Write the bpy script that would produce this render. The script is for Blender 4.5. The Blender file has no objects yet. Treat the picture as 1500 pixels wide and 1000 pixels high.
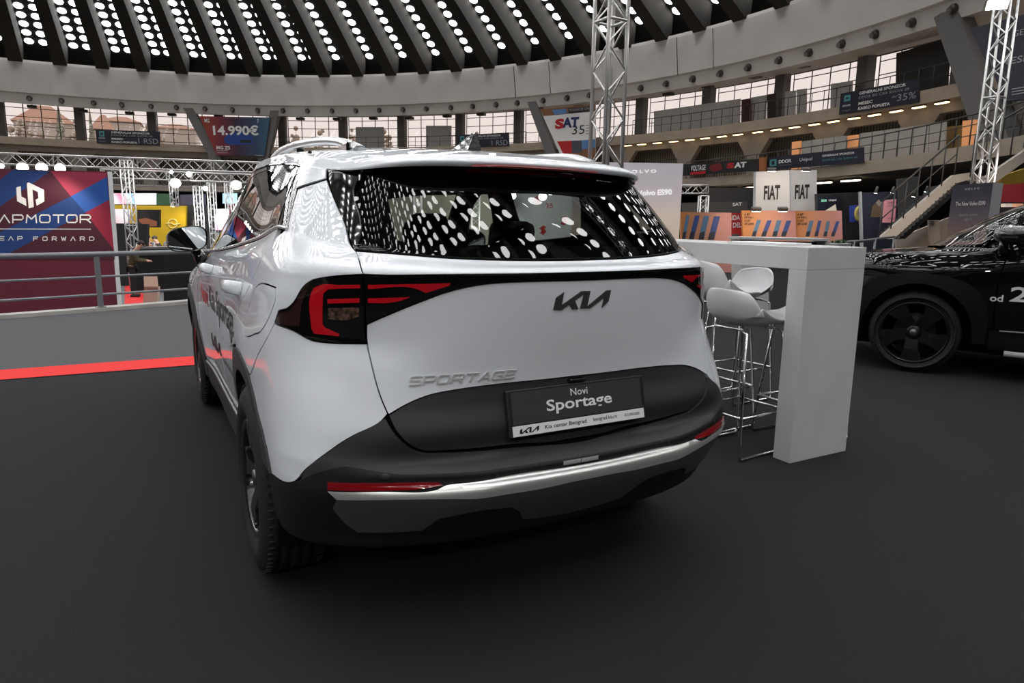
SKY_E = 12.5
LAMP_E = 100
import bpy, bmesh, math, random
import numpy as np
from mathutils import Vector, Matrix
from mathutils.bvhtree import BVHTree
from mathutils.geometry import delaunay_2d_cdt
random.seed(7)
PI = math.pi
scene = bpy.context.scene
COL = scene.collection

# ------------------------------------------------------------------ camera
CAM = np.array([-1.234, -1.730, 1.346])
YAW, PITCH, ROLL, FPX = .5015, -.175, .0151, 1000.0
def _camrot():
    cy, sy, cp, sp = math.cos(YAW), math.sin(YAW), math.cos(PITCH), math.sin(PITCH)
    f = np.array([sy*cp, cy*cp, sp]); r = np.array([cy, -sy, 0.]); u = np.cross(r, f)
    cr, sr = math.cos(ROLL), math.sin(ROLL)
    return np.array([cr*r+sr*u, -sr*r+cr*u, f])
CR = _camrot()
def ray(px, py):
    d = np.array([(px-750)/FPX, (500-py)/FPX, 1.]) @ CR
    return d
def at(px, py, x=None, y=None, z=None, d=None, R=None):
    """a point of the hall seen at a photo position, at a known plane, depth or hall radius"""
    v = ray(px, py)
    if x is not None: t = (x-CAM[0])/v[0]
    elif y is not None: t = (y-CAM[1])/v[1]
    elif z is not None: t = (z-CAM[2])/v[2]
    elif R is not None:
        q = CAM[:2]-HC; a = v[:2]@v[:2]; b = q@v[:2]; c = q@q-R*R
        t = (-b+math.sqrt(max(b*b-a*c, 0)))/a
    else: t = d
    return CAM+t*v
def proj(P):
    c = (np.asarray(P, float)-CAM) @ CR.T
    return 750+FPX*c[0]/c[2], 500-FPX*c[1]/c[2], c[2]
HC = np.array([-11.13, 34.8])          # centre of the round hall

cd = bpy.data.cameras.new('camera'); cam = bpy.data.objects.new('camera', cd); COL.objects.link(cam)
cd.sensor_width = 36; cd.lens = 24; cd.clip_end = 600; cd.clip_start = .05
M = Matrix.Identity(4)
for i in range(3):
    M[i][0], M[i][1], M[i][2], M[i][3] = CR[0][i], CR[1][i], -CR[2][i], CAM[i]
cam.matrix_world = M
scene.camera = cam

# ------------------------------------------------------------------ objects
def tag(o, label=None, cat=None, group=None, kind=None):
    if label: o['label'] = label
    if cat: o['category'] = cat
    if group: o['group'] = group
    if kind: o['kind'] = kind
    return o
def empty(name, loc=(0, 0, 0), rz=0, parent=None):
    o = bpy.data.objects.new(name, None); COL.objects.link(o)
    o.location = loc; o.rotation_euler = (0, 0, rz); o.empty_display_size = .1
    if parent is not None: o.parent = parent
    return o
def mesh_obj(name, verts, faces, mat, parent=None, smooth=False, normals=None):
    me = bpy.data.meshes.new(name)
    me.from_pydata([tuple(map(float, v)) for v in verts], [], [tuple(f) for f in faces])
    if isinstance(mat, (list, tuple)):
        for m in mat: me.materials.append(m)
    elif mat is not None: me.materials.append(mat)
    if smooth or normals is not None:
        me.polygons.foreach_set('use_smooth', [True]*len(me.polygons))
    if normals is not None:
        me.normals_split_custom_set_from_vertices([tuple(map(float, n)) for n in normals])
    me.update()
    o = bpy.data.objects.new(name, me); COL.objects.link(o)
    if parent is not None: o.parent = parent
    return o
def dup(o, loc=None, rz=None, label=None, parent=None):
    c = o.copy(); COL.objects.link(c)
    if parent is not None: c.parent = parent
    if loc is not None: c.location = loc
    if rz is not None: c.rotation_euler = (0, 0, rz)
    if label: c['label'] = label
    for ch in list(o.children): dup(ch, parent=c)
    return c

class MB:
    def __init__(s): s.v = []; s.f = []; s.sm = []
    def add(s, vs, fs, smooth=False):
        b = len(s.v); s.v += [tuple(map(float, v)) for v in vs]
        s.f += [tuple(b+i for i in f) for f in fs]; s.sm += [smooth]*len(fs); return s
    def box(s, lo, hi, M=None):
        x0, y0, z0 = lo; x1, y1, z1 = hi
        vs = [(x0,y0,z0),(x1,y0,z0),(x1,y1,z0),(x0,y1,z0),(x0,y0,z1),(x1,y0,z1),(x1,y1,z1),(x0,y1,z1)]
        if M is not None: vs = [M @ Vector(v) for v in vs]
        return s.add(vs, [(0,3,2,1),(4,5,6,7),(0,1,5,4),(1,2,6,5),(2,3,7,6),(3,0,4,7)])
    def obox(s, c, ax, ay, az):
        """box from centre and three half-axis vectors"""
        c, ax, ay, az = map(lambda q: np.asarray(q, float), (c, ax, ay, az))
        vs = [c+i*ax+j*ay+k*az for k in (-1, 1) for (i, j) in ((-1,-1),(1,-1),(1,1),(-1,1))]
        return s.add(vs, [(0,3,2,1),(4,5,6,7),(0,1,5,4),(1,2,6,5),(2,3,7,6),(3,0,4,7)])
    def tube(s, pts, r, n=8, caps=True, closed=False):
        P = [np.asarray(p, float) for p in pts]; k = len(P)
        rr = r if isinstance(r, (list, tuple)) else [r]*k
        up = np.array([0., 0, 1]); rings = []
        prev = None
        for i in range(k):
            a = P[(i-1) % k] if (closed or i > 0) else P[i]; b = P[(i+1) % k] if (closed or i < k-1) else P[i]
            t = b-a; L = np.linalg.norm(t); t = t/L if L > 1e-9 else np.array([0, 0, 1.])
            if prev is None:
                h = up if abs(t[2]) < .9 else np.array([1., 0, 0])
                x = np.cross(h, t)
            else: x = prev-t*(prev@t)
            x /= max(np.linalg.norm(x), 1e-9); y = np.cross(t, x); prev = x
            rings.append([P[i]+rr[i]*(math.cos(2*PI*j/n)*x+math.sin(2*PI*j/n)*y) for j in range(n)])
        vs = [p for R_ in rings for p in R_]; fs = []
        for i in range(k if closed else k-1):
            i2 = (i+1) % k
            for j in range(n):
                j2 = (j+1) % n; fs.append((i*n+j, i*n+j2, i2*n+j2, i2*n+j))
        s.add(vs, fs, True)
        if caps and not closed:
            b = len(s.v)-len(vs)
            s.f.append(tuple(b+j for j in range(n))[::-1]); s.sm.append(False)
            s.f.append(tuple(b+(k-1)*n+j for j in range(n))); s.sm.append(False)
        return s
    def lathe(s, prof, n=48, M=None, closed=False):
        """prof [(r, h)] about local z"""
        vs = []; k = len(prof)
        for i in range(n):
            a = 2*PI*i/n
            for (r, h) in prof:
                v = Vector((r*math.cos(a), r*math.sin(a), h)); vs.append(M @ v if M is not None else v)
        fs = []
        for i in range(n):
            i2 = (i+1) % n
            for j in range(k if closed else k-1):
                j2 = (j+1) % k; fs.append((i*k+j, i2*k+j, i2*k+j2, i*k+j2))
        return s.add(vs, fs, True)
    def prism(s, poly, M, h):
        """2-D polygon extruded along local +z by h"""
        n = len(poly)
        vs = [M @ Vector((p[0], p[1], 0)) for p in poly]+[M @ Vector((p[0], p[1], h)) for p in poly]
        from mathutils.geometry import tessellate_polygon
        tri = tessellate_polygon([[Vector((p[0], p[1], 0)) for p in poly]])
        ar = sum(poly[i][0]*poly[(i+1) % n][1]-poly[(i+1) % n][0]*poly[i][1] for i in range(n))
        fs = []
        for t in tri:
            a, b, c = t
            o = (poly[b][0]-poly[a][0])*(poly[c][1]-poly[a][1])-(poly[b][1]-poly[a][1])*(poly[c][0]-poly[a][0])
            if o < 0: a, b, c = a, c, b
            fs.append((a+n, b+n, c+n)); fs.append((c, b, a))
        for i in range(n):
            j = (i+1) % n
            fs.append((i, j, j+n, i+n) if ar > 0 else (j, i, i+n, j+n))
        return s.add(vs, fs)
    def sphere(s, c, r, n=12, m=8, sc=(1, 1, 1)):
        vs = []; fs = []
        for j in range(m+1):
            t = PI*j/m
            for i in range(n):
                a = 2*PI*i/n
                vs.append((c[0]+r*sc[0]*math.sin(t)*math.cos(a), c[1]+r*sc[1]*math.sin(t)*math.sin(a), c[2]+r*sc[2]*math.cos(t)))
        for j in range(m):
            for i in range(n):
                i2 = (i+1) % n; fs.append((j*n+i, (j+1)*n+i, (j+1)*n+i2, j*n+i2))
        return s.add(vs, fs, True)
    def build(s, name, mat, parent=None, bevel=0):
        o = mesh_obj(name, s.v, s.f, mat, parent)
        o.data.polygons.foreach_set('use_smooth', s.sm)
        if bevel:
            m = o.modifiers.new('bevel', 'BEVEL'); m.width = bevel; m.segments = 2; m.limit_method = 'ANGLE'; m.angle_limit = .6
        return o

def frame_M(origin, right, up):
    """matrix with local x=right, y=up, z=outward normal"""
    r = Vector(right).normalized(); u = Vector(up); u = (u-r*u.dot(r)).normalized(); n = r.cross(u)
    m = Matrix.Identity(4)
    for i in range(3): m[i][0], m[i][1], m[i][2], m[i][3] = r[i], u[i], n[i], origin[i]
    return m

_txt = {}
def text_mesh(body, bold=0.0, spacing=1.0):
    """triangulated letters of the built-in font, as (verts2d, faces); height of capitals about .7"""
    key = (body, bold, spacing)
    if key not in _txt:
        c = bpy.data.curves.new('t', 'FONT'); c.body = body; c.size = 1; c.offset = bold; c.space_character = spacing
        c.resolution_u = 3; c.fill_mode = 'FRONT'
        o = bpy.data.objects.new('t', c); COL.objects.link(o)
        dg = bpy.context.evaluated_depsgraph_get(); dg.update()
        me = bpy.data.meshes.new_from_object(o.evaluated_get(dg))
        vs = [(v.co.x, v.co.y) for v in me.vertices]; fs = [tuple(p.vertices) for p in me.polygons]
        bpy.data.objects.remove(o); bpy.data.curves.remove(c); bpy.data.meshes.remove(me)
        _txt[key] = (vs, fs)
    return _txt[key]
def text(name, body, M, w, h, mat, parent=None, bold=0.0, spacing=1.0, thick=0.0, slant=0.0, align='c', lift=.004):
    """letters fitted into a w x h box whose middle (or left edge) is the origin of M"""
    vs, fs = text_mesh(body, bold, spacing)
    if not vs: return None
    xs = [v[0] for v in vs]; ys = [v[1] for v in vs]
    x0, x1, y0, y1 = min(xs), max(xs), min(ys), max(ys)
    sx = w/(x1-x0); sy = h/(y1-y0)
    ox = -.5 if align == 'c' else 0
    P = [((v[0]-x0)*sx+ox*w, (v[1]-y0)*sy-h/2) for v in vs]
    P = [(x+slant*y, y) for x, y in P]
    V = [M @ Vector((x, y, lift)) for x, y in P]
    return mesh_obj(name, V, fs, mat, parent)

# ------------------------------------------------------------------ materials
MATS = {}
def mat(name, col=(.8, .8, .8), rough=.5, metal=0, spec=.5, coat=0, coat_rough=.03, coat_ior=1.5, emit=None, es=1, alpha=1, trans=0, ior=1.45, noise=None, bump=None, sheen=0):
    if name in MATS: return MATS[name]
    m = bpy.data.materials.new(name); m.use_nodes = True; nt = m.node_tree; b = nt.nodes['Principled BSDF']
    S = lambda k, v: b.inputs[k].__setattr__('default_value', v)
    S('Base Color', (*col, 1)); S('Roughness', rough); S('Metallic', metal); S('Specular IOR Level', spec)
    S('Coat Weight', coat); S('Coat Roughness', coat_rough); S('Coat IOR', coat_ior); S('Transmission Weight', trans); S('IOR', ior); S('Alpha', alpha)
    if sheen: S('Sheen Weight', sheen)
    if emit is not None: S('Emission Color', (*emit, 1)); S('Emission Strength', es)
    if noise or bump:
        tc = nt.nodes.new('ShaderNodeTexCoord')
    if noise:     # (scale, amount, detail)
        n = nt.nodes.new('ShaderNodeTexNoise'); n.inputs['Scale'].default_value = noise[0]; n.inputs['Detail'].default_value = noise[2] if len(noise) > 2 else 4
        nt.links.new(tc.outputs['Object'], n.inputs['Vector'])
        r = nt.nodes.new('ShaderNodeValToRGB'); a = noise[1]
        r.color_ramp.elements[0].position = .3; r.color_ramp.elements[1].position = .7
        r.color_ramp.elements[0].color = (*[max(0, c*(1-a)) for c in col], 1); r.color_ramp.elements[1].color = (*[min(1, c*(1+a)) for c in col], 1)
        nt.links.new(n.outputs['Fac'], r.inputs['Fac']); nt.links.new(r.outputs['Color'], b.inputs['Base Color'])
    if bump:      # (scale, strength, distance)
        n2 = nt.nodes.new('ShaderNodeTexNoise'); n2.inputs['Scale'].default_value = bump[0]; n2.inputs['Detail'].default_value = 3
        nt.links.new(tc.outputs['Object'], n2.inputs['Vector'])
        bp = nt.nodes.new('ShaderNodeBump'); bp.inputs['Strength'].default_value = bump[1]; bp.inputs['Distance'].default_value = bump[2]
        nt.links.new(n2.outputs['Fac'], bp.inputs['Height']); nt.links.new(bp.outputs['Normal'], b.inputs['Normal'])
    MATS[name] = m
    return m
def emat(name, col, es):
    return mat(name, (.02, .02, .02), .5, emit=col, es=es)
def glass_mat(name, tint, refl_rough=0.0, ior=1.5):
    """thin tinted pane: mirror-like coat over a see-through tint"""
    if name in MATS: return MATS[name]
    m = bpy.data.materials.new(name); m.use_nodes = True; nt = m.node_tree; nt.nodes.clear()
    out = nt.nodes.new('ShaderNodeOutputMaterial'); mix = nt.nodes.new('ShaderNodeMixShader')
    tr = nt.nodes.new('ShaderNodeBsdfTransparent'); tr.inputs[0].default_value = (*tint, 1)
    gl = nt.nodes.new('ShaderNodeBsdfGlossy'); gl.inputs['Roughness'].default_value = refl_rough; gl.inputs[0].default_value = (1, 1, 1, 1)
    ge = nt.nodes.new('ShaderNodeNewGeometry'); dt = nt.nodes.new('ShaderNodeVectorMath'); dt.operation = 'DOT_PRODUCT'
    nt.links.new(ge.outputs['Incoming'], dt.inputs[0]); nt.links.new(ge.outputs['Normal'], dt.inputs[1])
    def mth(op, a, b=None):
        n = nt.nodes.new('ShaderNodeMath'); n.operation = op
        for i, q in enumerate((a, b)):
            if q is None: continue
            if isinstance(q, (int, float)): n.inputs[i].default_value = q
            else: nt.links.new(q, n.inputs[i])
        return n.outputs[0]
    f0 = ((ior-1)/(ior+1))**2                        # same reflection from either side of the pane
    k = mth('POWER', mth('SUBTRACT', 1.0, mth('ABSOLUTE', dt.outputs['Value'])), 5.0)
    fac = mth('ADD', mth('MULTIPLY', k, 1-f0), f0)
    nt.links.new(fac, mix.inputs[0]); nt.links.new(tr.outputs[0], mix.inputs[1]); nt.links.new(gl.outputs[0], mix.inputs[2])
    nt.links.new(mix.outputs[0], out.inputs[0]); MATS[name] = m
    return m

scene.view_settings.view_transform = 'Standard'
scene.view_settings.look = 'None'
scene.view_settings.gamma = 1
scene.view_settings.exposure = 0.0
scene.view_settings.use_curve_mapping = False
cy = scene.cycles
cy.use_denoising = True
cy.max_bounces = 10; cy.transparent_max_bounces = 12; cy.glossy_bounces = 5; cy.diffuse_bounces = 4; cy.transmission_bounces = 6
cy.sample_clamp_indirect = 25; cy.use_adaptive_sampling = False; cy.caustics_reflective = False; cy.caustics_refractive = False
cy.use_light_tree = True
# ------------------------------------------------------------------ the hall
def pol(a, r, z=0.0):
    """hall polar coordinates: angle in degrees from +y towards +x"""
    t = math.radians(a); return np.array([HC[0]+r*math.sin(t), HC[1]+r*math.cos(t), z])
concrete = mat('concrete', (.30, .285, .27), .85, noise=(.6, .14, 6))
ringpaint = mat('ring_paint', (.56, .54, .515), .8, noise=(.25, .06, 5))
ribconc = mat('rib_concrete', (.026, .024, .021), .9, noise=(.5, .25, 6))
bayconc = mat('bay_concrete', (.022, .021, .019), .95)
skyglass = emat('skylight_glass', (1, .985, .985), SKY_E)
RB, RT, ZB, ZT = 50.8, 50.8, 12.35, 16.32
NR, A0 = 84, .63; DA = 360/NR; RISE, DEPTH = 14.0, 2.2
SR = (RB*RB+RISE*RISE)/(2*RISE); ZC = ZT+RISE-SR
def dome_z(r, dz=0.0): return ZC+dz+math.sqrt(max(SR*SR-r*r, 0)) if dz == 0 else ZC+dz+math.sqrt(SR*SR-r*r)
# ceiling: coffer shell, with ribs and skylights as parts
rs = [53.5-1.3*i for i in range(41)]+[.2]
vs, fs = [], []; n = NR*2
for r in rs:
    for i in range(n): vs.append(pol(A0+360*i/n, r, dome_z(r, DEPTH)))
for j in range(len(rs)-1):
    for i in range(n): fs.append((j*n+i, j*n+(i+1) % n, (j+1)*n+(i+1) % n, (j+1)*n+i))
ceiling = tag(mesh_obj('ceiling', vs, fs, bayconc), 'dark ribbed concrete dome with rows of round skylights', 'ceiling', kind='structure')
def rib_depth(r): return DEPTH*max(.10, (max(r-5, 0)/46)**1.3)      # ribs grow shallow towards the crown
def rib_mesh():
    v, f = [], []
    rr = [51.2, 47, 43, 39, 35, 31, 27, 23, 19, 15, 11, 8, 5.2]
    for r in rr:
        w = .62*(.05+.95*(r/51)**.8)
        zb, zt = dome_z(r, DEPTH)-rib_depth(r), dome_z(r, DEPTH+.1)
        wt = w*1.25
        v += [(-w, r, zb), (w, r, zb), (wt, r, zt), (-wt, r, zt)]
    for j in range(len(rr)-1):
        b = j*4
        for k in ((0, 1), (1, 2), (3, 0)): f.append((b+k[0], b+k[1], b+4+k[1], b+4+k[0]))
    f.append((3, 2, 1, 0))
    return v, f
rv, rf = rib_mesh()
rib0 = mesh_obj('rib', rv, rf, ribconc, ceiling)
rib0.location = (HC[0], HC[1], 0); rib0.rotation_euler = (0, 0, -math.radians(A0))
for i in range(1, NR):
    c = rib0.copy(); COL.objects.link(c); c.parent = ceiling; c.rotation_euler = (0, 0, -math.radians(A0+i*DA))
# concentric ring beams of the dome
def ring_solid(name, r0, r1, z0, z1, m, a0=0, a1=360, seg=168, parent=None):
    v, f = [], []; full = a1-a0 >= 359.9; k = seg if full else seg+1
    for i in range(k):
        a = a0+(a1-a0)*i/seg
        v += [pol(a, r0, z0), pol(a, r1, z0), pol(a, r1, z1), pol(a, r0, z1)]
    for i in range(seg if full else seg):
        b, c = i*4, ((i+1) % k)*4
        for p, q in ((0, 1), (1, 2), (2, 3), (3, 0)): f.append((b+p, c+p, c+q, b+q))
    if not full: f += [(0, 1, 2, 3), (4*seg+3, 4*seg+2, 4*seg+1, 4*seg)]
    return mesh_obj(name, v, f, m, parent)
for r in (41.4, 30.5, 19.0):
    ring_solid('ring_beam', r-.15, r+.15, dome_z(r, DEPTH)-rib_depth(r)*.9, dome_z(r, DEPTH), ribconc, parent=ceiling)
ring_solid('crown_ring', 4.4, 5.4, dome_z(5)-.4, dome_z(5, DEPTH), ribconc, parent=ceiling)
# skylights
def disc(c, nrm, rad, k=12):
    nrm = np.asarray(nrm)/np.linalg.norm(nrm); h = np.cross(nrm, [0, 0, 1.]); h /= np.linalg.norm(h); w = np.cross(nrm, h)
    return [c+rad*(math.cos(2*PI*i/k)*h+math.sin(2*PI*i/k)*w) for i in range(k)]
sk = []
for b in range(NR):
    a = A0+(b+.5)*DA
    s = math.asin(50.9/SR)*SR; row = 0
    while True:
        r = SR*math.sin(s/SR)
        if r < 6.2: break
        if not (min(abs(r-q) for q in (30.5, 19.0)) < .7):
            off = .60; rad = .395
            if r < 30: rad = min(.35, .062*r/3.2+.06); off = .48*r/30+.03
            cols = (-off, off) if r > 17 else (0,)
            if r <= 17: rad = min(.34, .022*r)
            for o in cols:
                p = pol(a+math.degrees(o/r), r, dome_z(r, DEPTH)-.05)
                nr = np.array([HC[0], HC[1], ZC+DEPTH])-p
                sk.append((p, nr, rad))
        s -= 1.17
vis = []
for k, (p, nr, rad) in enumerate(sk):
    x, y, d = proj(p)
    if d > 0 and -5 < x < 1050 and -5 < y < 400: vis.append((d, k))
vis.sort(); front = set(k for _, k in vis[:0])
order = sorted(vis, key=lambda t: -1/t[0])[:96]
# the largest in view as parts of their own, the remainder as one part
first = None; pick = set(k for _, k in order)
for k in pick:
    p, nr, rad = sk[k]
    me = disc(p, nr, rad)
    mesh_obj('skylight', me, [tuple(range(12))[::-1]], skyglass, ceiling)
v, f = [], []
for k, (p, nr, rad) in enumerate(sk):
    if k in pick: continue
    b = len(v); v += disc(p, nr, rad, 8 if proj(p)[2] < 0 else 12); f.append(tuple(range(b, len(v)))[::-1])
tag(mesh_obj('skylight', v, f, skyglass, ceiling), kind='stuff')
# ring beam (inner face) with its lower lip
v, f = [], []; seg = 168
prof = [(RB+.05, ZT+.25), (RB, ZT), (RB-.0, ZB+1.05), (RB+.25, ZB+.95), (RB+.45, ZB), (RB+5.2, ZB+.62), (RB+5.6, ZT+2), (RB+2.2, ZT+2.3)]
for i in range(seg):
    a = 360*i/seg
    for (r, z) in prof: v.append(pol(a, r, z))
k = len(prof)
for i in range(seg):
    i2 = (i+1) % seg
    for j in range(k-1): f.append((i*k+j, i*k+j+1, i2*k+j+1, i2*k+j))
o = tag(mesh_obj('beam', v, f, ringpaint), 'wide pale concrete ring beam under the dome', 'ring beam', kind='structure')
# expansion joints of the ring beam
dark = mat('dark_joint', (.03, .03, .03), .9)
for a in (59.5, 64.0, 73.2, 79.5, 83.5):
    mb = MB(); p = [pol(a, RB-.01, ZT-.0), pol(a+.35, RB-.01, ZB+1.0)]
    mb.tube(p, .035, 5); mb.build('joint', dark, o)
# spotlights in the lip of the ring
canm = mat('lamp_can', (.05, .047, .043), .5); canr = mat('lamp_reflector', (.25, .24, .22), .3, metal=.6)
def spot_can(a):
    p = pol(a, RB+.2, ZB+.5); t = math.radians(a)
    e = empty('ring_spotlight', p, -t)
    mb = MB(); mb.lathe([(.0, .12), (.2, .12), (.27, -.06), (.27, -.22), (.0, -.22)], 14, Matrix.Rotation(PI/2+.35, 4, 'X'))
    mb.build('housing', canm, e)
    mb = MB(); mb.lathe([(.17, .0), (.0, .02)], 12, Matrix.Translation((0, -.235, -.085)) @ Matrix.Rotation(PI/2+.35, 4, 'X')); mb.build('reflector', canr, e)
    return e
angs = []
for px, py in [(43,146),(90,149),(137,152),(178,154),(221,157),(258,158),(300,159),(340,161),(377,161),(414,162),(450,162.5),(486,163),(521,163),(555,163),(590,162),(624,161),(660,159),(692,157),(726,154.5),(757,152),(795,148),(830,145),(863,141),(938,130),(975,124),(1014,116),(1054,109),(1095,99),(1140,89),(1184,77),(1232,62),(1281,46),(1335,29),(1396,7)]:
    q = at(px, py, R=RB+.2); angs.append(math.degrees(math.atan2(q[0]-HC[0], q[1]-HC[1])))
for i, a in enumerate(angs):
    tag(spot_can(a), 'small dark round spotlight set in the lower lip of the ring beam', 'spotlight', 'spotlights along the ring beam')

# ------------------------------------------------------------------ floors
carpet = mat('carpet', (.0200, .0208, .0230), .95, spec=.15, noise=(160, .22, 3), bump=(260, .5, .006))
greycarpet = mat('grey_carpet', (.085, .086, .092), .95, spec=.1, noise=(120, .12, 3), bump=(220, .2, .003))
lowfloor = mat('hall_floor', (.10, .10, .105), .7, noise=(1, .2, 5))
RE = 27.0                                           # edge of the raised ring
ring_solid('floor', RE, 62, -.6, 0, carpet, seg=240).update_tag()
bpy.data.objects['floor']['kind'] = 'structure'; bpy.data.objects['floor']['label'] = 'charcoal carpeted floor of the raised hall ring'; bpy.data.objects['floor']['category'] = 'floor'
v = [pol(360*i/96, RE+.5, -1.2) for i in range(96)]
tag(mesh_obj('floor_arena', v, [tuple(range(96))[::-1]], lowfloor), 'lower arena floor beyond the railing', 'floor', kind='structure')
kerbm = mat('kerb_stone', (.38, .37, .35), .8, noise=(3, .15, 5))
tag(ring_solid('trim_edge', RE-.12, RE+.10, -1.2, .055, kerbm, seg=240), 'pale stone kerb along the edge of the raised floor', 'kerb', kind='structure')
# ------------------------------------------------------------------ car body surface
def makima(x, Y, xq):
    x = np.asarray(x, float); Y = np.asarray(Y, float); h = np.diff(x)
    sh = (-1,)+(1,)*(Y.ndim-1)
    d = np.diff(Y, axis=0)/h.reshape(sh)
    d = np.concatenate([[3*d[0]-2*d[1], 2*d[0]-d[1]], d, [2*d[-1]-d[-2], 3*d[-1]-2*d[-2]]])
    w = np.abs(np.diff(d, axis=0))+np.abs(d[1:]+d[:-1])/2
    w1, w2 = w[2:], w[:-2]; den = w1+w2
    s = np.where(den > 1e-12, (w1*d[1:-2]+w2*d[2:-1])/np.where(den > 1e-12, den, 1), (d[1:-2]+d[2:-1])/2)
    i = np.clip(np.searchsorted(x, xq, side='right')-1, 0, len(h)-1)
    t = ((xq-x[i])/h[i]).reshape(sh); H = h[i].reshape(sh)
    y0, y1, s0, s1 = Y[i], Y[i+1], s[i], s[i+1]
    return (1+2*t)*(1-t)**2*y0+t*(1-t)**2*H*s0+t*t*(3-2*t)*y1+t*t*(t-1)*H*s1

def cspline(x, Y, xq):
    x = np.asarray(x, float); Y = np.asarray(Y, float); n = len(x); h = np.diff(x)
    A = np.eye(n); B = np.zeros_like(Y); sh = (-1,)+(1,)*(Y.ndim-1)
    d = np.diff(Y, axis=0)/h.reshape(sh)
    for i in range(1, n-1):
        A[i, i-1], A[i, i], A[i, i+1] = h[i-1], 2*(h[i-1]+h[i]), h[i]; B[i] = 6*(d[i]-d[i-1])
    Mm = np.linalg.solve(A, B.reshape(n, -1)).reshape(Y.shape)
    i = np.clip(np.searchsorted(x, xq, side='right')-1, 0, n-2); H = h[i].reshape(sh); t = (xq-x[i]).reshape(sh); w = H-t
    return Mm[i]*w**3/(6*H)+Mm[i+1]*t**3/(6*H)+(Y[i]/H-Mm[i]*H/6)*w+(Y[i+1]/H-Mm[i+1]*H/6)*t
class Surf:
    """smooth left-right symmetric body surface through a net of points (rows v, columns u; u=0 rear centre, u=umax front centre)"""
    def __init__(s, net, nu=420, nv=420):
        net = np.asarray(net, float)                     # [rows, cols, 3], x >= 0 on the car's left
        R, C, _ = net.shape
        mir = net*np.array([-1., 1, 1])
        ext = np.concatenate([mir[:, 3:0:-1], net, mir[:, -2:-5:-1]], axis=1)
        du = np.linalg.norm(np.diff(ext, axis=1), axis=2).mean(0)
        ku = np.concatenate([[0], np.cumsum(du)]); ku -= ku[3]
        dv = np.linalg.norm(np.diff(net, axis=0), axis=2)[:, :15].mean(1)
        kv = np.concatenate([[0], np.cumsum(np.maximum(dv, .004))])
        s.ku, s.kv = ku, kv; s.U, s.V = ku[3+C-1], kv[-1]; s.colu = ku[3:3+C]
        # sample positions: finer around the rear
        uq = np.unique(np.concatenate([np.linspace(0, s.U, nu), np.linspace(0, s.colu[8], nu//2)]))
        vq = np.unique(np.concatenate([np.linspace(0, s.V, nv), kv]))
        A = cspline(ku, np.swapaxes(ext, 0, 1), uq)       # [uq, rows, 3]
        G = makima(kv, np.swapaxes(A, 0, 1), vq)         # [vq, uq, 3]
        s.uq, s.vq, s.G = uq, vq, G
        gu = np.empty_like(G); gv = np.empty_like(G)
        for k in range(3):
            gu[..., k] = np.gradient(G[..., k], uq, axis=1); gv[..., k] = np.gradient(G[..., k], vq, axis=0)
        gu[:, 0] = [1, 0, 0]; gu[:, -1] = [-1, 0, 0]
        n = np.cross(gu, gv)                             # x to the left side, v up

        L = np.linalg.norm(n, axis=2, keepdims=True); s.N = n/np.maximum(L, 1e-9)
        s.tree = None
    def _interp(s, F, u, v):
        sg = np.sign(u)+(u == 0); a = np.clip(np.abs(u), 0, s.U); b = np.clip(v, 0, s.V)
        i = np.clip(np.searchsorted(s.uq, a, side='right')-1, 0, len(s.uq)-2); j = np.clip(np.searchsorted(s.vq, b, side='right')-1, 0, len(s.vq)-2)
        fu = (a-s.uq[i])/(s.uq[i+1]-s.uq[i]); fv = (b-s.vq[j])/(s.vq[j+1]-s.vq[j])
        fu = fu[..., None]; fv = fv[..., None]
        P = F[j, i]*(1-fu)*(1-fv)+F[j, i+1]*fu*(1-fv)+F[j+1, i]*(1-fu)*fv+F[j+1, i+1]*fu*fv
        P = P.copy(); P[..., 0] *= -sg                   # left of the car is -x in the world
        return P
    def pos(s, u, v): return s._interp(s.G, np.asarray(u, float), np.asarray(v, float))
    def nrm(s, u, v):
        n = s._interp(s.N, np.asarray(u, float), np.asarray(v, float))
        return n/np.maximum(np.linalg.norm(n, axis=-1, keepdims=True), 1e-9)
    def build_tree(s):
        nv, nu = len(s.vq), len(s.uq)
        vs = [(-p[0], p[1], p[2]) for row in s.G for p in row]
        fs = [(j*nu+i, j*nu+i+1, (j+1)*nu+i+1, (j+1)*nu+i) for j in range(nv-1) for i in range(nu-1)]
        s.tree = BVHTree.FromPolygons(vs, fs); s._fs = fs; s._vs = vs; s.nu = nu
    def cast(s, o, d):
        """(u, v) where a ray meets the left half"""
        if s.tree is None: s.build_tree()
        hit, n, k, dist = s.tree.ray_cast(Vector(o), Vector(d).normalized())
        if hit is None:
            # nearest surface point to the ray's closest approach
            best = None; o = np.array(o, float); d = np.array(d, float)/np.linalg.norm(d)
            for t in np.linspace(.8, 6, 60):
                h2, n2, k2, ds = s.tree.find_nearest(Vector(o+t*d))
                if best is None or ds < best[0]: best = (ds, h2, k2)
            hit, k = best[1], best[2]
        j, i = divmod(k, s.nu-1)
        a, b, c = (np.array(s._vs[q]) for q in (j*s.nu+i, j*s.nu+i+1, (j+1)*s.nu+i))
        w = np.array(hit)-a; e1, e2 = b-a, c-a
        m = np.array([[e1@e1, e1@e2], [e1@e2, e2@e2]])
        try: f = np.linalg.solve(m+np.eye(2)*1e-14, [w@e1, w@e2])
        except Exception: f = (0, 0)
        f = np.clip(f, 0, 1)
        return s.uq[i]+f[0]*(s.uq[i+1]-s.uq[i]), s.vq[j]+f[1]*(s.vq[j+1]-s.vq[j])

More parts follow.
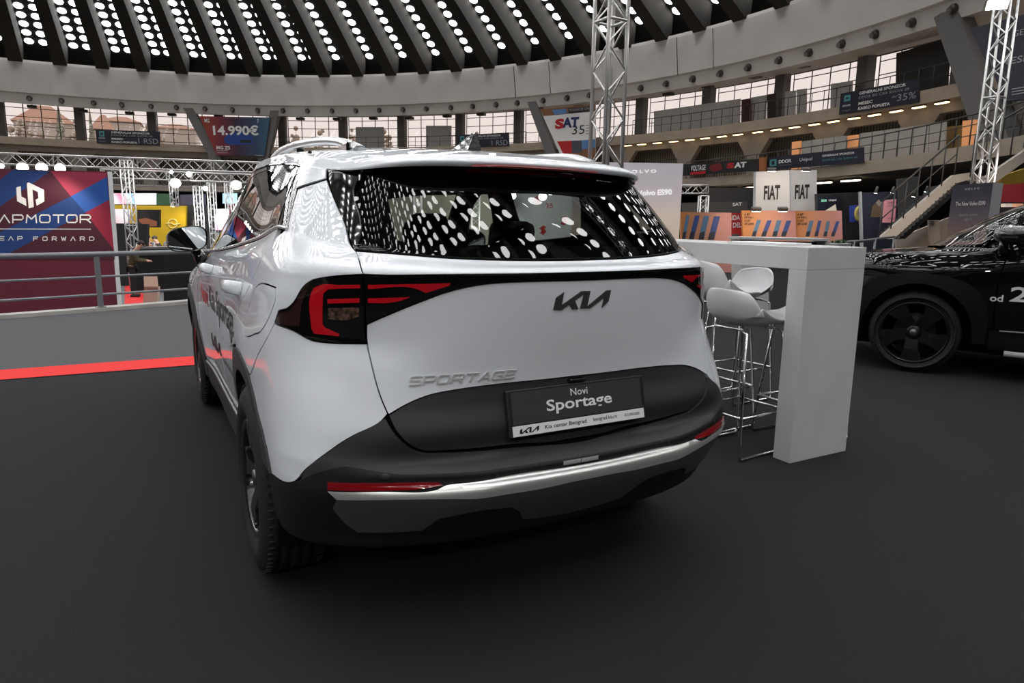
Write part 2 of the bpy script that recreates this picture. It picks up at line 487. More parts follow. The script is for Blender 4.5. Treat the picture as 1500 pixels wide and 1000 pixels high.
def PX(pts):      # photo outline -> (u, v) on the car's left half
    return [SURF.cast(CAM-CAR0, ray(*p)) for p in pts]
def SY(pts):      # (y, z) seen square from the left side
    return [SURF.cast((-6, y, z), (1, 0, 0)) for y, z in pts]
def TOP(pts):     # (x, y) seen from above, x >= 0 on the left
    return [SURF.cast((-abs(x), y, 4), (0, 0, -1)) for x, y in pts]
def smooth_loop(pts, closed=False, step=None, sharp=40):
    """Catmull-Rom through points but keeping corners sharper than `sharp` degrees"""
    P = [np.array(p, float) for p in pts]; n = len(P); out = []
    def corner(i):
        if not closed and i in (0, n-1): return True
        a, b, c = P[(i-1) % n], P[i], P[(i+1) % n]
        d1, d2 = b-a, c-b; l = np.linalg.norm(d1)*np.linalg.norm(d2)
        return l < 1e-12 or math.degrees(math.acos(np.clip(d1@d2/l, -1, 1))) > sharp
    cs = [corner(i) for i in range(n)]
    for i in range(n if closed else n-1):
        p1, p2 = P[i], P[(i+1) % n]
        p0 = p1-(p2-p1) if cs[i] else P[(i-1) % n]; p3 = p2+(p2-p1) if cs[(i+1) % n] else P[(i+2) % n]
        L = np.linalg.norm(p2-p1); k = max(1, int(math.ceil(L/step)))
        l0, l2 = max(np.linalg.norm(p1-p0), 1e-9), max(np.linalg.norm(p3-p2), 1e-9)
        m1 = (p2-p1) if cs[i] else ((p2-p1)/max(L, 1e-9)*l0+(p1-p0)/l0*L)/(l0+L)*L
        m2 = (p2-p1) if cs[(i+1) % n] else ((p3-p2)/l2*L+(p2-p1)/max(L, 1e-9)*l2)/(l2+L)*L
        for q in range(k):
            t = q/k
            out.append((1+2*t)*(1-t)**2*p1+t*(1-t)**2*m1+t*t*(3-2*t)*p2+t*t*(t-1)*m2)
    if not closed: out.append(P[-1])
    return out
def inset(poly, d):
    P = np.array(poly); n = len(P)
    if abs(d) < 1e-9: return P
    ar = sum(P[i][0]*P[(i+1) % n][1]-P[(i+1) % n][0]*P[i][1] for i in range(n))
    sg = 1 if ar > 0 else -1
    e = np.roll(P, -1, 0)-P; e /= np.maximum(np.linalg.norm(e, axis=1, keepdims=True), 1e-9)
    nn = np.stack([-e[:, 1], e[:, 0]], 1)*sg
    m = nn+np.roll(nn, 1, 0); m /= np.maximum((m*m).sum(1, keepdims=True)/2, .35)
    return P+d*m
def inside(P, poly):
    x, y = P[:, 0], P[:, 1]; c = np.zeros(len(P), bool); n = len(poly)
    for i in range(n):
        a, b = poly[i], poly[(i+1) % n]
        m = ((a[1] > y) != (b[1] > y)); dy = b[1]-a[1]
        if abs(dy) < 1e-15: continue
        c ^= m & (x < (b[0]-a[0])*(y-a[1])/dy+a[0])
    return c
def dist_poly(P, poly):
    best = np.full(len(P), 9e9); A = np.array(poly); B = np.roll(A, -1, 0)
    for a, b in zip(A, B):
        e = b-a; l = e@e
        t = np.clip(((P-a)@e)/max(l, 1e-15), 0, 1); q = a+t[:, None]*e
        best = np.minimum(best, np.hypot(*(P-q).T))
    return best
def panel(name, poly, m, parent, off=0.0, depth=.012, h=.03, gap=0.0, holes=(), mirror=False, smooth=40, label=None, both=False, flip_u=False, curve=True, offfun=None, tilt=0.0):
    """a skin panel cut from the body surface along an outline in (u, v); both -> also its mirror twin"""
    poly = [np.array(p, float) for p in poly]
    if mirror:                                # outline of the left half, running from u=0 to u=0
        poly = poly+[np.array([-p[0], p[1]]) for p in poly[::-1]]
    clean = []
    for p in poly:
        if not clean or np.linalg.norm(p-clean[-1]) > 1e-4: clean.append(p)
    if np.linalg.norm(clean[0]-clean[-1]) < 1e-4: clean.pop()
    P = smooth_loop(clean, True, h*.7, smooth if curve else 1)
    P = inset(P, gap)
    H = [inset(smooth_loop([np.array(q, float) for q in hh], True, h*.7, smooth), -gap) for hh in holes]
    lo, hi = P.min(0), P.max(0)
    g = np.array([(x, y) for i, y in enumerate(np.arange(lo[1]+h/2, hi[1], h*.87)) for x in np.arange(lo[0]+(h/2 if i % 2 else 0), hi[0], h)])
    if len(g):
        k = inside(g, P) & (dist_poly(g, P) > h*.45)
        for q in H: k &= ~inside(g, q) & (dist_poly(g, q) > h*.45)
        g = g[k]
    loops = [P]+H; pts = np.concatenate(loops+([g] if len(g) else [])); edges = []; b = 0
    for L in loops:
        edges += [(b+i, b+(i+1) % len(L)) for i in range(len(L))]; b += len(L)
    r = delaunay_2d_cdt([Vector(p) for p in pts], edges, [], 0, 1e-7)
    V2 = np.array([tuple(v) for v in r[0]]); F = [tuple(f) for f in r[2]]
    cen = np.array([V2[list(f)].mean(0) for f in F]); k = inside(cen, P)
    for q in H: k &= ~inside(cen, q)
    F = [f for f, ok in zip(F, k) if ok]
    # outer edges
    cnt = {}
    for f in F:
        for a, c in zip(f, f[1:]+f[:1]): cnt[(a, c)] = cnt.get((a, c), 0)+1
    rim = [(a, c) for (a, c) in cnt if (c, a) not in cnt]
    objs = []
    for sg in ((1, -1) if both else (1,)):
        u, v = V2[:, 0]*sg, V2[:, 1]
        S, N = SURF.pos(u, v), SURF.nrm(u, v)
        o_ = np.full(len(u), off) if offfun is None else off+offfun(u, v)
        T = S+N*o_[:, None]+CAR0
        if tilt:                                  # a bevelled strip whose face leans back
            N = N+np.array([0, 0, tilt]); N = N/np.linalg.norm(N, axis=1, keepdims=True)
        # faces: u to the left, v up -> outward when (u, v) turns clockwise on the left
        ff = []
        for f in F:
            a, b_, c = T[f[0]], T[f[1]], T[f[2]]
            nn = np.cross(b_-a, c-a)
            ff.append(f if nn@N[f[0]] > 0 else f[::-1])
        verts = [tuple(t) for t in T]; nor = [tuple(q) for q in N]
        if depth:
            cmap = {}
            cen3 = T.mean(0)
            for a, c in rim:
                e = T[c]-T[a]; nn = np.cross(e, N[a]); nn = nn/max(np.linalg.norm(nn), 1e-9)
                i0 = len(verts)
                # a,c in face order before flipping; make the strip face outward later
                lo_a, lo_c = T[a]-N[a]*depth, T[c]-N[c]*depth
                verts += [tuple(T[a]), tuple(T[c]), tuple(lo_c), tuple(lo_a)]
                nor += [tuple(nn)]*4
                q = (i0, i0+3, i0+2, i0+1)
                fn = np.cross(lo_a-T[a], lo_c-T[a])
                if fn@nn < 0: q = q[::-1]
                ff.append(q)
        o = mesh_obj(name, verts, ff, m, parent, normals=nor)
        if label: o['label'] = label
        objs.append(o)
    return objs[0] if not both else objs
def strip_line(name, uvs, m, parent, r=.003, off=.0, both=False, n=6):
    out = []
    P = np.array(smooth_loop(uvs, False, .03))
    for sg in ((1, -1) if both else (1,)):
        T = SURF.pos(P[:, 0]*sg, P[:, 1])+SURF.nrm(P[:, 0]*sg, P[:, 1])*off+CAR0
        mb = MB(); mb.tube(T, r, n); out.append(mb.build(name, m, parent))
    return out

# ------------------------------------------------------------------ net of the white SUV
def plan(keys, z):
    zs = [k[0] for k in keys]; A = np.array([k[1] for k in keys])
    if z <= zs[0]: return A[0].copy()
    if z >= zs[-1]: return A[-1].copy()
    return makima(zs, A, np.array([z]))[0]
KEYS = [(.335, [(0,.115),(.3,.125),(.5,.16),(.64,.21),(.745,.275),(.825,.35),(.865,.43),(.88,.56)]),
        (.45, [(0,.03),(.3,.045),(.5,.085),(.64,.145),(.76,.22),(.85,.30),(.89,.40),(.905,.56)]),
        (.56, [(0,-.040),(.3,-.024),(.43,.002),(.60,.068),(.74,.145),(.84,.238),(.890,.345),(.910,.52)]),
        (.78, [(0,.085),(.3,.088),(.5,.100),(.63,.128),(.745,.20),(.835,.30),(.885,.42),(.908,.58)]),
        (.90, [(0,.078),(.3,.085),(.5,.115),(.64,.165),(.74,.25),(.825,.35),(.880,.46),(.905,.62)]),
        (1.0, [(0,.062),(.3,.075),(.5,.118),(.648,.20),(.735,.285),(.812,.37),(.872,.47),(.897,.63)]),
        (1.1, [(0,.050),(.3,.066),(.5,.115),(.642,.195),(.728,.285),(.805,.375),(.862,.475),(.886,.64)]),
        (1.185, [(0,.045),(.3,.060),(.5,.112),(.635,.195),(.718,.285),(.788,.375),(.840,.48),(.862,.65)])]
CY = [.925, 1.3, 1.8, 2.4, 2.9, 3.35, 3.75, 4.1]                     # side columns
def side_w(z):
    zs = [.20, .335, .45, .56, .66, .78, .9, 1.0, 1.1, 1.185]
    W = np.array([[.80,.80,.80,.80,.80,.80,.80,.76],
                  [.885,.855,.848,.848,.855,.885,.885,.84],
                  [.905,.875,.866,.866,.876,.905,.908,.87],
                  [.915,.890,.880,.880,.890,.918,.920,.88],
                  [.920,.900,.890,.890,.900,.925,.925,.885],
                  [.922,.905,.897,.897,.906,.925,.922,.88],
                  [.918,.905,.899,.899,.905,.915,.905,.865],
                  [.906,.900,.896,.896,.898,.900,.885,.84],
                  [.890,.888,.886,.886,.886,.882,.862,.81],
                  [.868,.868,.866,.866,.864,.862,.835,.775]])
    return makima(zs, W, np.array([z]))[0]
def front_xy(z):
    zs = [.20, .335, .56, .8, 1.0, 1.185]
    A = np.array([[(.66,4.22),(.5,4.33),(.25,4.40),(0,4.42)], [(.78,4.28),(.6,4.40),(.3,4.47),(0,4.49)], [(.80,4.30),(.62,4.43),(.3,4.50),(0,4.515)],
                  [(.79,4.28),(.62,4.41),(.3,4.48),(0,4.495)], [(.72,4.22),(.56,4.33),(.28,4.38),(0,4.40)], [(.70,4.15),(.54,4.24),(.27,4.29),(0,4.30)]])
    return makima(zs, A, np.array([z]))[0]
ROWS = []
def body_row(zk, dy=None, zrear=None, yfun=None, zside=None, zfront=None):
    """zk: key height; dy: change of y for the rear columns; zside: heights of the side columns"""
    r = plan(KEYS, zk); pts = []
    for i in range(8):
        x, y = r[i]
        z = zk if zrear is None else zrear[i]
        if dy is not None: y = y+(dy[i] if hasattr(dy, '__len__') else dy*max(0, 1-i/6.5))
        pts.append((x, y, z))
    w = side_w(zk)
    for i in range(8): pts.append((w[i], CY[i], zk if zside is None else zside[i]))
    fx = front_xy(zk)
    for i in range(4): pts.append((fx[i][0], fx[i][1], zk if zfront is None else zfront[i]))
    ROWS.append(pts)
r = plan(KEYS, .335); w = side_w(.2); fx = front_xy(.2)
ROWS.append([(x*.93, y+.10, .262) for x, y in r]+[(w[i], CY[i], .215) for i in range(8)]+[(x, y, .22) for x, y in fx])
body_row(.335, 0, zside=[.30, .27, .25, .25, .27, .30, .31, .32])
body_row(.385, 0)
body_row(.50, 0)
body_row(.531, .004)
body_row(.572, .000)
body_row(.577, .010)
body_row(.614, .004)
# ledge above the bumper, then the recessed lower tailgate
body_row(.625, [.082, .082, .070, .036, .01, 0, 0, 0], zrear=[.632, .632, .636, .640, .640, .635, .63, .625])
body_row(.66, [.062, .060, .052, .03, .01, 0, 0, 0])
body_row(.72)
body_row(.80)
body_row(.90)
body_row(1.0, zside=[.995, .985, .975, .965, .955, .945, .94, .935], zfront=[.93, .92, .91, .90])
body_row(1.1, zside=[1.09, 1.07, 1.045, 1.02, 1.0, .985, .975, .965], zfront=[.96, .955, .95, .95])
body_row(1.168, zside=[1.165, 1.135, 1.10, 1.065, 1.035, 1.015, 1.0, .99], zfront=[.985, .98, .98, .98])
body_row(1.192, .004, zside=[1.205, 1.17, 1.13, 1.09, 1.055, 1.03, 1.015, 1.005], zfront=[1.0, .995, .995, .995])
def full_row(rear, side, front): ROWS.append(list(rear)+list(side)+list(front))
SX = 1
# foot of the glass / belt line / windscreen foot
full_row([(0,.130,1.222),(.3,.147,1.226),(.5,.205,1.238),(.60,.285,1.250),(.660,.375,1.262),(.726,.462,1.278),(.776,.566,1.296),(.798,.680,1.312)],
         [(.806,.925,1.285),(.824,1.3,1.240),(.836,1.8,1.198),(.840,2.4,1.158),(.838,2.86,1.126),(.810,3.16,1.10),(.765,3.34,1.088),(.69,3.44,1.082)],
         [(.57,3.50,1.082),(.40,3.545,1.084),(.2,3.57,1.085),(0,3.575,1.086)])
MIDR = ([(0,.272,1.368),(.3,.286,1.368),(.485,.331,1.369),(.576,.404,1.373),(.632,.488,1.382),(.691,.572,1.395),(.733,.668,1.410),(.750,.768,1.424)]
        +[(.754,.930,1.424),(.770,1.23,1.412),(.778,1.68,1.395),(.775,2.18,1.370),(.757,2.56,1.338),(.722,2.82,1.325),(.680,2.97,1.322),(.615,3.05,1.326)]
        +[(.505,3.10,1.332),(.352,3.13,1.340),(.18,3.145,1.346),(0,3.15,1.348)])
TOPR = [(0,.428,1.512),(.3,.438,1.510),(.46,.472,1.505),(.545,.535,1.499),(.600,.612,1.500),(.650,.688,1.508),(.682,.775,1.519),(.692,.868,1.529)]
TOPS = [(.690,.945,1.537),(.702,1.2,1.556),(.706,1.6,1.568),(.698,2.0,1.562),(.672,2.27,1.538),(.632,2.44,1.526),(.590,2.53,1.530),(.53,2.575,1.543)]
TOPF = [(.44,2.60,1.558),(.31,2.61,1.572),(.16,2.615,1.580),(0,2.615,1.583)]
BASE = np.array(ROWS[-1]); MID = np.array(MIDR); TOPA = np.array(TOPR+TOPS+TOPF)
for t in (.015, .2, .4, .6, .8, .985, 1.0):          # a plain parabola from foot to top, so that reflections stay even
    ROWS.append([tuple(q) for q in BASE*(2*t-1)*(t-1)+MID*4*t*(1-t)+TOPA*t*(2*t-1)])
full_row([(0,.356,1.521),(.3,.368,1.518),(.465,.412,1.512),(.552,.503,1.506),(.604,.600,1.504),(.644,.696,1.513),(.674,.784,1.524),(.686,.872,1.534)],
         [(x-.004, y, z+.006) for x, y, z in TOPS], [(x, y-.01, z+.006) for x, y, z in TOPF])
full_row([(0,.345,1.541),(.3,.358,1.538),(.463,.403,1.530),(.548,.500,1.520),(.600,.600,1.515),(.639,.700,1.521),(.668,.788,1.532),(.681,.876,1.542)],
         [(x-.008, y, z+.014) for x, y, z in TOPS], [(x, y-.02, z+.012) for x, y, z in TOPF])
full_row([(0,.43,1.566),(.3,.44,1.563),(.443,.478,1.556),(.524,.552,1.547),(.574,.642,1.545),(.612,.733,1.552),(.640,.815,1.561),(.655,.900,1.570)],
         [(x-.026, y, z+.040) for x, y, z in TOPS], [(x*.95, y-.06, z+.022) for x, y, z in TOPF])
full_row([(0,.62,1.598),(.22,.63,1.596),(.37,.66,1.592),(.455,.71,1.588),(.51,.77,1.588),(.545,.84,1.592),(.566,.91,1.597),(.578,.99,1.602)],
         [(.588,1.06,1.606),(.596,1.3,1.616),(.598,1.65,1.622),(.590,2.0,1.616),(.560,2.22,1.604),(.51,2.35,1.600),(.45,2.41,1.602),(.38,2.44,1.606)],
         [(.30,2.455,1.608),(.2,2.465,1.610),(.1,2.47,1.611),(0,2.47,1.612)])
full_row([(0,.93,1.628),(.12,.935,1.627),(.2,.95,1.626),(.26,.97,1.625),(.30,1.0,1.626),(.325,1.04,1.627),(.34,1.08,1.629),(.35,1.13,1.631)],
         [(.355,1.18,1.633),(.36,1.4,1.639),(.36,1.65,1.642),(.355,1.95,1.638),(.34,2.1,1.632),(.30,2.2,1.628),(.26,2.25,1.627),(.22,2.275,1.627)],
         [(.17,2.29,1.627),(.11,2.30,1.627),(.06,2.305,1.627),(0,2.305,1.627)])
full_row([(0,1.25+.02*i,1.643) for i in range(8)],
         [(0,1.42+.07*i,1.648) for i in range(8)],
         [(0,1.96+.02*i,1.643) for i in range(4)])
CAR0 = np.array([0., 0, 0])
SURF = Surf(ROWS)
# ------------------------------------------------------------------ the white SUV
paint = mat('white_paint', (.745, .785, .835), .6, spec=.2, coat=1, coat_rough=.01, coat_ior=1.72)
gloss = mat('gloss_black', (.004, .004, .004), .06, coat=1, coat_rough=.01)
plast = mat('dark_plastic', (.039, .040, .043), .6, spec=.3)
plast2 = mat('bumper_grey', (.10, .104, .11), .45, metal=.25)
satin = mat('satin_silver', (.68, .70, .70), .26, metal=.8)
chrome = mat('chrome', (.80, .80, .80), .08, metal=1)
shellm = mat('inner_black', (.006, .006, .006), .9, spec=.1)
rubber = mat('rubber', (.021, .021, .022), .7, spec=.25)
rimm = mat('black_alloy', (.010, .010, .010), .18, coat=.8)
darkmetal = mat('brake_metal', (.12, .12, .12), .4, metal=.9)
glassm = glass_mat('privacy_glass', (.42, .44, .43))
glassf = glass_mat('side_glass', (.80, .83, .82))
redlens = mat('red_lens', (.48, .006, .014), .2, coat=1)
darkred = mat('dark_red_lens', (.22, .004, .008), .15, coat=1)
clearlens = mat('clear_lens', (.13, .075, .055), .12, metal=.5, coat=1, noise=(75, .95, 2))
white = mat('white_letter', (.78, .79, .80), .5)
black = mat('black_letter', (.008, .008, .008), .5)
redlet = mat('red_letter', (.55, .01, .02), .5)
seatm = mat('seat_fabric', (.02, .02, .021), .7)
KV = SURF.kv
CARE = tag(empty('car', (0, .0, 0)), 'white SUV seen from behind with black rear window and dark number plate holder', 'car')
def grid_patch(name, v0, v1, u0, u1, m, parent, off=0., skip=None, stepu=1, stepv=1):
    uq = SURF.uq; vq = SURF.vq
    ui = [i for i in range(len(uq)) if u0-1e-6 <= uq[i] <= u1+1e-6]; vi = [j for j in range(len(vq)) if v0-1e-6 <= vq[j] <= v1+1e-6]
    ui = sorted(set(ui[::stepu]+[ui[-1]])); vi = sorted(set(vi[::stepv]+[vi[-1]]))
    V, N, F = [], [], []
    for sg in (1, -1):
        b = len(V); U_, V_ = np.meshgrid(uq[ui]*sg, vq[vi])
        P = SURF.pos(U_.ravel() if sg > 0 else np.where(U_.ravel() == 0, -1e-12, U_.ravel()), V_.ravel()); n = SURF.nrm(U_.ravel() if sg > 0 else np.where(U_.ravel() == 0, -1e-12, U_.ravel()), V_.ravel())
        V += list(P+n*off+CAR0); N += list(n); w = len(ui)
        if skip is not None:
            cu, cv = np.meshgrid((uq[ui][:-1]+uq[ui][1:])/2, (vq[vi][:-1]+vq[vi][1:])/2); sk_ = skip(cu.ravel(), cv.ravel()).reshape(cu.shape)
        for j in range(len(vi)-1):
            for i in range(w-1):
                if skip is not None and sk_[j, i]: continue
                q = (b+j*w+i, b+j*w+i+1, b+(j+1)*w+i+1, b+(j+1)*w+i)
                F.append(q[::-1] if sg > 0 else q)
    return mesh_obj(name, V, F, m, parent, normals=N)
def Z0(pts): # force the last point onto the centre line
    pts = [p for p in pts if p[0] > .035]; return pts+[(0.0, pts[-1][1])]
# row indices of the net
R_BELT, R_TOP, R_LIPB, R_LIPT, R_ROOF = 17, 24, 25, 26, 27

# ---- outlines
glass_top = PX([(818,241.5),(770,237.5),(720,236.5),(670,236.5),(603,238),(553,240.5),(525,246.5),(479,262)])
glass_left = PX([(479,262),(490,293),(505,328),(518,365)])
glass_bot = PX([(518,366),(540,368),(588,371.5),(660,377),(732,379.5),(779,380),(824,380.2)])
vtop = KV[R_TOP]
rear_all = [(0., vtop)]+[(SURF.colu[i], vtop) for i in (1, 2, 3, 4)]+[(SURF.colu[5]*.98, vtop)]+glass_left[1:]+Z0(glass_bot[1:])
ins_edge = PX([(533,249),(524,262),(519,275),(520,292),(527,314),(530,335),(526,352),(521,366)])
glass_poly = [(0., vtop-.004), (SURF.colu[1], vtop-.004), (SURF.colu[2], vtop-.004)]+ins_edge[:-1]+[ins_edge[-1]]+Z0(glass_bot[1:])
ins_poly = [(SURF.colu[2]-.02, vtop), (SURF.colu[3], vtop), (SURF.colu[4], vtop), (SURF.colu[5]*.98, vtop)]+glass_left[1:]+ins_edge[::-1]
R_up = PX([(521,368),(527,385),(532,401.5)])
bar_top = PX([(533,403.5),(570,403),(620,402.3),(700,401.3),(770,400.8),(845,400)])
bar_low = PX([(537,475),(580,456),(620,440),(650,429),(680,421),(710,416),(740,413.5),(780,412),(845,410.5)])
band = R_up+bar_top[1:]
tg_upper = [(0., glass_bot[-1][1]-.006)]+[(u, v-.006) for u, v in glass_bot[::-1]][0:-1]+R_up+Z0(bar_top[1:])
seam = PX([(538,500),(541,520),(546,541),(557,580),(568,606)])
tg_low = PX([(569,607.5),(596,592),(631,578),(667,571),(737,561.7),(800,555.5),(834,553)])
tailgate = [(0., bar_low[-1][1])]+bar_low[::-1]+seam[1:-1]+Z0(tg_low)
plate_bot = PX([(568,609),(580,630),(595,648),(617,660),(660,660),(700,657),(760,650.5),(800,648),(834,645.3)])
plate_panel = [(0., tg_low[-1][1])]+tg_low[::-1]+Z0(plate_bot[1:])
bump_up = PX([(836,648.8),(800,652),(760,655),(700,661.5),(650,664.5),(614,664),(591,651),(575,632),(564,613)])
quart_low = PX([(560,615.5),(518,638),(485,659),(464,674),(446,689),(433,704),(398,693.5)])
chr_top = PX([(481,718),(560,719),(640,716.5),(649,713.6),(700,705),(762,692),(840,681.5)])
chr_bot = PX([(845,702),(797,712.6),(740,722),(691,728.5),(663,728.5),(560,730),(494,729.7)])
dif_bot = PX([(482,722),(488,743),(509,767),(524,777.5),(560,778),(619,774.5),(643,757.5),(702,746),(748,741),(757,745),(766,759),(795,755.5),(826,750.5)])
RWC, FWC, WZ = .925, 3.605, .36
def arch_pts(yc, r, a0, a1, k=14, zc=WZ): return [(yc+r*math.cos(math.radians(a0+(a1-a0)*i/k)), zc+r*math.sin(math.radians(a0+(a1-a0)*i/k))) for i in range(k+1)]
def arch_out(yc): return [(yc-.515,.545),(yc-.47,.68),(yc-.37,.79),(yc-.2,.85),(yc,.866),(yc+.2,.85),(yc+.36,.79),(yc+.46,.68),(yc+.50,.55),(yc+.505,.43)]
arch_rear_px = PX([(398,693),(392,659),(386,633),(380,611),(372,575),(365,548),(353,518),(344,507.5),(337,506)])
arch_front_rear = SY([(RWC+.22,.846),(RWC+.36,.79),(RWC+.46,.68),(RWC+.50,.55),(RWC+.505,.43)])
light_low = PX([(403,473.5),(430,484),(456,498),(480,501.5),(537,503)])
light_up = PX([(533,403.5),(472,407),(458,410),(446,418),(430,443),(420,452),(409,454.5),(403,472)])
seam_q = PX([(402,474),(390,497),(377,521),(366,548)])
door_rear = PX([(421,335.5),(400,352),(385,376),(371,407),(357,435),(350,449),(342.5,472),(338,505)])
crease = PX([(478,262.5),(455,269.5),(437,276)])
win_rear = PX([(437,276),(427,310),(422,334)])
fuel = PX([(381.5,415.4),(392,416.5),(404,421),(403.4,437),(398,455),(390,473),(381,486),(374,489),(356,484),(355,478),(360,461),(368,440),(374,422)])

G = .0022
panel('rear_window', glass_poly, glassm, CARE, off=.006, depth=.006, h=.028, gap=.0, mirror=True)
fh = PX([(580,348),(567,288),(600,283.5),(690,281),(776,279.5)])
fb = PX([(640,357),(720,358),(800,356)])
fl = [(0., fb[-1][1])]+fb[:-1][::-1]+fh[:-1]+[(0., fh[-1][1])]
panel('glass_border', [(u*.99, v) for u, v in glass_poly], shellm, CARE, off=-.012, depth=0, h=.04, mirror=True, holes=[fl+[(-u, v) for u, v in fl[1:-1][::-1]]])
panel('rear_pillar_trim', ins_poly, gloss, CARE, off=0, both=True, h=.025, gap=.001)
strip_line('glass_ridge', ins_edge, gloss, CARE, both=True, r=.0035, off=.001)
panel('tailgate', tailgate, paint, CARE, h=.03, gap=G, mirror=True)
panel('tailgate_upper', tg_upper, paint, CARE, h=.022, gap=G, mirror=True)
light_bar_poly = [(0., bar_top[-1][1])]+bar_top[::-1]+bar_low[0:-1]+[(0., bar_low[-1][1])]
LB = panel('light_bar', light_bar_poly, gloss, CARE, off=.004, h=.02, gap=.001, mirror=True)
TL = panel('tail_light', light_up[::-1]+light_low[1:][::-1] if False else light_up+light_low[1:], gloss, CARE, off=.004, both=True, h=.018, gap=.001)
for par, nm, pts, m in ((0, 'red_light', [(469,418),(500,417.2),(529,416.8),(529,422),(500,422.6),(482,423.6),(475,430),(474,474),(477,479),(499,489),(497,492),(462,488.5),(457.6,482),(457.6,429),(461,422)], redlens),
                        (0, 'red_light', [(481,438),(528,436.4),(528,443),(481,444.5)], redlens),
                        (0, 'indicator_lens', [(482,451),(527,450),(527,463),(512,468),(482,467)], clearlens),
                        (0, 'side_lens', [(406,470),(412,457),(424,456),(434,444),(446,424),(452,424),(444,446),(440,478),(420,476)], mat('smoked_lens', (.03, .012, .012), .1, coat=1)),
                        (1, 'red_light', [(540,417),(608,415.6),(660,414.2),(658,418),(624,428.6),(612,423.4),(540,423)], redlens),
                        (1, 'red_light', [(540,436.6),(602,434.6),(586,440.4),(572,443),(540,443.4)], redlens)):
    q = PX(pts)
    oo = panel(nm, q, m, None, off=.0052, depth=0, h=.012, both=True, curve=True, smooth=30)
    if par == 0:
        oo[0].parent = TL[0]; oo[1].parent = TL[1]
    else:
        oo[0].parent = LB; oo[1].parent = LB
panel('lower_tailgate_trim', plate_panel, plast, CARE, off=-.004, h=.022, gap=.0015, mirror=True)
# bumper: outline from the centre seam out to the wheel arch and back along the foot
vb = KV[1]
arch_low = SY([(.505,.545),(.508,.47),(.515,.40),(.525,.345),(.535,.31)])
foot = [(u, vb) for u in (SURF.colu[6], SURF.colu[5], SURF.colu[4], SURF.colu[3], SURF.colu[2], SURF.colu[1])]
crs = PX([(843,656),(800,664),(776,668),(724,676),(674,682.5),(592,688.5),(540,688),(503,683.5),(474,690),(440,703)])
crs = [(0., KV[7])]+[(u, KV[7]) for u in np.linspace(.05, crs[5][0], 12)]+crs[6:]
panel('rear_bumper', [(0., bump_up[0][1])]+bump_up+quart_low[:-2]+crs[::-1], plast, CARE, off=-.001, h=.018, gap=.0, mirror=True, smooth=60)
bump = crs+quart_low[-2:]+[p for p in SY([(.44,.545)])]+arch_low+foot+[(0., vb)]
BUMP = panel('lower_bumper', bump, mat('bumper_shaded_black', (.016, .016, .017), .6, spec=.25), CARE, off=-.0015, h=.018, gap=.0, mirror=True, smooth=60)  # black trim below the crease; the upright band's shade is put into its colour
chr_poly = [(0., chr_top[-1][1])]+chr_top[::-1]+chr_bot[::-1]+[(0., chr_bot[0][1])]
panel('bumper_trim_strip', chr_poly, mat('strip_silver', (.56, .58, .57), .3, metal=.75), CARE, off=.006, depth=.008, h=.014, mirror=True, tilt=.5)
dif_poly = [(0., chr_bot[0][1]-.002)]+[(u, v-.002) for u, v in chr_bot]+dif_bot[1:-1]+[(0., dif_bot[-1][1])]
panel('diffuser', dif_poly, plast2, CARE, off=.005, depth=.008, h=.016, mirror=True, smooth=25)
panel('bumper_reflector', PX([(480.5,706),(560,707.5),(592,707),(642,706.5),(649,711),(630,714.5),(560,718),(480.5,716.5)]), darkred, CARE, off=.004, depth=.006, h=.012, both=True, smooth=20)
panel('rear_corner', seam_q[0:1]+light_low[1:]+seam[1:]+quart_low+arch_rear_px[1:6]+seam_q[::-1][:-1], paint, CARE, both=True, h=.03, gap=G)
quart = light_up[1:]+seam_q[1:]+arch_rear_px[6:]+door_rear[::-1]+win_rear[::-1][1:]+crease[::-1][1:]+glass_left[1:]+R_up
panel('rear_quarter', quart, paint, CARE, h=.03, gap=G, holes=[fuel])
panel('rear_quarter', [(-u, v) for u, v in quart], paint, CARE, h=.03, gap=G)
panel('fuel_door', fuel, paint, CARE, h=.025, gap=.0025)
# doors and front
def belt(y0, y1, k=8):
    """points of the window foot row between two y's"""
    out = []
    for y in np.linspace(y0, y1, k):
        us = np.linspace(SURF.colu[5], SURF.colu[13], 400); P = SURF.pos(us, np.full(400, KV[R_BELT])); i = int(np.argmin(abs(P[:, 1]-y))); out.append((us[i], KV[R_BELT]-.004))
    return out
bs = SY([(1.985,.432)]); be = belt(.74, 1.985)
rear_door = door_rear[1:]+arch_front_rear+bs+be[::-1]
panel('rear_door', rear_door, paint, CARE, both=True, h=.04, gap=G)
bf = belt(1.99, 2.93)
front_door = SY([(1.99,.432)])+SY([(2.6,.432),(3.04,.432),(3.05,.8)])+SY([(3.02,1.0)])+bf[::-1]
panel('front_door', front_door, paint, CARE, both=True, h=.04, gap=G)
fa = SY([(3.08,.43),(3.105,.55),(3.145,.68),(3.245,.79),(3.405,.85),(3.605,.866),(3.805,.85),(3.965,.79),(4.075,.68),(4.10,.56)])
uF = SURF.U; vF = SURF.cast((-6, 4.08, .55), (1, 0, 0))[1]
fender = SY([(3.06,.45)])[0:1]+fa+[(SURF.colu[16], vF), (SURF.colu[18], vF), (uF, vF), (uF, KV[R_BELT]-.01), (SURF.colu[16], KV[R_BELT]-.01), (SURF.colu[14], KV[R_BELT]-.01), (SURF.colu[13], KV[R_BELT]-.01)]+[bf[-1]]+SY([(3.03,1.0),(3.06,.8)])
panel('front_fender', fender, paint, CARE, both=True, depth=0, h=.045, curve=False)
strip_line('bonnet_gap', SY([(3.35,1.0),(3.75,.985),(4.1,.955)])+[(SURF.colu[16], KV[14]), (SURF.colu[18], KV[14]), (uF, KV[14])], shellm, CARE, both=True)
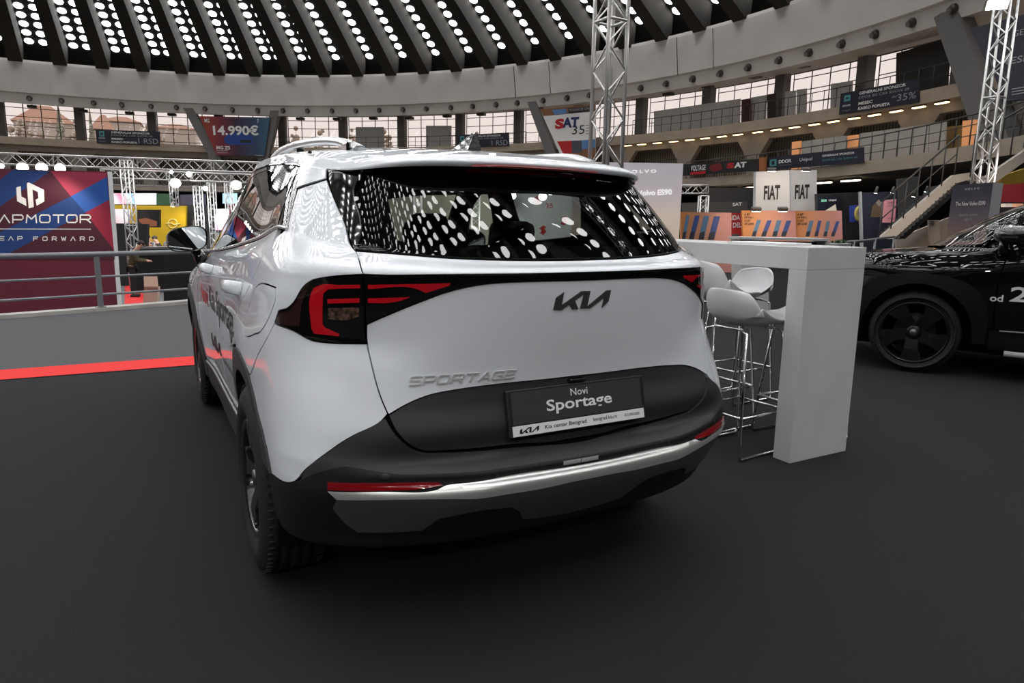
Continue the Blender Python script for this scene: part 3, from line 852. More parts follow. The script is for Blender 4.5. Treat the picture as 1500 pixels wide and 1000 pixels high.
fb = SY([(4.12,.55)])+[(SURF.colu[16], vF-.005), (uF, vF-.005), (uF, KV[1]), (SURF.colu[16], KV[1])]+SY([(4.13,.33)])
panel('front_bumper', fb, plast, CARE, both=True, depth=0, h=.05, curve=False)
panel('grille', [(uF-.55, vF+.14), (uF, vF+.14), (uF, vF+.03), (uF-.55, vF+.05)], gloss, CARE, both=True, depth=0, off=.004, h=.05)
panel('headlight', [(uF-.92, vF+.17), (uF-.72, vF+.17), (uF-.70, vF-.02), (uF-.80, vF+.0)], mat('headlight_lens', (.5, .5, .52), .1, metal=.6, coat=1), CARE, both=True, depth=0, off=.005, h=.03)
# wheel arch and sill cladding
for yc in (RWC, FWC):
    ao = arch_out(yc)
    if yc == RWC: outer = arch_rear_px+arch_front_rear
    else: outer = SY(ao)
    inner = SY([(yc+.43, .30)]+arch_pts(yc, .420, 5, 152, 18))
    low = SY([(yc+.505,.30)])
    if yc == RWC: poly = outer+low+inner
    else: poly = SY([(yc-.515,.30)])+SY(ao)+low+SY([(yc+.43,.30)]+arch_pts(yc, .420, 5, 175, 20)+[(yc-.43,.30)])
    panel('wheel_arch_trim', poly, plast, CARE, off=.007, depth=.03, both=True, h=.03, smooth=35)
sill = SY([(1.44,.428),(1.8,.428),(2.4,.428),(3.07,.428),(3.07,.34),(3.06,.262),(2.4,.245),(1.8,.245),(1.45,.262),(1.44,.34)])
panel('sill_cladding', sill, plast, CARE, off=.006, both=True, h=.05, gap=.002)
strip_line('sill_strip', SY([(1.5,.425),(2.3,.425),(3.0,.425)]), mat('sill_grey', (.18, .18, .185), .4, metal=.4), CARE, both=True, r=.008, off=.008)
# side windows
W_out = SY([(2.86,1.143),(2.4,1.172),(1.8,1.212),(1.3,1.254),(1.0,1.286)])+[p for p in PX([(422,334.5),(427,310),(436,272),(441,246)])]+SY([(1.05,1.541),(1.25,1.552),(1.6,1.560),(2.0,1.552),(2.25,1.524),(2.42,1.44),(2.60,1.325),(2.76,1.215)])
g_q = SY([(.80,1.336),(.90,1.318),(1.0,1.306),(1.06,1.42),(1.085,1.515),(.925,1.50),(.86,1.43)])
g_q = PX([(436,255),(424,329),(402.5,340),(432.5,256)])
g_r = SY([(1.125,1.295),(1.3,1.275),(1.6,1.248),(1.86,1.228),(1.90,1.40),(1.885,1.535),(1.6,1.545),(1.3,1.535),(1.17,1.515)])
g_f = SY([(2.03,1.215),(2.4,1.188),(2.68,1.172),(2.55,1.32),(2.38,1.44),(2.22,1.512),(2.02,1.532)])
vbl = KV[R_BELT]
panel('window_frame', W_out, gloss, CARE, off=.001, both=True, h=.03, holes=[g_q, g_r, g_f])
for nm, g, m in (('quarter_window', g_q, glassm), ('rear_door_window', g_r, glassm), ('front_door_window', g_f, glassf)):
    panel(nm, g, m, CARE, off=-.001, depth=.004, both=True, h=.03)
strip_line('belt_strip', SY([(2.88,1.134),(2.4,1.163),(1.8,1.203),(1.3,1.245),(1.0,1.278)])+PX([(421.5,336)]), satin, CARE, both=True, r=.006, off=.003)
# pillars in body colour ahead of the windows, windscreen, roof
wsu = [SURF.colu[i] for i in (13, 14, 15, 16, 17, 18)]
ws = [(SURF.colu[12]+.22, KV[R_BELT]+.01)]+[(u, KV[R_BELT]+.01) for u in wsu]+[(uF, KV[R_BELT]+.01), (uF, KV[R_TOP]-.01)]+[(u, KV[R_TOP]-.01) for u in wsu[::-1]]
panel('windscreen', ws, glassf, CARE, both=True, depth=0, off=.002, h=.06, curve=False)
pil = SY([(2.90,1.15),(2.78,1.235),(2.62,1.34),(2.44,1.455),(2.27,1.535)])+[(SURF.colu[13], KV[R_TOP]), (SURF.colu[13], KV[R_BELT]), (SURF.colu[12]+.1, KV[R_BELT])]
panel('windscreen_pillar', pil, paint, CARE, both=True, h=.04, curve=False)
ROOF = grid_patch('roof', KV[R_LIPB], SURF.V, 0, SURF.U, paint, CARE, stepu=2, stepv=1)
grid_patch('spoiler_underside', KV[R_TOP]-.006, KV[R_LIPB], 0, SURF.colu[5], gloss, CARE, stepu=2)
grid_patch('drip_rail', KV[R_TOP], KV[R_LIPB], SURF.colu[5], SURF.U, gloss, CARE, stepu=3)
# part between the window rear edge, crease and drip rail belongs to the roof side
rs_poly = crease+PX([(440,252)])+[(SURF.colu[7], KV[R_LIPB]), (SURF.colu[6], KV[R_LIPB]), (SURF.colu[5]*.99, KV[R_LIPB])]
panel('roof_side', rs_poly, paint, CARE, both=True, h=.015, gap=.0, curve=False, depth=.006, offfun=lambda u, v: .006*np.clip((KV[R_LIPB]-v)/.05, 0, 1))
strip_line('spoiler_seam', PX([(479,263),(455,270.5),(437,277)]), shellm, CARE, both=True, r=.0025)
hl = PX([(690,240.5),(740,241),(786,243.5)])
panel('brake_light', [hl[0], hl[1], (0, hl[2][1]), (0, hl[2][1]-.018), (hl[1][0], hl[1][1]-.016), (hl[0][0], hl[0][1]-.014)], darkred, CARE, off=.012, depth=.01, h=.02, mirror=True)
# ---- dark inner shell closing the gaps, open at the windows and wheels
_wins = [np.array(smooth_loop(q, True, .03)) for q in (g_q, g_r, g_f)]
_glass = np.array([(-p[0], p[1]) for p in glass_poly[::-1]]+[tuple(p) for p in glass_poly])
_wsp = np.array(ws)
def shell_skip(u, v):
    q = np.stack([u, v], 1)
    k = (KV[R_TOP] < v+.02) & (v-.02 < KV[R_ROOF])
    for w_ in _wins+[_glass, _wsp]: k |= inside(q, w_)
    P = SURF.pos(u, v)
    for yc in (RWC, FWC): k |= (P[:, 0] < -.6) & (np.hypot(P[:, 1]-yc, P[:, 2]-WZ) < .45)
    return k
grid_patch('body_shell', KV[1], SURF.V, 0, SURF.U, shellm, CARE, off=-.024, skip=shell_skip, stepu=3, stepv=3)
mb = MB()
mb.box((-.60, .45, .19), (.60, 4.2, .30))
mb.box((-.80, 1.5, .21), (.80, 3.05, .28)); mb.box((-.66, .45, .26), (.66, 1.45, .62)); mb.box((-.66, 3.1, .26), (.66, 4.2, .70))
mb.build('floor_pan', shellm, CARE)
for sg in (-1, 1):
    for yc in (RWC, FWC):
        mb = MB(); M4 = Matrix.Translation((sg*.885, yc, WZ)) @ Matrix.Rotation(-sg*PI/2, 4, 'Y')
        V = []; F = []
        for i in range(25):
            a = -.25+(PI+.5)*i/24; cy_, cz_ = yc+.425*math.cos(a), WZ+.425*math.sin(a)
            V += [(sg*.885, cy_, cz_), (sg*.63, cy_, cz_)]
        for i in range(24): F.append((2*i, 2*i+2, 2*i+3, 2*i+1))
        F.append(tuple(2*i+1 for i in range(25))); mb.add(V, F)
        mb.build('wheel_housing', shellm, CARE)

# ---- wheels
def wheel(parent, loc, sg, R=.362, RR=.232, W=.225, spokes=5, rot=0.0, style=0):
    """local +z points away from the car"""
    o = empty('wheel', loc, 0, parent); o.rotation_euler = (0, sg*PI/2, 0)
    h = W/2
    prof = [(RR-.006, -h+.02), (RR+.02, -h+.004), (RR+.06, -h-.006), (R-.045, -h), (R-.012, -h+.02), (R-.003, -h+.035)]
    gx = [-.058, -.02, .02, .058]
    for g in gx:
        w = .0055
        prof += [(R, g-w-.002), (R-.008, g-w), (R-.008, g+w), (R, g+w+.002)]
    prof += [(R-.003, h-.035), (R-.012, h-.02), (R-.03, h-.006), (R-.045, h), (R-.062, h+.004), (RR+.05, h+.007), (RR+.02, h+.0), (RR-.006, h-.018)]
    mb = MB(); mb.lathe(prof, 72)
    # shoulder sipes
    for i in range(72):
        a = 2*PI*i/72
        c, s_ = math.cos(a), math.sin(a)
        for zc in (-h+.03, h-.03):
            mb.obox((c*(R-.006), s_*(R-.006), zc), (c*.004, s_*.004, 0), (-s_*.0045, c*.0045, 0), (0, 0, .017))
    mb.build('tyre', rubber, o)
    mb = MB(); mb.lathe([(RR-.004, h-.012), (RR-.012, h-.004), (RR-.022, h-.014), (RR-.03, h-.04), (RR-.045, -h+.03), (RR-.004, -h+.02)], 56)
    n = spokes
    for i in range(n):
        a0 = 2*PI*i/n+rot
        for da in ((-.15, .15) if style == 0 else (-.06,)):
            wa, wb = (.028, .020) if style == 0 else (.05, .07)
            pts = []
            r0, r1 = .045, RR-.018
            for (r, w, z, tw) in ((r0, wa, h-.035, 0), ((r0+r1)/2, (wa+wb)/2*.85, h-.018, .5), (r1, wb*1.25, h-.014, 1.0)):
                a = a0+da*tw*1.25+(.22*tw if style else 0)
                c, s_ = math.cos(a), math.sin(a)
                for sx in (-1, 1):
                    x, y = r*c-sx*w*s_, r*s_+sx*w*c
                    pts += [(x, y, z), (x*.985, y*.985, z-.045)]
            V = pts; F = []
            for k in range(2):
                b = k*4; e = b+4
                F += [(b, b+2, e+2, e), (b+1, e+1, e+3, b+3), (b, e, e+1, b+1), (b+2, b+3, e+3, e+2)]
            F += [(0, 1, 3, 2), (8, 10, 11, 9)]
            mb.add(V, F)
    mb.lathe([(.062, h-.05), (.06, h-.03), (.045, h-.022), (0, h-.022)], 24)
    mb.build('rim', rimm if style == 0 else mat('dark_alloy', (.006, .006, .006), .32, spec=.3, coat=.25), o)
    mb = MB(); mb.lathe([(.030, h-.024), (.028, h-.016), (0, h-.015)], 20); mb.build('hub_cap', mat('hub_grey', (.16, .16, .165), .3, metal=.7), o)
    mb = MB(); mb.lathe([(.165, 0), (.165, .02), (.07, .02), (.07, .035), (0, .035)], 40); mb.build('brake_disc', darkmetal, o)
    return o
for sg in (-1, 1):
    wheel(CARE, (sg*.806, RWC, .362), sg, rot=.3)
    wheel(CARE, (sg*.790, FWC, .362), sg, rot=.7)

# ---- lettering and badges on the skin
def decal(name, P2, faces, uv0, m, parent, off=.001, thick=0.0, ang=0.0, loops=None):
    """2-D shape laid on the skin: x to the right as one looks at it, y up"""
    c, s_ = math.cos(ang), math.sin(ang)
    P = np.array(P2, float); X = P[:, 0]*c-P[:, 1]*s_; Y = P[:, 0]*s_+P[:, 1]*c
    u = uv0[0]-X; v = uv0[1]+Y
    S, N = SURF.pos(u, v), SURF.nrm(u, v)
    V = [tuple(q) for q in S+N*(off+thick)+CAR0]; F = [tuple(f) for f in faces]
    if thick:
        n0 = len(V); V += [tuple(q) for q in S+N*off*.2+CAR0]
        cnt = {}
        for f in F:
            for a, b in zip(f, f[1:]+f[:1]): cnt[(a, b)] = 1
        for (a, b) in list(cnt):
            if (b, a) not in cnt: F.append((b, a, a+n0, b+n0))
    return mesh_obj(name, V, F, m, parent)
def decal_text(name, body, uv0, w, h, m, parent, bold=0, spacing=1, off=.0012, thick=0, ang=0, align='c', slant=0):
    vs, fs = text_mesh(body, bold, spacing)
    xs = [v[0] for v in vs]; ys = [v[1] for v in vs]; x0, x1, y0, y1 = min(xs), max(xs), min(ys), max(ys)
    P = [((x-x0)/(x1-x0)*w-(w/2 if align == 'c' else 0), (y-y0)/(y1-y0)*h-h/2) for x, y in vs]
    P = [(x+slant*y, y) for x, y in P]
    return decal(name, P, fs, uv0, m, parent, off, thick, ang)
_K = [(230,468),(258,310),(385,232),(360,410),(690,212),(845,208),(808,425),(1140,195),(1222,190),(1190,350),(1080,432),(1110,290),(870,442),(690,445),(735,250),(578,340),(655,455),(545,460),(490,400),(365,470)]
KIAP = [((x-230)/992-.5, (468-(y+.05*(x-230)))/228-.5) for x, y in _K]
from mathutils.geometry import tessellate_polygon
def kia_shape(w, h):
    P = [(x*w, y*h) for x, y in KIAP]; F = []
    for t in tessellate_polygon([[Vector((x, y, 0)) for x, y in P]]):
        a, b, c = t; o = (P[b][0]-P[a][0])*(P[c][1]-P[a][1])-(P[b][1]-P[a][1])*(P[c][0]-P[a][0])
        F.append((a, b, c) if o > 0 else (a, c, b))
    return P, F
def kia(name, uv0, w, h, m, parent, **k):
    P, F = kia_shape(w, h); return decal(name, P, F, uv0, m, parent, **k)
badge = mat('badge_dark', (.085, .09, .095), .35, metal=.5)
kia('badge', PX([(853.5, 438.5)])[0], .208, .0455, badge, CARE, off=.002, thick=.002)
GLY = dict(S=[[(1, 1), (.12, 1), (0, .88), (0, .58), (.1, .5), (.9, .5), (1, .42), (1, .12), (.88, 0), (0, 0)]], P=[[(0, 0), (0, 1), (.88, 1), (1, .88), (1, .5), (.88, .38), (0, .38)]], O=[[(.12, 0), (0, .12), (0, .88), (.12, 1), (.88, 1), (1, .88), (1, .12), (.88, 0), (.12, 0)]],
    R=[[(0, 0), (0, 1), (.88, 1), (1, .88), (1, .52), (.88, .4), (0, .4)], [(.55, .4), (1, 0)]], T=[[(0, 1), (1, 1)], [(.5, 1), (.5, 0)]], A=[[(0, 0), (.55, 1), (.65, 1), (1, 0)], [(.25, .32), (.9, .32)]], G=[[(1, 1), (.12, 1), (0, .88), (0, .12), (.12, 0), (1, 0), (1, .45), (.5, .45)]], E=[[(1, 1), (0, 1), (0, 0), (1, 0)], [(0, .5), (.9, .5)]])
lm = mat('letter_silver', (.70, .71, .72), .3, metal=.35)
uc, vc = PX([(680.5, 553)])[0]; n_ = 8; pitch = .284/(n_-.24)
for i, ch in enumerate('SPORTAGE'):
    P, F = [], []; x0 = -.142+i*pitch; w_, h_ = pitch*.76, .0235; t_ = .0042
    for st in GLY[ch]:
        Q = [np.array([x0+a*w_+(b-.5)*h_*.28, (b-.5)*h_]) for a, b in st]
        for a, b in zip(Q[:-1], Q[1:]):
            d = (b-a)/np.linalg.norm(b-a); nn = np.array([-d[1], d[0]])*t_/2; d = d*t_*.42; k = len(P)
            P += [a-d-nn, b+d-nn, b+d+nn, a-d+nn]; F.append((k, k+1, k+2, k+3))
    decal('model_letter', P, F, (uc, vc), lm, CARE, off=.002, thick=.002)
# advertising lettering on the doors
q = PX([(292, 448), (331, 470), (296, 497), (330, 490)])
decal_text('door_lettering', 'Novi', SY([(2.66, .90)])[0], .34, .13, redlet, CARE, bold=.01, off=.002)
decal_text('door_lettering', 'Kia Sportage', SY([(1.80, .90)])[0], .98, .19, black, CARE, bold=.008, off=.002)
kia('door_badge', SY([(2.25, .66)])[0], .42, .095, black, CARE, off=.002)
decal_text('door_lettering', 'Kia centar Beograd', SY([(1.72, .64)])[0], .46, .045, black, CARE, off=.002)

# ---- number plate in its holder
PT, PB = .074, .040
pz0, pz1 = .684, .829
pn = Vector((0, -(pz1-pz0), -(PB-PT))).normalized(); pu = Vector((0, PT-PB, pz1-pz0)).normalized()
PM = frame_M((0, (PT+PB)/2, (pz0+pz1)/2), (1, 0, 0), pu)
ph = (Vector((0, PT, pz1))-Vector((0, PB, pz0))).length
mb = MB(); mb.box((-.267, -ph/2, -.014), (.267, ph/2, .004), PM)
holder = mb.build('number_plate', mat('plate_holder', (.02, .02, .02), .35), CARE, bevel=.004)
mb = MB(); mb.box((-.252, -ph/2+.040, .004), (.252, ph/2-.008, .0055), PM); mb.build('plate_face', mat('plate_face', (.045, .044, .043), .4), holder)
mb = MB(); mb.box((-.256, -ph/2+.004, .004), (.256, -ph/2+.036, .007), PM); mb.build('dealer_strip', mat('plate_white', (.74, .75, .76), .4), holder)
def ptext(nm, body, x, y, w, h, m, **k): return text(nm, body, PM @ Matrix.Translation((x, y, .0055 if m is white else .007)), w, h, m, holder, lift=.0006, **k)
ptext('plate_lettering', 'Novi', -.0, .046, .066, .023, white)
ptext('plate_lettering', 'Sportage', .0, .007, .255, .047, white, bold=.018)
ptext('dealer_lettering', 'Kia centar Beograd', -.062, -ph/2+.020, .158, .0165, black, bold=.012)
ptext('dealer_lettering', 'beograd.kia.rs', .092, -ph/2+.021, .096, .0155, black, bold=.006)
ptext('dealer_lettering', '011/395-5303', .204, -ph/2+.021, .062, .009, black, bold=.012)
P, F = kia_shape(.072, .0165)
P = [PM @ Vector((x-.198, y-ph/2+.020, .0078)) for x, y in P]
mesh_obj('dealer_badge', P, F, black, holder)

# ---- small things on the bumper
for c in ((838, 676), (864, 671.5)):
    u, v = PX([c])[0]
    panel('bumper_sticker', [(u-.027, v-.006), (u+.027, v-.006), (u+.027, v+.006), (u-.027, v+.006)], mat('sticker_grey', (.30, .30, .30), .5), CARE, off=.003, depth=.003, h=.02)
for c in ((565, 698), (726, 687)):
    u, v = PX([c])[0]
    if c[0] > 700: v = (KV[6]+KV[7])/2
    ring = [(u+.009*math.cos(2*PI*i/14), v+.009*math.sin(2*PI*i/14)) for i in range(14)]
    panel('parking_sensor', ring, mat('sensor', (.022, .022, .023), .5), CARE, off=.002, depth=.004, h=.02, both=True)
u, v = PX([(848, 565)])[0]
mb = MB(); mb.box((-.03, .066, .832), (.03, .09, .843)); mb.build('reversing_camera', gloss, CARE, bevel=.004)
# door handles
def handle(uv):
    u, v = uv
    for sg in (1, -1):
        us = np.linspace(u+.115, u-.115, 9); t = np.linspace(-1, 1, 9)
        S = SURF.pos(us*sg, np.full(9, v)); N = SURF.nrm(us*sg, np.full(9, v))
        lift = .046*(1-np.abs(t)**4)+.004
        P = S+N*lift[:, None]
        mb = MB(); V = []; F = []
        for i in range(9):
            tang = P[min(i+1, 8)]-P[max(i-1, 0)]; tang = tang/np.linalg.norm(tang)
            upv = np.cross(N[i], tang); upv /= np.linalg.norm(upv); upv = upv if upv[2] > 0 else -upv
            hh = .021+.006*(i/8) ; th = .010
            for k in range(10):
                a = 2*PI*k/10; V.append(P[i]+upv*hh*math.cos(a)+N[i]*th*math.sin(a)*1.2)
        for i in range(8):
            for k in range(10): F.append((i*10+k, i*10+(k+1) % 10, (i+1)*10+(k+1) % 10, (i+1)*10+k))
        F += [tuple(range(10))[::-1], tuple(80+k for k in range(10))]
        mb.add(V, F, True); mb.build('door_handle', paint, CARE)
handle(PX([(348, 421)])[0]); handle(PX([(308, 395)])[0])
# roof rails, aerial, mirrors
for sg in (-1, 1):
    pts = [(.505,.755,1.588),(.514,.82,1.606),(.533,.95,1.632),(.553,1.13,1.648),(.572,1.45,1.661),(.577,1.8,1.662),(.563,2.12,1.645),(.55,2.25,1.625),(.545,2.32,1.600)]
    A = np.array(pts); t = np.arange(len(A)); A = makima(t, A, np.linspace(0, len(A)-1, 40))
    V, F = [], []; k = 10
    for i, p in enumerate(A):
        tg = A[min(i+1, 39)]-A[max(i-1, 0)]; tg /= np.linalg.norm(tg); sd = np.array([1., 0, 0]); upv = np.cross(sd, tg); upv /= np.linalg.norm(upv)
        w, hh = .021, .016
        for j in range(k):
            a = 2*PI*j/k; cc, ss = math.cos(a), math.sin(a)
            V.append((sg*(p[0]+w*math.copysign(abs(cc)**.6, cc)), *(p[1:]+upv[1:]*hh*math.copysign(abs(ss)**.6, ss))))
    for i in range(39):
        for j in range(k): F.append((i*k+j, i*k+(j+1) % k, (i+1)*k+(j+1) % k, (i+1)*k+j))
    F += [tuple(range(k)), tuple(39*k+j for j in range(k))]
    mb = MB(); mb.add(V, F, True); o = mb.build('roof_rail', satin, CARE)
    for x, y, z in ((.525, .86, 1.60), (.57, 1.5, 1.625), (.556, 2.2, 1.61)):
        mb = MB(); mb.box((sg*x-.016, y-.06, z-.02), (sg*x+.016, y+.06, z+.02)); mb.build('rail_foot', gloss, o, bevel=.006)
fin = [(0, 0), (.17, 0), (.155, .012), (.02, .066), (.0, .064)]
mb = MB()
A = []
for (y, z, w) in ((.0, .0, .030), (.0, .045, .012), (.01, .072, .005), (.04, .064, .008), (.10, .03, .016), (.17, .0, .012)):
    pass
V = [(-.032, .86, 1.622), (.032, .86, 1.622), (.024, 1.06, 1.638), (-.024, 1.06, 1.638), (-.006, .845, 1.692), (.006, .845, 1.692), (.004, .875, 1.697), (-.004, .875, 1.697), (-.018, .98, 1.660), (.018, .98, 1.660)]
F = [(0, 1, 5, 4), (4, 5, 6, 7), (7, 6, 9, 8), (8, 9, 2, 3), (0, 4, 7, 8, 3), (1, 2, 9, 6, 5), (0, 3, 2, 1)]
mb.add(V, F); mb.build('aerial', mat('aerial_black', (.006, .006, .006), .12, coat=1, bump=(40, 1.0, .02)), CARE, bevel=.003)
for sg in (-1, 1):
    mo = empty('wing_mirror', (0, 0, 0), 0, CARE)
    c = np.array([sg*.955, 3.02, 1.205]); V, F = [], []
    nu_, nv_ = 28, 10
    for j in range(nv_+1):
        tt = j/nv_; dy = -.065+.17*tt; sc = (1-(max(0, tt-.15)/.85)**2.2)**.5 if tt < 1 else .02
        sc = max(sc, .03)
        for i in range(nu_):
            a = 2*PI*i/nu_; ca, sa = math.cos(a), math.sin(a)
            x = math.copysign(abs(ca)**.62, ca)*.118*sc; z = math.copysign(abs(sa)**.66, sa)*.078*sc
            if sg*x > 0: z *= 1-.12*abs(x)/.118
            else: z = z*1.0+.0
            V.append((c[0]+x, c[1]+dy-sg*x*.36, c[2]+z-.012*(sg*x/.118)))
    for j in range(nv_):
        for i in range(nu_): F.append((j*nu_+i, j*nu_+(i+1) % nu_, (j+1)*nu_+(i+1) % nu_, (j+1)*nu_+i))
    F.append(tuple(nv_*nu_+i for i in range(nu_)))
    mb = MB(); mb.add(V, [f[::-1] for f in F], True); mb.build('mirror_housing', gloss, mo)
    rim_ = [V[i] for i in range(nu_)]
    cc = np.mean(rim_, axis=0)
    gl = [tuple(cc+(np.array(p)-cc)*.93+np.array([0, .012, 0])) for p in rim_]
    mesh_obj('mirror_glass', gl, [tuple(range(nu_)) if True else ()], mat('mirror_silver', (.75, .78, .78), .02, metal=1), mo)
    mesh_obj('mirror_bezel', rim_+gl, [(i, (i+1) % nu_, nu_+(i+1) % nu_, nu_+i) for i in range(nu_)], gloss, mo)
    mb = MB(); mb.tube([(sg*.865, 3.03, 1.06), (sg*.89, 3.05, 1.10), (sg*.915, 3.05, 1.15)], [.045, .036, .03], 10); mb.build('mirror_arm', gloss, mo)

# ---- cabin
def seat(x, y, w, headrest=True, tilt=.22, parent=CARE, nm='front_seat', hz=1.18):
    o = empty(nm, (0, 0, 0), 0, parent)
    mb = MB(); mb.box((x-w/2, y-.02, .55), (x+w/2, y+.48, .70)); mb.build('seat_cushion', seatm, o, bevel=.05)
    Mx = Matrix.Translation((x, y, .66)) @ Matrix.Rotation(tilt, 4, 'X')
    mb = MB(); mb.box((-w/2, -.07, 0), (w/2, .07, hz-.66), Mx); mb.build('backrest', seatm, o, bevel=.05)
    if headrest:
        for dx in ([0] if w < .7 else [-.46, 0, .46]):
            mb = MB(); mb.box((dx-.125, -.055, hz-.60), (dx+.125, .05, hz-.60+.17), Mx); mb.build('headrest', seatm, o, bevel=.045)
            mb = MB(); mb.tube([Mx @ Vector((dx-.05, 0, hz-.7)), Mx @ Vector((dx-.05, 0, hz-.58))], .007, 6); mb.tube([Mx @ Vector((dx+.05, 0, hz-.7)), Mx @ Vector((dx+.05, 0, hz-.58))], .007, 6); mb.build('headrest_post', chrome, o)
    return o
seat(0, 1.52, 1.28, nm='rear_seat', hz=1.13)
seat(-.37, 2.45, .50, hz=1.17); seat(.37, 2.45, .50, hz=1.17)
mb = MB(); mb.box((-.72, 3.05, .7), (.72, 3.5, 1.06)); mb.build('dashboard', seatm, CARE, bevel=.05)
mb = MB(); mb.tube([(-.37+.18*math.cos(a), 2.95+.06*math.sin(a), .98+.17*math.sin(a)) for a in np.linspace(0, 2*PI, 25)[:-1]], .014, 8, closed=True); mb.build('steering_wheel', seatm, CARE)
mb = MB(); mb.box((-.75, .42, .62), (.75, 1.4, .66)); mb.box((-.6, .35, .5), (.6, .45, 1.12)); mb.build('boot_floor', shellm, CARE)
mb = MB(); mb.box((-.10, 2.72, 1.44), (.10, 2.76, 1.50)); mb.build('rear_view_mirror', gloss, CARE, bevel=.01)
for sg in (-1, 1):
    mb = MB(); mb.tube([(sg*.74, 1.99, 1.15), (sg*.69, 1.96, 1.40), (sg*.62, 1.92, 1.58)], .05, 8); mb.tube([(sg*.73, 1.06, 1.2), (sg*.68, 1.0, 1.42), (sg*.6, .95, 1.57)], .05, 8); mb.build('pillar_trim', shellm, CARE)
# ------------------------------------------------------------------ galleries, windows, pillars, outside
def hang(p): return math.degrees(math.atan2(p[0]-HC[0], p[1]-HC[1]))
slabm = mat('gallery_concrete', (.34, .285, .225), .85, noise=(.8, .12, 6))
pillm = mat('pillar_concrete', (.16, .155, .15), .85, noise=(.7, .12, 5))
darkwall = mat('dark_wall', (.03, .028, .026), .9)
steel = mat('grey_steel', (.17, .175, .185), .45, metal=.3)
dsteel = mat('dark_steel', (.045, .045, .045), .5, metal=.3)
mull = mat('window_frame_paint', (.16, .145, .13), .7)
panem = glass_mat('window_glass', (.93, .92, .91), ior=1.25)
boardm = mat('grey_board', (.50, .485, .46), .8, noise=(.5, .08, 3))
# pillar angles from the photo
pil_px = [2, 110.5, 217.5, 322, 408, 500, 588, 672.5, 759, 845, 943, 1045, 1155, 1260]
pil_a = []
for px in pil_px:
    q = at(px, 190, R=55.2); pil_a.append(hang(q))
da = (pil_a[-1]-pil_a[0])/(len(pil_a)-1)
pil_a = [pil_a[0]+da*i for i in range(-4, len(pil_a)+6)]
WB0, WB1 = pil_a[-1], pil_a[0]+360
R_U, Z_U0, Z_U1 = 51.5, 8.32, 9.05
tag(ring_solid('slab_upper', R_U, 56.4, Z_U0, Z_U1, slabm), 'beige concrete upper gallery under the windows', 'gallery', kind='structure')
R_L, Z_L0, Z_L1 = 42.9, 3.75, 4.32
tag(ring_solid('slab_lower', R_L, 60.5, Z_L0, Z_L1, slabm), 'concrete lower gallery with a metal railing', 'gallery', kind='structure')
tag(ring_solid('wall_outer', 60.0, 60.6, -.6, 4.2, darkwall), 'dark wall behind the lower booths', 'wall', kind='structure')
tag(ring_solid('wall_behind', 56.0, 56.5, Z_U1, 16, darkwall, WB0, WB1, 90), 'dark wall of the hall behind the stands', 'wall', kind='structure')
tag(ring_solid('slab_roof', 56.06, 56.5, 13.0, 19, darkwall), 'dark soffit beyond the ring beam', 'ceiling', kind='structure')
# slatted wall under the upper gallery, with hexagonal concrete arches before it
m = bpy.data.materials.new('wood_slats'); m.use_nodes = True; nt = m.node_tree; b = nt.nodes['Principled BSDF']
tc = nt.nodes.new('ShaderNodeTexCoord'); sep = nt.nodes.new('ShaderNodeSeparateXYZ'); nt.links.new(tc.outputs['Object'], sep.inputs[0])
at2 = nt.nodes.new('ShaderNodeMath'); at2.operation = 'ARCTAN2'; nt.links.new(sep.outputs[0], at2.inputs[0]); nt.links.new(sep.outputs[1], at2.inputs[1])
mu = nt.nodes.new('ShaderNodeMath'); mu.operation = 'MULTIPLY'; mu.inputs[1].default_value = 1400; nt.links.new(at2.outputs[0], mu.inputs[0])
si = nt.nodes.new('ShaderNodeMath'); si.operation = 'SINE'; nt.links.new(mu.outputs[0], si.inputs[0])
no = nt.nodes.new('ShaderNodeTexNoise'); no.inputs['Scale'].default_value = 1.4; nt.links.new(tc.outputs['Object'], no.inputs[0])
ad = nt.nodes.new('ShaderNodeMath'); ad.operation = 'ADD'; nt.links.new(si.outputs[0], ad.inputs[0]); nt.links.new(no.outputs[0], ad.inputs[1])
cr = nt.nodes.new('ShaderNodeValToRGB'); cr.color_ramp.elements[0].color = (.09, .08, .066, 1); cr.color_ramp.elements[1].color = (.25, .215, .175, 1)
cr.color_ramp.elements[0].position = .0; cr.color_ramp.elements[1].position = 1.0
nt.links.new(ad.outputs[0], cr.inputs[0]); nt.links.new(cr.outputs[0], b.inputs['Base Color']); b.inputs['Roughness'].default_value = .8
v, f = [], []
for i in range(361):
    a = math.radians(-40+i); v += [(54.6*math.sin(a), 54.6*math.cos(a), 4.2), (54.6*math.sin(a), 54.6*math.cos(a), 8.5)]
for i in range(360): f.append((2*i, 2*i+1, 2*i+3, 2*i+2))
o = mesh_obj('wall_slats', v, f, m); o.location = (HC[0], HC[1], 0); tag(o, 'slatted timber wall under the upper gallery', 'wall', kind='structure')
for i, a in enumerate(pil_a):
    t = math.radians(a); ra = np.array([math.sin(t), math.cos(t), 0]); ta = np.array([math.cos(t), -math.sin(t), 0])
    mb = MB(); mb.obox(pol(a, 55.2, 10.97), ta*.42, ra*.42, (0, 0, 1.92))
    tag(mb.build('pillar', pillm), 'grey concrete pillar between two gallery windows', 'pillar', 'pillars of the window wall', 'structure')
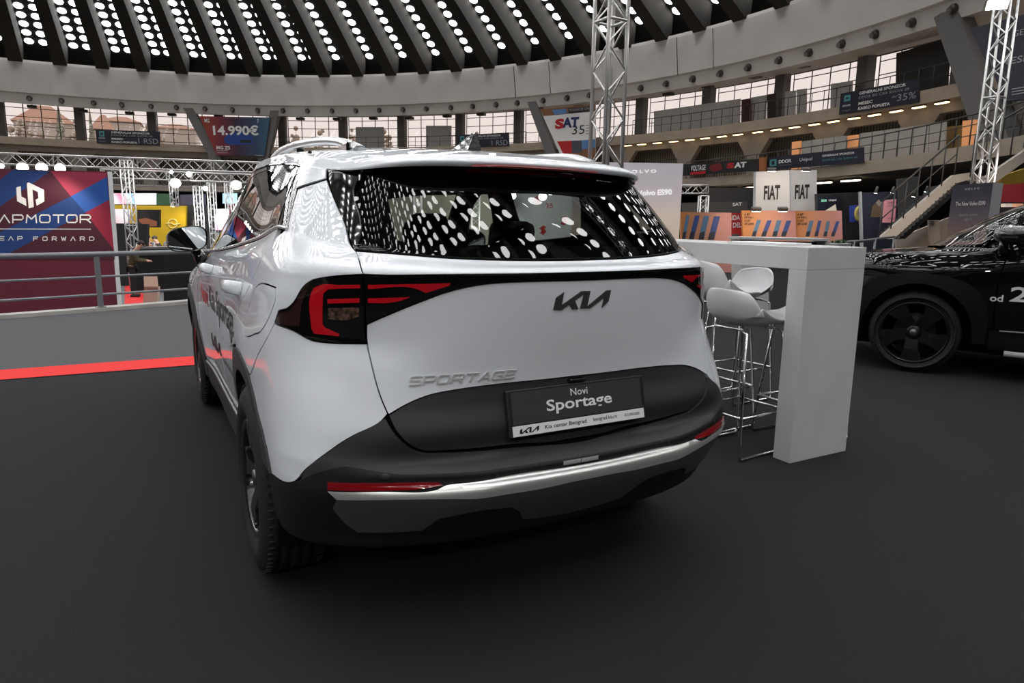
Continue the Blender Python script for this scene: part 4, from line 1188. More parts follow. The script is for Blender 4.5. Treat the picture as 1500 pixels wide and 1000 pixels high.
for i in range(len(pil_a)-1):
    a0, a1 = pil_a[i], pil_a[i+1]
    v = []
    for (ff, z) in ((0, 4.3), (.10, 4.3), (.10, 6.6), (.22, 7.75), (.78, 7.75), (.90, 6.6), (.90, 4.3), (1, 4.3), (1, 8.4), (0, 8.4)): v.append((a0+(a1-a0)*ff, z))
    V = [pol(a, 52.3, z) for a, z in v]+[pol(a, 52.8, z) for a, z in v]; n = len(v)
    F = [(0, 1, 2, 9), (2, 3, 9), (3, 4, 8, 9), (4, 5, 8), (5, 6, 7, 8)]
    F = F+[tuple(q+n for q in f_[::-1]) for f_ in F]+[(k, k+1, k+1+n, k+n) for k in range(1, 6)]
    tag(mesh_obj('trim_%d' % (i+1), V, F, mat('arch_concrete', (.235, .215, .19), .85)), 'angular concrete arch under the upper gallery', 'arch', 'arches under the upper gallery', 'structure')
# window bays
for i in range(len(pil_a)-1):
    a0, a1 = pil_a[i]+.42, pil_a[i+1]-.42
    e = tag(empty('window_%d' % (i+1), (0, 0, 0)), 'glazed window bay between two pillars of the upper gallery', 'window', 'gallery windows', 'structure')
    mb = MB()
    for k in range(5):
        a = a0+(a1-a0)*k/4; mb.tube([pol(a, 56, 9.0), pol(a, 56, 13.0)], .05, 4)
    for z in (9.7, 10.65, 11.6, 12.5):
        mb.tube([pol(a0, 56, z), pol((a0+a1)/2, 56.02, z), pol(a1, 56, z)], .035, 4)
    mb.build('window_bars', mull, e)
    for k in range(4):
        b0, b1 = a0+(a1-a0)*k/4, a0+(a1-a0)*(k+1)/4
        mesh_obj('pane', [pol(b0, 56, 9.0), pol(b1, 56, 9.0), pol(b1, 56, 13.0), pol(b0, 56, 13.0)], [(0, 1, 2, 3)], panem, e)
# boxes under the soffit (projectors)
for px, py in [(47,154),(122,160.5),(190,163.5),(252,166),(440,172),(494,172.5),(547,171.5),(600,171),(655,168),(705,165.5),(979,136),(1037,124),(1107,110),(1177,94),(1254,73),(1337,48)]:
    q = at(px, py+2, R=53.2); a = hang(q); t = math.radians(a); ra = np.array([math.sin(t), math.cos(t), 0]); ta = np.array([math.cos(t), -math.sin(t), 0])
    e = empty('floodlight', (q[0], q[1], 0)); e.location.z = q[2]
    mb = MB(); mb.obox((0, 0, 0), ta*.42, ra*.3, (0, 0, .13)); mb.build('housing', canm, e)
    mb = MB(); mb.tube([(0, 0, .1), (0, 0, max(.15, 12.6-q[2]))], .04, 6); mb.build('hanger', canm, e)
    tag(e, 'flat dark floodlight hung under the ring beam in front of the windows', 'floodlight', 'floodlights under the ring beam')
# slanting supports of the ring
def beam2(name, A, B, wa, wb, dpt, m, **k):
    A, B = np.array(A), np.array(B); mid = (A+B)/2; a = math.radians(hang(mid)); ta = np.array([math.cos(a), -math.sin(a), 0]); ra = np.array([math.sin(a), math.cos(a), 0])
    V = [A-ta*wa/2-ra*dpt/2, A+ta*wa/2-ra*dpt/2, A+ta*wa/2+ra*dpt/2, A-ta*wa/2+ra*dpt/2, B-ta*wb/2-ra*dpt/2, B+ta*wb/2-ra*dpt/2, B+ta*wb/2+ra*dpt/2, B-ta*wb/2+ra*dpt/2]
    return tag(mesh_obj(name, V, [(3,2,1,0),(4,5,6,7),(0,1,5,4),(1,2,6,5),(2,3,7,6),(3,0,4,7)], m), **k)
graybeam = mat('support_paint', (.155, .155, .155), .8)
def slant(p0, p1, w, lab):
    A = at(*p0, R=51.6); B = at(*p1, R=51.6)
    t = (A[2]-4.3)/(A[2]-B[2]); Bq = A+(B-A)*t; Aq = A+(A-B)*((12.9-A[2])/(A[2]-B[2]))
    beam2('pillar_slanted', Aq, Bq, w*1.0, w*1.3, 1.0, graybeam, label=lab, cat='support', kind='structure')
slant((282, 168), (314, 226), 1.0, 'grey slanting support left of the car price banner')
slant((403, 168), (389, 226), .95, 'grey slanting support right of the car price banner')
slant((787, 162), (808, 218), 1.0, 'grey slanting support beside the white banner with red letters')
slant((1400, 34), (1447, 158), 1.5, 'thick grey slanting support near the lit truss tower')
# ---- outside
w = bpy.data.worlds.new('world'); scene.world = w; w.use_nodes = True
bg = w.node_tree.nodes['Background']; bg.inputs[0].default_value = (1.0, .89, .84, 1); bg.inputs[1].default_value = .93
tag(mesh_obj('ground_outside', [pol(a, r, 3.5) for a, r in ((-60, 61), (-60, 170), (-20, 170), (20, 170), (60, 170), (100, 170), (150, 170), (150, 61), (100, 61), (60, 61), (20, 61), (-20, 61))],
    [(0, 1, 2, 11), (11, 2, 3, 10), (10, 3, 4, 9), (9, 4, 5, 8), (8, 5, 6, 7)], mat('outside_ground', (.35, .31, .27), .9)), 'pale ground outside the windows', 'ground', kind='structure')
roofr = mat('roof_tiles', (.58, .36, .28), .8); houw = mat('house_wall', (.68, .62, .57), .9)  # house and tree colours are paled: bright haze outside is put into them
treem = mat('winter_tree', (.50, .42, .36), .9); evg = mat('evergreen', (.30, .31, .25), .9)
def house(px, py_ridge, w, h, R, lab, wall=houw):
    q = at(px, py_ridge, R=R); z = q[2]; a = math.radians(hang(q)); e = tag(empty('house', (q[0], q[1], 0), -a), lab, 'house')
    mb = MB(); mb.box((-w/2, -4, 3.5), (w/2, 4, z-h)); mb.build('house_walls', wall, e)
    mb = MB(); V = [(-w/2-.4, -4.4, z-h), (w/2+.4, -4.4, z-h), (w/2+.4, 4.4, z-h), (-w/2-.4, 4.4, z-h), (-w*.12, 0, z), (w*.12, 0, z)]
    mb.add(V, [(0, 1, 5, 4), (1, 2, 5), (2, 3, 4, 5), (3, 0, 4), (3, 2, 1, 0)]); mb.build('house_roof', roofr, e)
house(64, 155, 8.5, 3.2, 112, 'house with a steep red tiled roof outside the first window bay')
house(151, 168, 2.4, 2.6, 92, 'small house with a pointed red roof outside the second window bay')
house(178, 171, 6.0, 1.3, 112, 'pale house with a low red roof beside the small pointed one')
house(258, 182, 7.0, 1.2, 108, 'low red roofed house outside the third window bay')
rng = random.Random(3)
def tree(px, py_top, w, R, m, lab, grp=None):
    q = at(px, py_top, R=R); zt = q[2]; e = tag(empty('tree', (q[0], q[1], 3.5)), lab, 'tree', grp)
    mb = MB(); mb.tube([(0, 0, 0), (0, 0, (zt-3.5)*.6)], [.28, .12], 6); mb.build('trunk', treem, e)
    mb = MB(); H = zt-3.5
    if m is evg:
        for k in range(7): mb.lathe([(w*.5*(1-k/7.5), H*(.2+.11*k)), (w*.1*(1-k/7.5), H*(.36+.11*k))], 9)
    else:
        for k in range(60):
            a = rng.uniform(0, 2*PI); r = w*.5*rng.random()**.5; z = H*(.35+.65*rng.random()*(1-.5*r/w*2))
            mb.tube([(0, 0, H*.3), (r*math.cos(a)*.6, r*math.sin(a)*.6, z*.75), (r*math.cos(a), r*math.sin(a), z)], [.10, .06, .02], 4)
            mb.sphere((r*math.cos(a), r*math.sin(a), z), rng.uniform(.25, .6), 5, 4)
    mb.build('crown', m, e)
tree(30, 158, 7, 96, treem, 'bare brown tree outside, left of the steep red roof')
tree(85, 158, 4, 98, evg, 'dark evergreen beside the steep red roof')
tree(104, 160, 3, 94, treem, 'bare tree just left of a window pillar')
tree(131, 161, 2.2, 82, evg, 'slim evergreen between two red roofed houses')
tree(217, 160, 5, 98, treem, 'bare tree outside between the pale house and the banner')
for px, py, w_ in ((430, 176, 3.4), (472, 181, 3), (520, 176, 3.4), (564, 176, 3), (695, 178, 4)):
    tree(px, py, w_, 96, treem, 'hazy bare tree seen through the windows above the car roof', 'bare trees above the car roof')
# gallery railings
def railing(name, a0, a1, R, z0, h, step, lab, bars=2, m=dsteel, r=.03, glass=False):
    e = tag(empty(name, pol((a0+a1)/2, R, z0)), lab, 'railing'); base = np.array(e.location)
    n = max(2, int(round((a1-a0)/step))); k = max(4, int((a1-a0)/1.2))
    for b_ in range(bars):
        z = z0+h*(b_+1)/bars; mb = MB(); mb.tube([pol(a0+(a1-a0)*i/k, R, z)-base for i in range(k+1)], r if b_ == bars-1 else r*.6, 6); mb.build('rail', m, e)
    for i in range(n+1):
        a = a0+(a1-a0)*i/n; mb = MB(); mb.tube([pol(a, R, z0)-base, pol(a, R, z0+h)-base], r*.9, 6); mb.build('post', m, e)
    return e
def ang(px, py, R): return hang(at(px, py, R=R))
railing('railing', ang(925, 205, R_U), ang(1430, 135, R_U), R_U+.1, Z_U1, 1.25, 1.15, 'thin dark railing along the upper gallery')
railing('railing', ang(1003, 262, R_L), ang(1492, 200, R_L)+6, R_L+.12, Z_L1, 1.1, 1.25, 'dark railing along the lower gallery above the booths', bars=3)
railing('railing', ang(405, 212, R_U), ang(770, 210, R_U), R_U+.1, Z_U1, 1.1, 1.6, 'thin railing of the far gallery above the car roof')
# strip lights under the galleries
warm = emat('warm_tube', (1, .62, .30), 5.0)
def striplight(px, py, R, z, L, lab, grp, m=warm):
    q = at(px, py, R=R); a = hang(q); t = math.radians(a); ta = np.array([math.cos(t), -math.sin(t), 0]); ra = np.array([math.sin(t), math.cos(t), 0])
    p = pol(a, R, z); e = empty('strip_light', p)
    mb = MB(); mb.obox((0, 0, .05), ta*L/2, ra*.12, (0, 0, .05)); mb.build('lamp_body', canm, e)
    mb = MB(); mb.obox((0, 0, -.03), ta*L/2*.97, ra*.10, (0, 0, .028)); mb.build('lamp_tube', m, e)
    tag(e, lab, 'strip light', grp)
for px, py in [(919,210),(940,208.4),(963,206.4),(987,204),(1010.5,201.6),(1033,199.2),(1057.6,196.8),(1081,194.4),(1110,191.3),(1137,188),(1164,184),(1193,180.5),(1221,176.5),(1251,172),(1281,166.6),(1313,161.8),(1346,156),(1380,150)]:
    striplight(px, py, R_U+.25, Z_U0-.1, .85, 'warm glowing strip light under the edge of the upper gallery', 'strip lights under the upper gallery')
for px, py in ((1068, 273), (1100, 271), (1205, 267), (1246, 263)):
    striplight(px, py, R_L+1.2, Z_L0-.12, 1.3, 'strip light under the lower gallery above the booths', 'strip lights under the lower gallery', emat('cool_tube', (1, .80, .58), 9.0))
# boards standing on the galleries
def board(quad, R, lab, m=boardm, cat='board', grp=None, name='partition_board', thick=.08, R2=None, foot=None):
    """upright board from its four photo corners (top left, top right, bottom right, bottom left)"""
    P = [at(*q, R=R if (i in (0, 3) or R2 is None) else R2) for i, q in enumerate(quad)]
    if foot is not None: P[2][2] = P[3][2] = foot
    A, B = (P[0]+P[3])/2, (P[1]+P[2])/2
    n = np.cross(B-A, [0, 0, 1.]); n = n/np.linalg.norm(n)
    V = [tuple(p) for p in P]+[tuple(p+n*-thick) for p in P]
    o = mesh_obj(name, V, [(3, 2, 1, 0), (4, 5, 6, 7), (0, 1, 5, 4), (1, 2, 6, 5), (2, 3, 7, 6), (3, 0, 4, 7)], m)
    return tag(o, lab, cat, grp)
bx = [958, 971, 984, 997, 1010, 1028, 1050, 1070, 1085]
for i in range(len(bx)-1):
    x0, x1 = bx[i], bx[i+1]-.8; yt = lambda x: 163-(x-958)*.146; yb = lambda x: 194-(x-958)*.155
    board([(x0, yt(x0)), (x1, yt(x1)), (x1, yb(x1)), (x0, yb(x0))], R_U+2.2, 'tall grey partition board standing on the upper gallery behind the railing', grp='boards on the upper gallery', foot=Z_U1)
for x0, x1 in ((1086, 1098), (1124, 1136)):
    board([(x0, 146-(x0-1086)*.2), (x1, 144-(x0-1086)*.2), (x1, 178-(x0-1086)*.15), (x0, 180-(x0-1086)*.15)], R_U+2.0, 'dark red poster board among the grey boards' if x0 < 1100 else 'dark brown poster board right of the red one', mat('brown_board', (.055, .018, .018), .6) if x0 < 1100 else mat('umber_board', (.035, .022, .016), .7), name='poster_board', foot=Z_U1)
for x0, x1 in ((1099, 1111), (1111, 1123), (1150, 1166), (1167, 1182), (1217, 1232), (1232, 1249)):
    yy = 143-(x0-1099)*.17
    board([(x0, yy), (x1-.7, yy-2), (x1-.7, yy+34), (x0, yy+36)], R_U+2.4, 'grey partition board standing on the upper gallery behind the railing', grp='more boards on the upper gallery', foot=Z_U1)
for x0, x1, y0 in ((521, 562, 186), (624, 661, 184)):
    board([(x0, y0), (x1, y0), (x1, 214), (x0, 214)], R_U+1.0, 'pale grey booth wall on the far gallery, the %s of two above the car roof' % ('one over the rear rail' if x0 < 600 else 'one near the aerial'), mat('pale_board', (.30, .29, .28), .8), foot=Z_U1)
for k, (x0, x1) in enumerate([(1175, 1189), (1190, 1205), (1206, 1221), (1222, 1239), (1260, 1277), (1278, 1295), (1296, 1316), (1317, 1338), (1339, 1361), (1362, 1385)]):
    yt = 207-(x0-1175)*.138; board([(x0, yt), (x1, yt-.12*(x1-x0)), (x1, yt+30), (x0, yt+32)], R_L+2.5, 'pale square board in a row on the lower gallery behind the railing', mat('cream_board', (.33, .31, .285), .8), grp='boards on the lower gallery', foot=Z_L1)
for x0, x1, y0, lab in ((1160, 1173, 208, 'orange lit doorway panel left of the cream boards'), (1241, 1257, 199, 'bright orange lit panel between the cream boards'), (1410, 1430, 177, 'orange lit panel beside the lit truss tower')):
    board([(x0, y0), (x1, y0-2), (x1, y0+34), (x0, y0+35)], R_L+3.0, lab, mat('orange_panel', (.60, .26, .10), .6, emit=(1, .45, .2), es=.25), name='orange_board', cat='panel', foot=Z_L1)
board([(1385, 186), (1409, 183), (1409, 226), (1385, 229)], R_L+3.2, 'ochre timber panel right of the cream boards', mat('ochre_board', (.22, .13, .035), .7), name='timber_board', cat='panel', foot=Z_L1)

board([(1313, 78), (1390, 55), (1390, 126), (1313, 140)], 54.6, 'dark partition closing the gallery windows beside the slanting support', mat('dark_board', (.05, .048, .045), .8), foot=Z_U1)
# ------------------------------------------------------------------ banners and booths
FWD = np.array([math.sin(YAW), math.cos(YAW), 0.]); RGT = np.array([math.cos(YAW), -math.sin(YAW), 0.])
class Plane:
    """upright plane; photo positions can be carried onto it"""
    def __init__(s, o, n): s.o = np.array(o, float); s.n = np.array(n, float)/np.linalg.norm(n)
    def at(s, px, py, off=0.0):
        v = ray(px, py); t = ((s.o+s.n*off-CAM)@s.n)/(v@s.n); return CAM+t*v
    def art(s, name, pts, m, parent=None, off=.01):
        P = [s.at(*p, off=off) for p in pts]
        from mathutils.geometry import tessellate_polygon
        tri = tessellate_polygon([[Vector(p) for p in P]])
        F = []
        for t in tri:
            nn = np.cross(P[t[1]]-P[t[0]], P[t[2]]-P[t[0]]); F.append(t if nn@s.n > 0 else t[::-1])
        return mesh_obj(name, P, F, m, parent)
    def text(s, name, body, p0, p1, hpx, m, parent=None, off=.014, **k):
        """text whose middle line runs from p0 to p1 in the photo"""
        A, B = s.at(*p0, off=off), s.at(*p1, off=off); c = (A+B)/2
        up = s.at((p0[0]+p1[0])/2, (p0[1]+p1[1])/2-hpx/2, off=off)-s.at((p0[0]+p1[0])/2, (p0[1]+p1[1])/2+hpx/2, off=off)
        M_ = frame_M(c, B-A, up)
        return text(name, body, M_, np.linalg.norm(B-A), np.linalg.norm(up), m, parent, **k)
def facing(px, py, d, yaw=0.0):
    """plane through a photo position at a depth, turned by yaw degrees from square-on"""
    n = -FWD*math.cos(math.radians(yaw))+RGT*math.sin(math.radians(yaw)); return Plane(at(px, py, d=d), n)
def quad_plane(q, d0, d1):
    A, B = at(*q[0], d=d0), at(*q[1], d=d1); n = np.cross(np.array([0, 0, 1.]), B-A); n = n if n@(CAM-A) > 0 else -n
    return Plane(A, n)
def slab_on(pl, pts, thick, name, m, parent=None):
    """board of real thickness standing behind its printed face"""
    P = [pl.at(*p) for p in pts]; n = len(P)
    for p in P: p[2] = max(p[2], .0 if np.hypot(*(p[:2]-HC)) > RE else -1.2)      # boards end at the floor they stand on
    V = P+[p-pl.n*thick for p in P]
    ar = np.cross(P[1]-P[0], P[2]-P[0])@pl.n
    top = tuple(range(n)) if ar > 0 else tuple(range(n))[::-1]
    F = [top, tuple(i+n for i in top[::-1])]+[(top[i], top[i-1], top[i-1]+n, top[i]+n) for i in range(n)]
    F = [f if True else f for f in F]
    return mesh_obj(name, V, F, m, parent)
def C(name, r, g, b, rough=.6, **k): return mat(name, (r, g, b), rough, **k)
navy = C('banner_navy', .014, .014, .028); wht = C('print_white', .70, .70, .70); ltgrey = C('print_grey', .30, .31, .33)
teal = C('print_teal', .08, .30, .32); redp = C('print_red', .45, .015, .02); blk = C('print_black', .012, .012, .012)

# price banner between the slanting supports
pl = Plane(at(340, 200, R=50.6), -np.array([math.sin(math.radians(hang(at(340, 200, R=50.6)))), math.cos(math.radians(hang(at(340, 200, R=50.6)))), 0]))
bq = [(292, 170), (395.5, 172), (387, 228.5), (317, 227)]
def gradmat(name, cols, axis, span, origin, rough=.6, emit=0.0):
    """printed colour run along an object direction"""
    m = bpy.data.materials.new(name); m.use_nodes = True; nt = m.node_tree; b = nt.nodes['Principled BSDF']
    g = nt.nodes.new('ShaderNodeNewGeometry'); d = nt.nodes.new('ShaderNodeVectorMath'); d.operation = 'DOT_PRODUCT'
    sb = nt.nodes.new('ShaderNodeVectorMath'); sb.operation = 'SUBTRACT'; sb.inputs[1].default_value = tuple(origin)
    nt.links.new(g.outputs['Position'], sb.inputs[0]); nt.links.new(sb.outputs[0], d.inputs[0]); d.inputs[1].default_value = tuple(np.array(axis)/span)
    r = nt.nodes.new('ShaderNodeValToRGB'); nt.links.new(d.outputs['Value'], r.inputs[0])
    while len(r.color_ramp.elements) < len(cols): r.color_ramp.elements.new(.5)
    for e_, (p, c) in zip(r.color_ramp.elements, cols): e_.position = p; e_.color = (*c, 1)
    nt.links.new(r.outputs[0], b.inputs['Base Color']); b.inputs['Roughness'].default_value = rough
    if emit: nt.links.new(r.outputs[0], b.inputs['Emission Color']); b.inputs['Emission Strength'].default_value = emit
    return m
L_, R_ = pl.at(300, 200), pl.at(393, 200)
bm = gradmat('price_banner_print', [(0, (.30, .04, .02)), (.25, (.16, .015, .03)), (.5, (.035, .012, .04)), (.8, (.02, .05, .12)), (1, (.03, .10, .17))], (R_-L_)/np.linalg.norm(R_-L_), np.linalg.norm(R_-L_), L_)
e = tag(slab_on(pl, bq, .12, 'banner', bm), 'red to blue car banner with a large white price hung between two grey supports', 'banner')
pl.text('banner_price', '14.990€', (312, 190.5), (378.5, 191), 15, wht, e, bold=.03)
pl.text('banner_logo', 'MG', (299.5, 176.5), (307, 176.8), 6, wht, e, bold=.02)
pl.text('banner_model', 'MG ZS', (317, 216), (337, 216.4), 5, wht, e, bold=.03)
pl.text('banner_term', '7', (376.5, 177.5), (379, 177.5), 6, wht, e)
bl = C('print_blue', .015, .05, .24)
pl.art('banner_picture', [(328, 203), (334, 196), (345, 193), (360, 194), (370, 200), (371, 210), (358, 212), (338, 212), (329, 209)], bl, e)
pl.art('banner_picture', [(352, 205), (368, 205), (368, 209), (353, 209)], blk, e, off=.016)
for y0 in (220, 223): pl.art('banner_small_print', [(317.5, y0), (334, y0+.3), (334, y0+1.3), (317.5, y0+1)], ltgrey, e)
pl.art('banner_small_print', [(373, 227), (386, 227.2), (386, 228), (373, 227.8)], ltgrey, e)
# white banner with red letters
def radial_plane(px, py, R):
    p = at(px, py, R=R); t = math.radians(hang(p)); return Plane(p, (-math.sin(t), -math.cos(t), 0))
pl = radial_plane(835, 195, 50.4)
sb = [(789, 158), (864, 153), (866, 226), (812, 226)]
e = tag(slab_on(pl, [(791, 160), (872, 153), (872, 232), (824, 234)], .12, 'banner', wht), 'white banner with red letters and a thin number, beside the lit truss tower', 'banner')
pl.art('banner_picture', [(791, 160), (872, 153), (872, 163), (796, 170)], C('print_umber', .20, .09, .04), e)
pl.art('banner_picture', [(808, 161), (830, 159), (830, 166), (813, 168)], C('print_skyblue', .08, .20, .42), e, off=.016)
pl.art('banner_picture', [(832, 158.4), (868, 155), (868, 163), (833, 166)], blk, e, off=.018)
pl.text('banner_line', 'WARRIOR ON', (834, 161.5), (863, 158.5), 4, ltgrey, e, off=.03)
pl.text('banner_letters', 'S', (813, 182), (826.5, 180.5), 15, redp, e, bold=.06)
pl.text('banner_letters', 'AT', (824, 180), (848, 178.5), 15, C('print_deepblue', .012, .02, .10), e, bold=.05)
pl.text('banner_number', '35', (838, 190.5), (856.5, 189.5), 13, blk, e)
for y0 in (183, 187, 191, 195): pl.art('banner_small_print', [(858, y0), (866, y0-.4), (866, y0+1), (858, y0+1.4)], ltgrey, e)
pl.art('banner_picture', [(816, 207), (837, 206), (838, 224), (825, 225)], redp, e)
pl.art('banner_picture', [(837, 206), (852, 205.4), (853, 223), (838, 224)], C('print_slate', .06, .07, .09), e)
pl.art('banner_picture', [(852, 205.4), (872, 204), (872, 216), (853, 219)], C('print_skyblue', .08, .20, .42), e)
pl.art('banner_picture', [(853, 219), (872, 216), (872, 232), (826, 234), (825, 225)], C('print_umber', .20, .09, .04), e, off=.009)
# sponsor banners
def sponsor(quad, R, lab, scale=1.0, lines=(), m=navy, R2=None, grp=None):
    if R2 is None: pl_ = radial_plane((quad[0][0]+quad[1][0])/2, (quad[0][1]+quad[3][1])/2, R)
    else:
        A, B = at(*quad[3], R=R), at(*quad[2], R=R2); n = np.cross(np.array([0, 0, 1.]), B-A); pl_ = Plane(A, n if n@(CAM-A) > 0 else -n)
    e_ = tag(slab_on(pl_, quad, .06, 'banner', m), lab, 'banner', grp)
    def q(u, v):
        a = np.array(quad, float); return tuple((a[0]*(1-u)+a[1]*u)*(1-v)+(a[3]*(1-u)+a[2]*u)*v)
    H = abs(quad[3][1]-quad[0][1])
    for (body, u0, u1, v_, hh, mm, bold) in lines:
        pl_.text('banner_lettering', body, q(u0, v_), q(u1, v_), hh*H, mm, e_, bold=bold)
    return e_, pl_, q
dd = [('GENERALNI SPONZOR', .24, .84, .16, .14, wht, .02), ('DDOR BG CAR SHOW 09', .24, .88, .36, .12, ltgrey, .0), ('MESEC', .24, .42, .63, .14, wht, .03), ('KASKO POPUSTA', .24, .64, .86, .14, wht, .03), ('DDOR', .04, .14, .62, .08, wht, .02), ('Unipol', .04, .14, .86, .10, ltgrey, 0)]
def sponsor_logo(e_, pl_, q, u0, u1, v0, v1):
    pl_.art('banner_emblem', [q(u0, v0), q(u1, v0), q(u1, v1), q(u0, v1)], teal, e_)
    pl_.art('banner_emblem', [q(u0+.02, v0+.10), q(u1-.02, v0+.10), q(u1-.02, v1-.10), q(u0+.02, v1-.10)], navy, e_, off=.016)
s_ = sponsor([(140, 189.5), (234.5, 193), (234.5, 213.5), (141.5, 209.5)], R_U-.15, 'dark sponsor banner on the far gallery left of the car price banner', lines=dd[:4]+dd[4:]+[('1 RSD', .66, .97, .70, .38, ltgrey, 0)])
sponsor_logo(*s_, .05, .13, .12, .5)
s_ = sponsor([(670.5, 197.5), (745.5, 194.5), (746, 214), (670.5, 216)], R_U-.15, 'dark sponsor banner on the far gallery behind the car aerial', lines=dd[:2]+dd[4:]+[('1 RSD', .66, .97, .72, .40, ltgrey, 0)])
sponsor_logo(*s_, .05, .13, .12, .5)
s_ = sponsor([(1231.6, 137), (1345.6, 114.7), (1345.6, 150), (1228.7, 168)], R_U-.12, 'dark sponsor banner with a discount on the upper gallery railing', R2=R_U-.12, lines=dd+[('do', .66, .73, .58, .1, ltgrey, 0), ('35%', .73, .97, .66, .32, ltgrey, 0)])
sponsor_logo(*s_, .05, .13, .14, .42)
s_ = sponsor([(1123.5, 231), (1264.5, 215.5), (1264.5, 238), (1123, 249)], R_L-.12, 'navy sponsor banner on the lower gallery above the lit white sign boxes', R2=R_L-.12,
    lines=[('DDOR', .125, .255, .42, .28, wht, .03), ('Unipol', .34, .47, .46, .34, wht, .0), ('GENERALNI SPONZOR', .575, .91, .30, .17, wht, .02), ('DDOR BG CAR SHOW 09', .575, .94, .62, .15, teal, .0), ('OSIGURANJE', .125, .255, .72, .07, ltgrey, 0)])
sponsor_logo(*s_, .03, .10, .2, .72)
s_ = sponsor([(1001.5, 240.5), (1111, 232.5), (1111, 250), (1000, 257.5)], R_L-.12, 'black banner with red and white club lettering on the lower gallery', m=blk, R2=R_L-.12,
    lines=[('VOLTAGE', .10, .30, .40, .46, wht, .02), ('S', .58, .68, .40, .48, redp, .06), ('AT', .68, .84, .40, .48, wht, .05)])
s_[1].art('banner_emblem', [s_[2](.10, .72), s_[2](.30, .72), s_[2](.30, .95), s_[2](.10, .95)], redp, s_[0])
s_[1].art('banner_emblem', [s_[2](.36, .2), s_[2](.5, .15), s_[2](.52, .7), s_[2](.4, .85), s_[2](.34, .5)], C('print_maroon', .16, .01, .015), s_[0])
# orange pillar banner between the two
board([(1111.8, 231), (1121.5, 230), (1121.5, 250), (1111.8, 251)], R_L-.38, 'small orange panel between the two lower gallery banners', mat('orange_print', (.30, .10, .03), .6), name='orange_banner', cat='banner')
pl = quad_plane([(1424, 30), (1520, -6)], 15.5, 14.2)
e = tag(slab_on(pl, [(1421, 42), (1540, 10), (1540, 141), (1474, 148)], .15, 'banner', navy), 'large dark banner behind the lit truss tower at the top right', 'banner')
pl.text('banner_lettering', 'GENERALNI SPONZOR', (1484, 50), (1640, 12), 9, ltgrey, e)
pl.text('banner_lettering', 'MESEC KASKO', (1466, 92), (1600, 66), 10, ltgrey, e, bold=.01)
for y0 in (128, 132, 136): pl.art('banner_small_print', [(1482, y0+2), (1530, y0-6), (1530, y0-4.6), (1482, y0+3.2)], ltgrey, e)

# ------------------------------------------------------------------ trusses
alu = mat('aluminium', (.62, .62, .61), .32, metal=.85)
def truss(name, A, B, w, lab, seg=None, r=.024, hint=None, grp=None, m=None, cap=True, cat='truss'):
    """square lattice truss from A to B"""
    m = m or alu
    A, B = np.array(A, float), np.array(B, float); t = B-A; L = np.linalg.norm(t); t /= L
    h = np.array(hint if hint is not None else ([0, 0, 1.] if abs(t[2]) < .7 else FWD), float); x = h-t*(h@t); x /= np.linalg.norm(x); y = np.cross(t, x)
    e_ = tag(empty(name, A), lab, cat, grp); cs = [(i, j) for i, j in ((-1, -1), (1, -1), (1, 1), (-1, 1))]
    pt = lambda k, s: (cs[k % 4][0]*x+cs[k % 4][1]*y)*w/2+t*s
    for k in range(4):
        mb = MB(); mb.tube([pt(k, 0), pt(k, L)], r, 8); mb.build('chord', m, e_)
    n = seg or max(2, int(round(L/w/1.0)))
    mb = MB()
    for k in range(4):
        for i in range(n):
            s0, s1 = L*i/n, L*(i+1)/n
            a, b_ = (k, k+1) if (i+k) % 2 == 0 else (k+1, k)
            mb.tube([pt(a, s0), pt(b_, s1)], r*.5, 5, caps=False)
    if cap:
        for s in [L*i/max(1, round(L/2.0)) for i in range(max(1, round(L/2.0))+1)]:
            for k in range(4): mb.tube([pt(k, s), pt(k+1, s)], r*.8, 6, caps=False)
    mb.build('bracing', m, e_)
    return e_
q = at(887, 245, d=8.8)
truss('truss_tower', (q[0], q[1], 0.0), (q[0], q[1], 7.6), .29, 'shiny aluminium truss tower rising behind the roof of the white SUV', hint=RGT*.857+FWD*.515, r=.025, cat='truss tower')
q = at(1455, 150, d=12.5)
TW = truss('truss_tower', (q[0]-.0, q[1], 0.0), (q[0], q[1], at(1470, -6, d=12.5)[2]), .26, 'aluminium truss tower with a bright lamp on top at the right', hint=RGT*.857+FWD*.515, r=.025, cat='truss tower')
ledw = emat('led_white', (.95, .98, 1), 60)
def lamp(px, py, d, rad, lab, grp=None, es=ledw, tilt=None, name='lamp', wdt=None):
    p = at(px, py, d=d); e_ = tag(empty(name, p), lab, 'lamp', grp)
    v = CAM-p; v = v/np.linalg.norm(v); aim = np.array(tilt, float) if tilt is not None else v+np.array([0, 0, -.5]); aim /= np.linalg.norm(aim)
    h = np.cross([0, 0, 1.], aim); h /= np.linalg.norm(h); u = np.cross(aim, h); W_ = wdt or rad
    mb = MB()
    if wdt: mb.obox(-aim*.05, h*W_*1.1, u*rad*1.1, aim*.045)
    else:
        MM = Vector(aim).to_track_quat('Z', 'Y').to_matrix().to_4x4(); mb.lathe([(0, -.20), (rad*.7, -.18), (rad*1.08, 0), (rad, 0)], 18, MM)
    mb.build('housing', canm, e_)
    mb = MB(); k = 20; V = [h*W_*math.cos(2*PI*i/k)+u*rad*math.sin(2*PI*i/k)+aim*.004 for i in range(k)]
    if wdt: V = [h*W_*i+u*rad*j+aim*.004 for i, j in ((-1, -1), (1, -1), (1, 1), (-1, 1))]
    nn = np.cross(V[1]-V[0], V[2]-V[0]); F = tuple(range(len(V))); mb.add(V, [F if nn@aim > 0 else F[::-1]]); mb.build('lens', es, e_)
    return e_
lamp(1461, 7, 12.0, .08, 'bright white floodlight on top of the right truss tower', wdt=.16, tilt=(-.55, -.5, -.6))
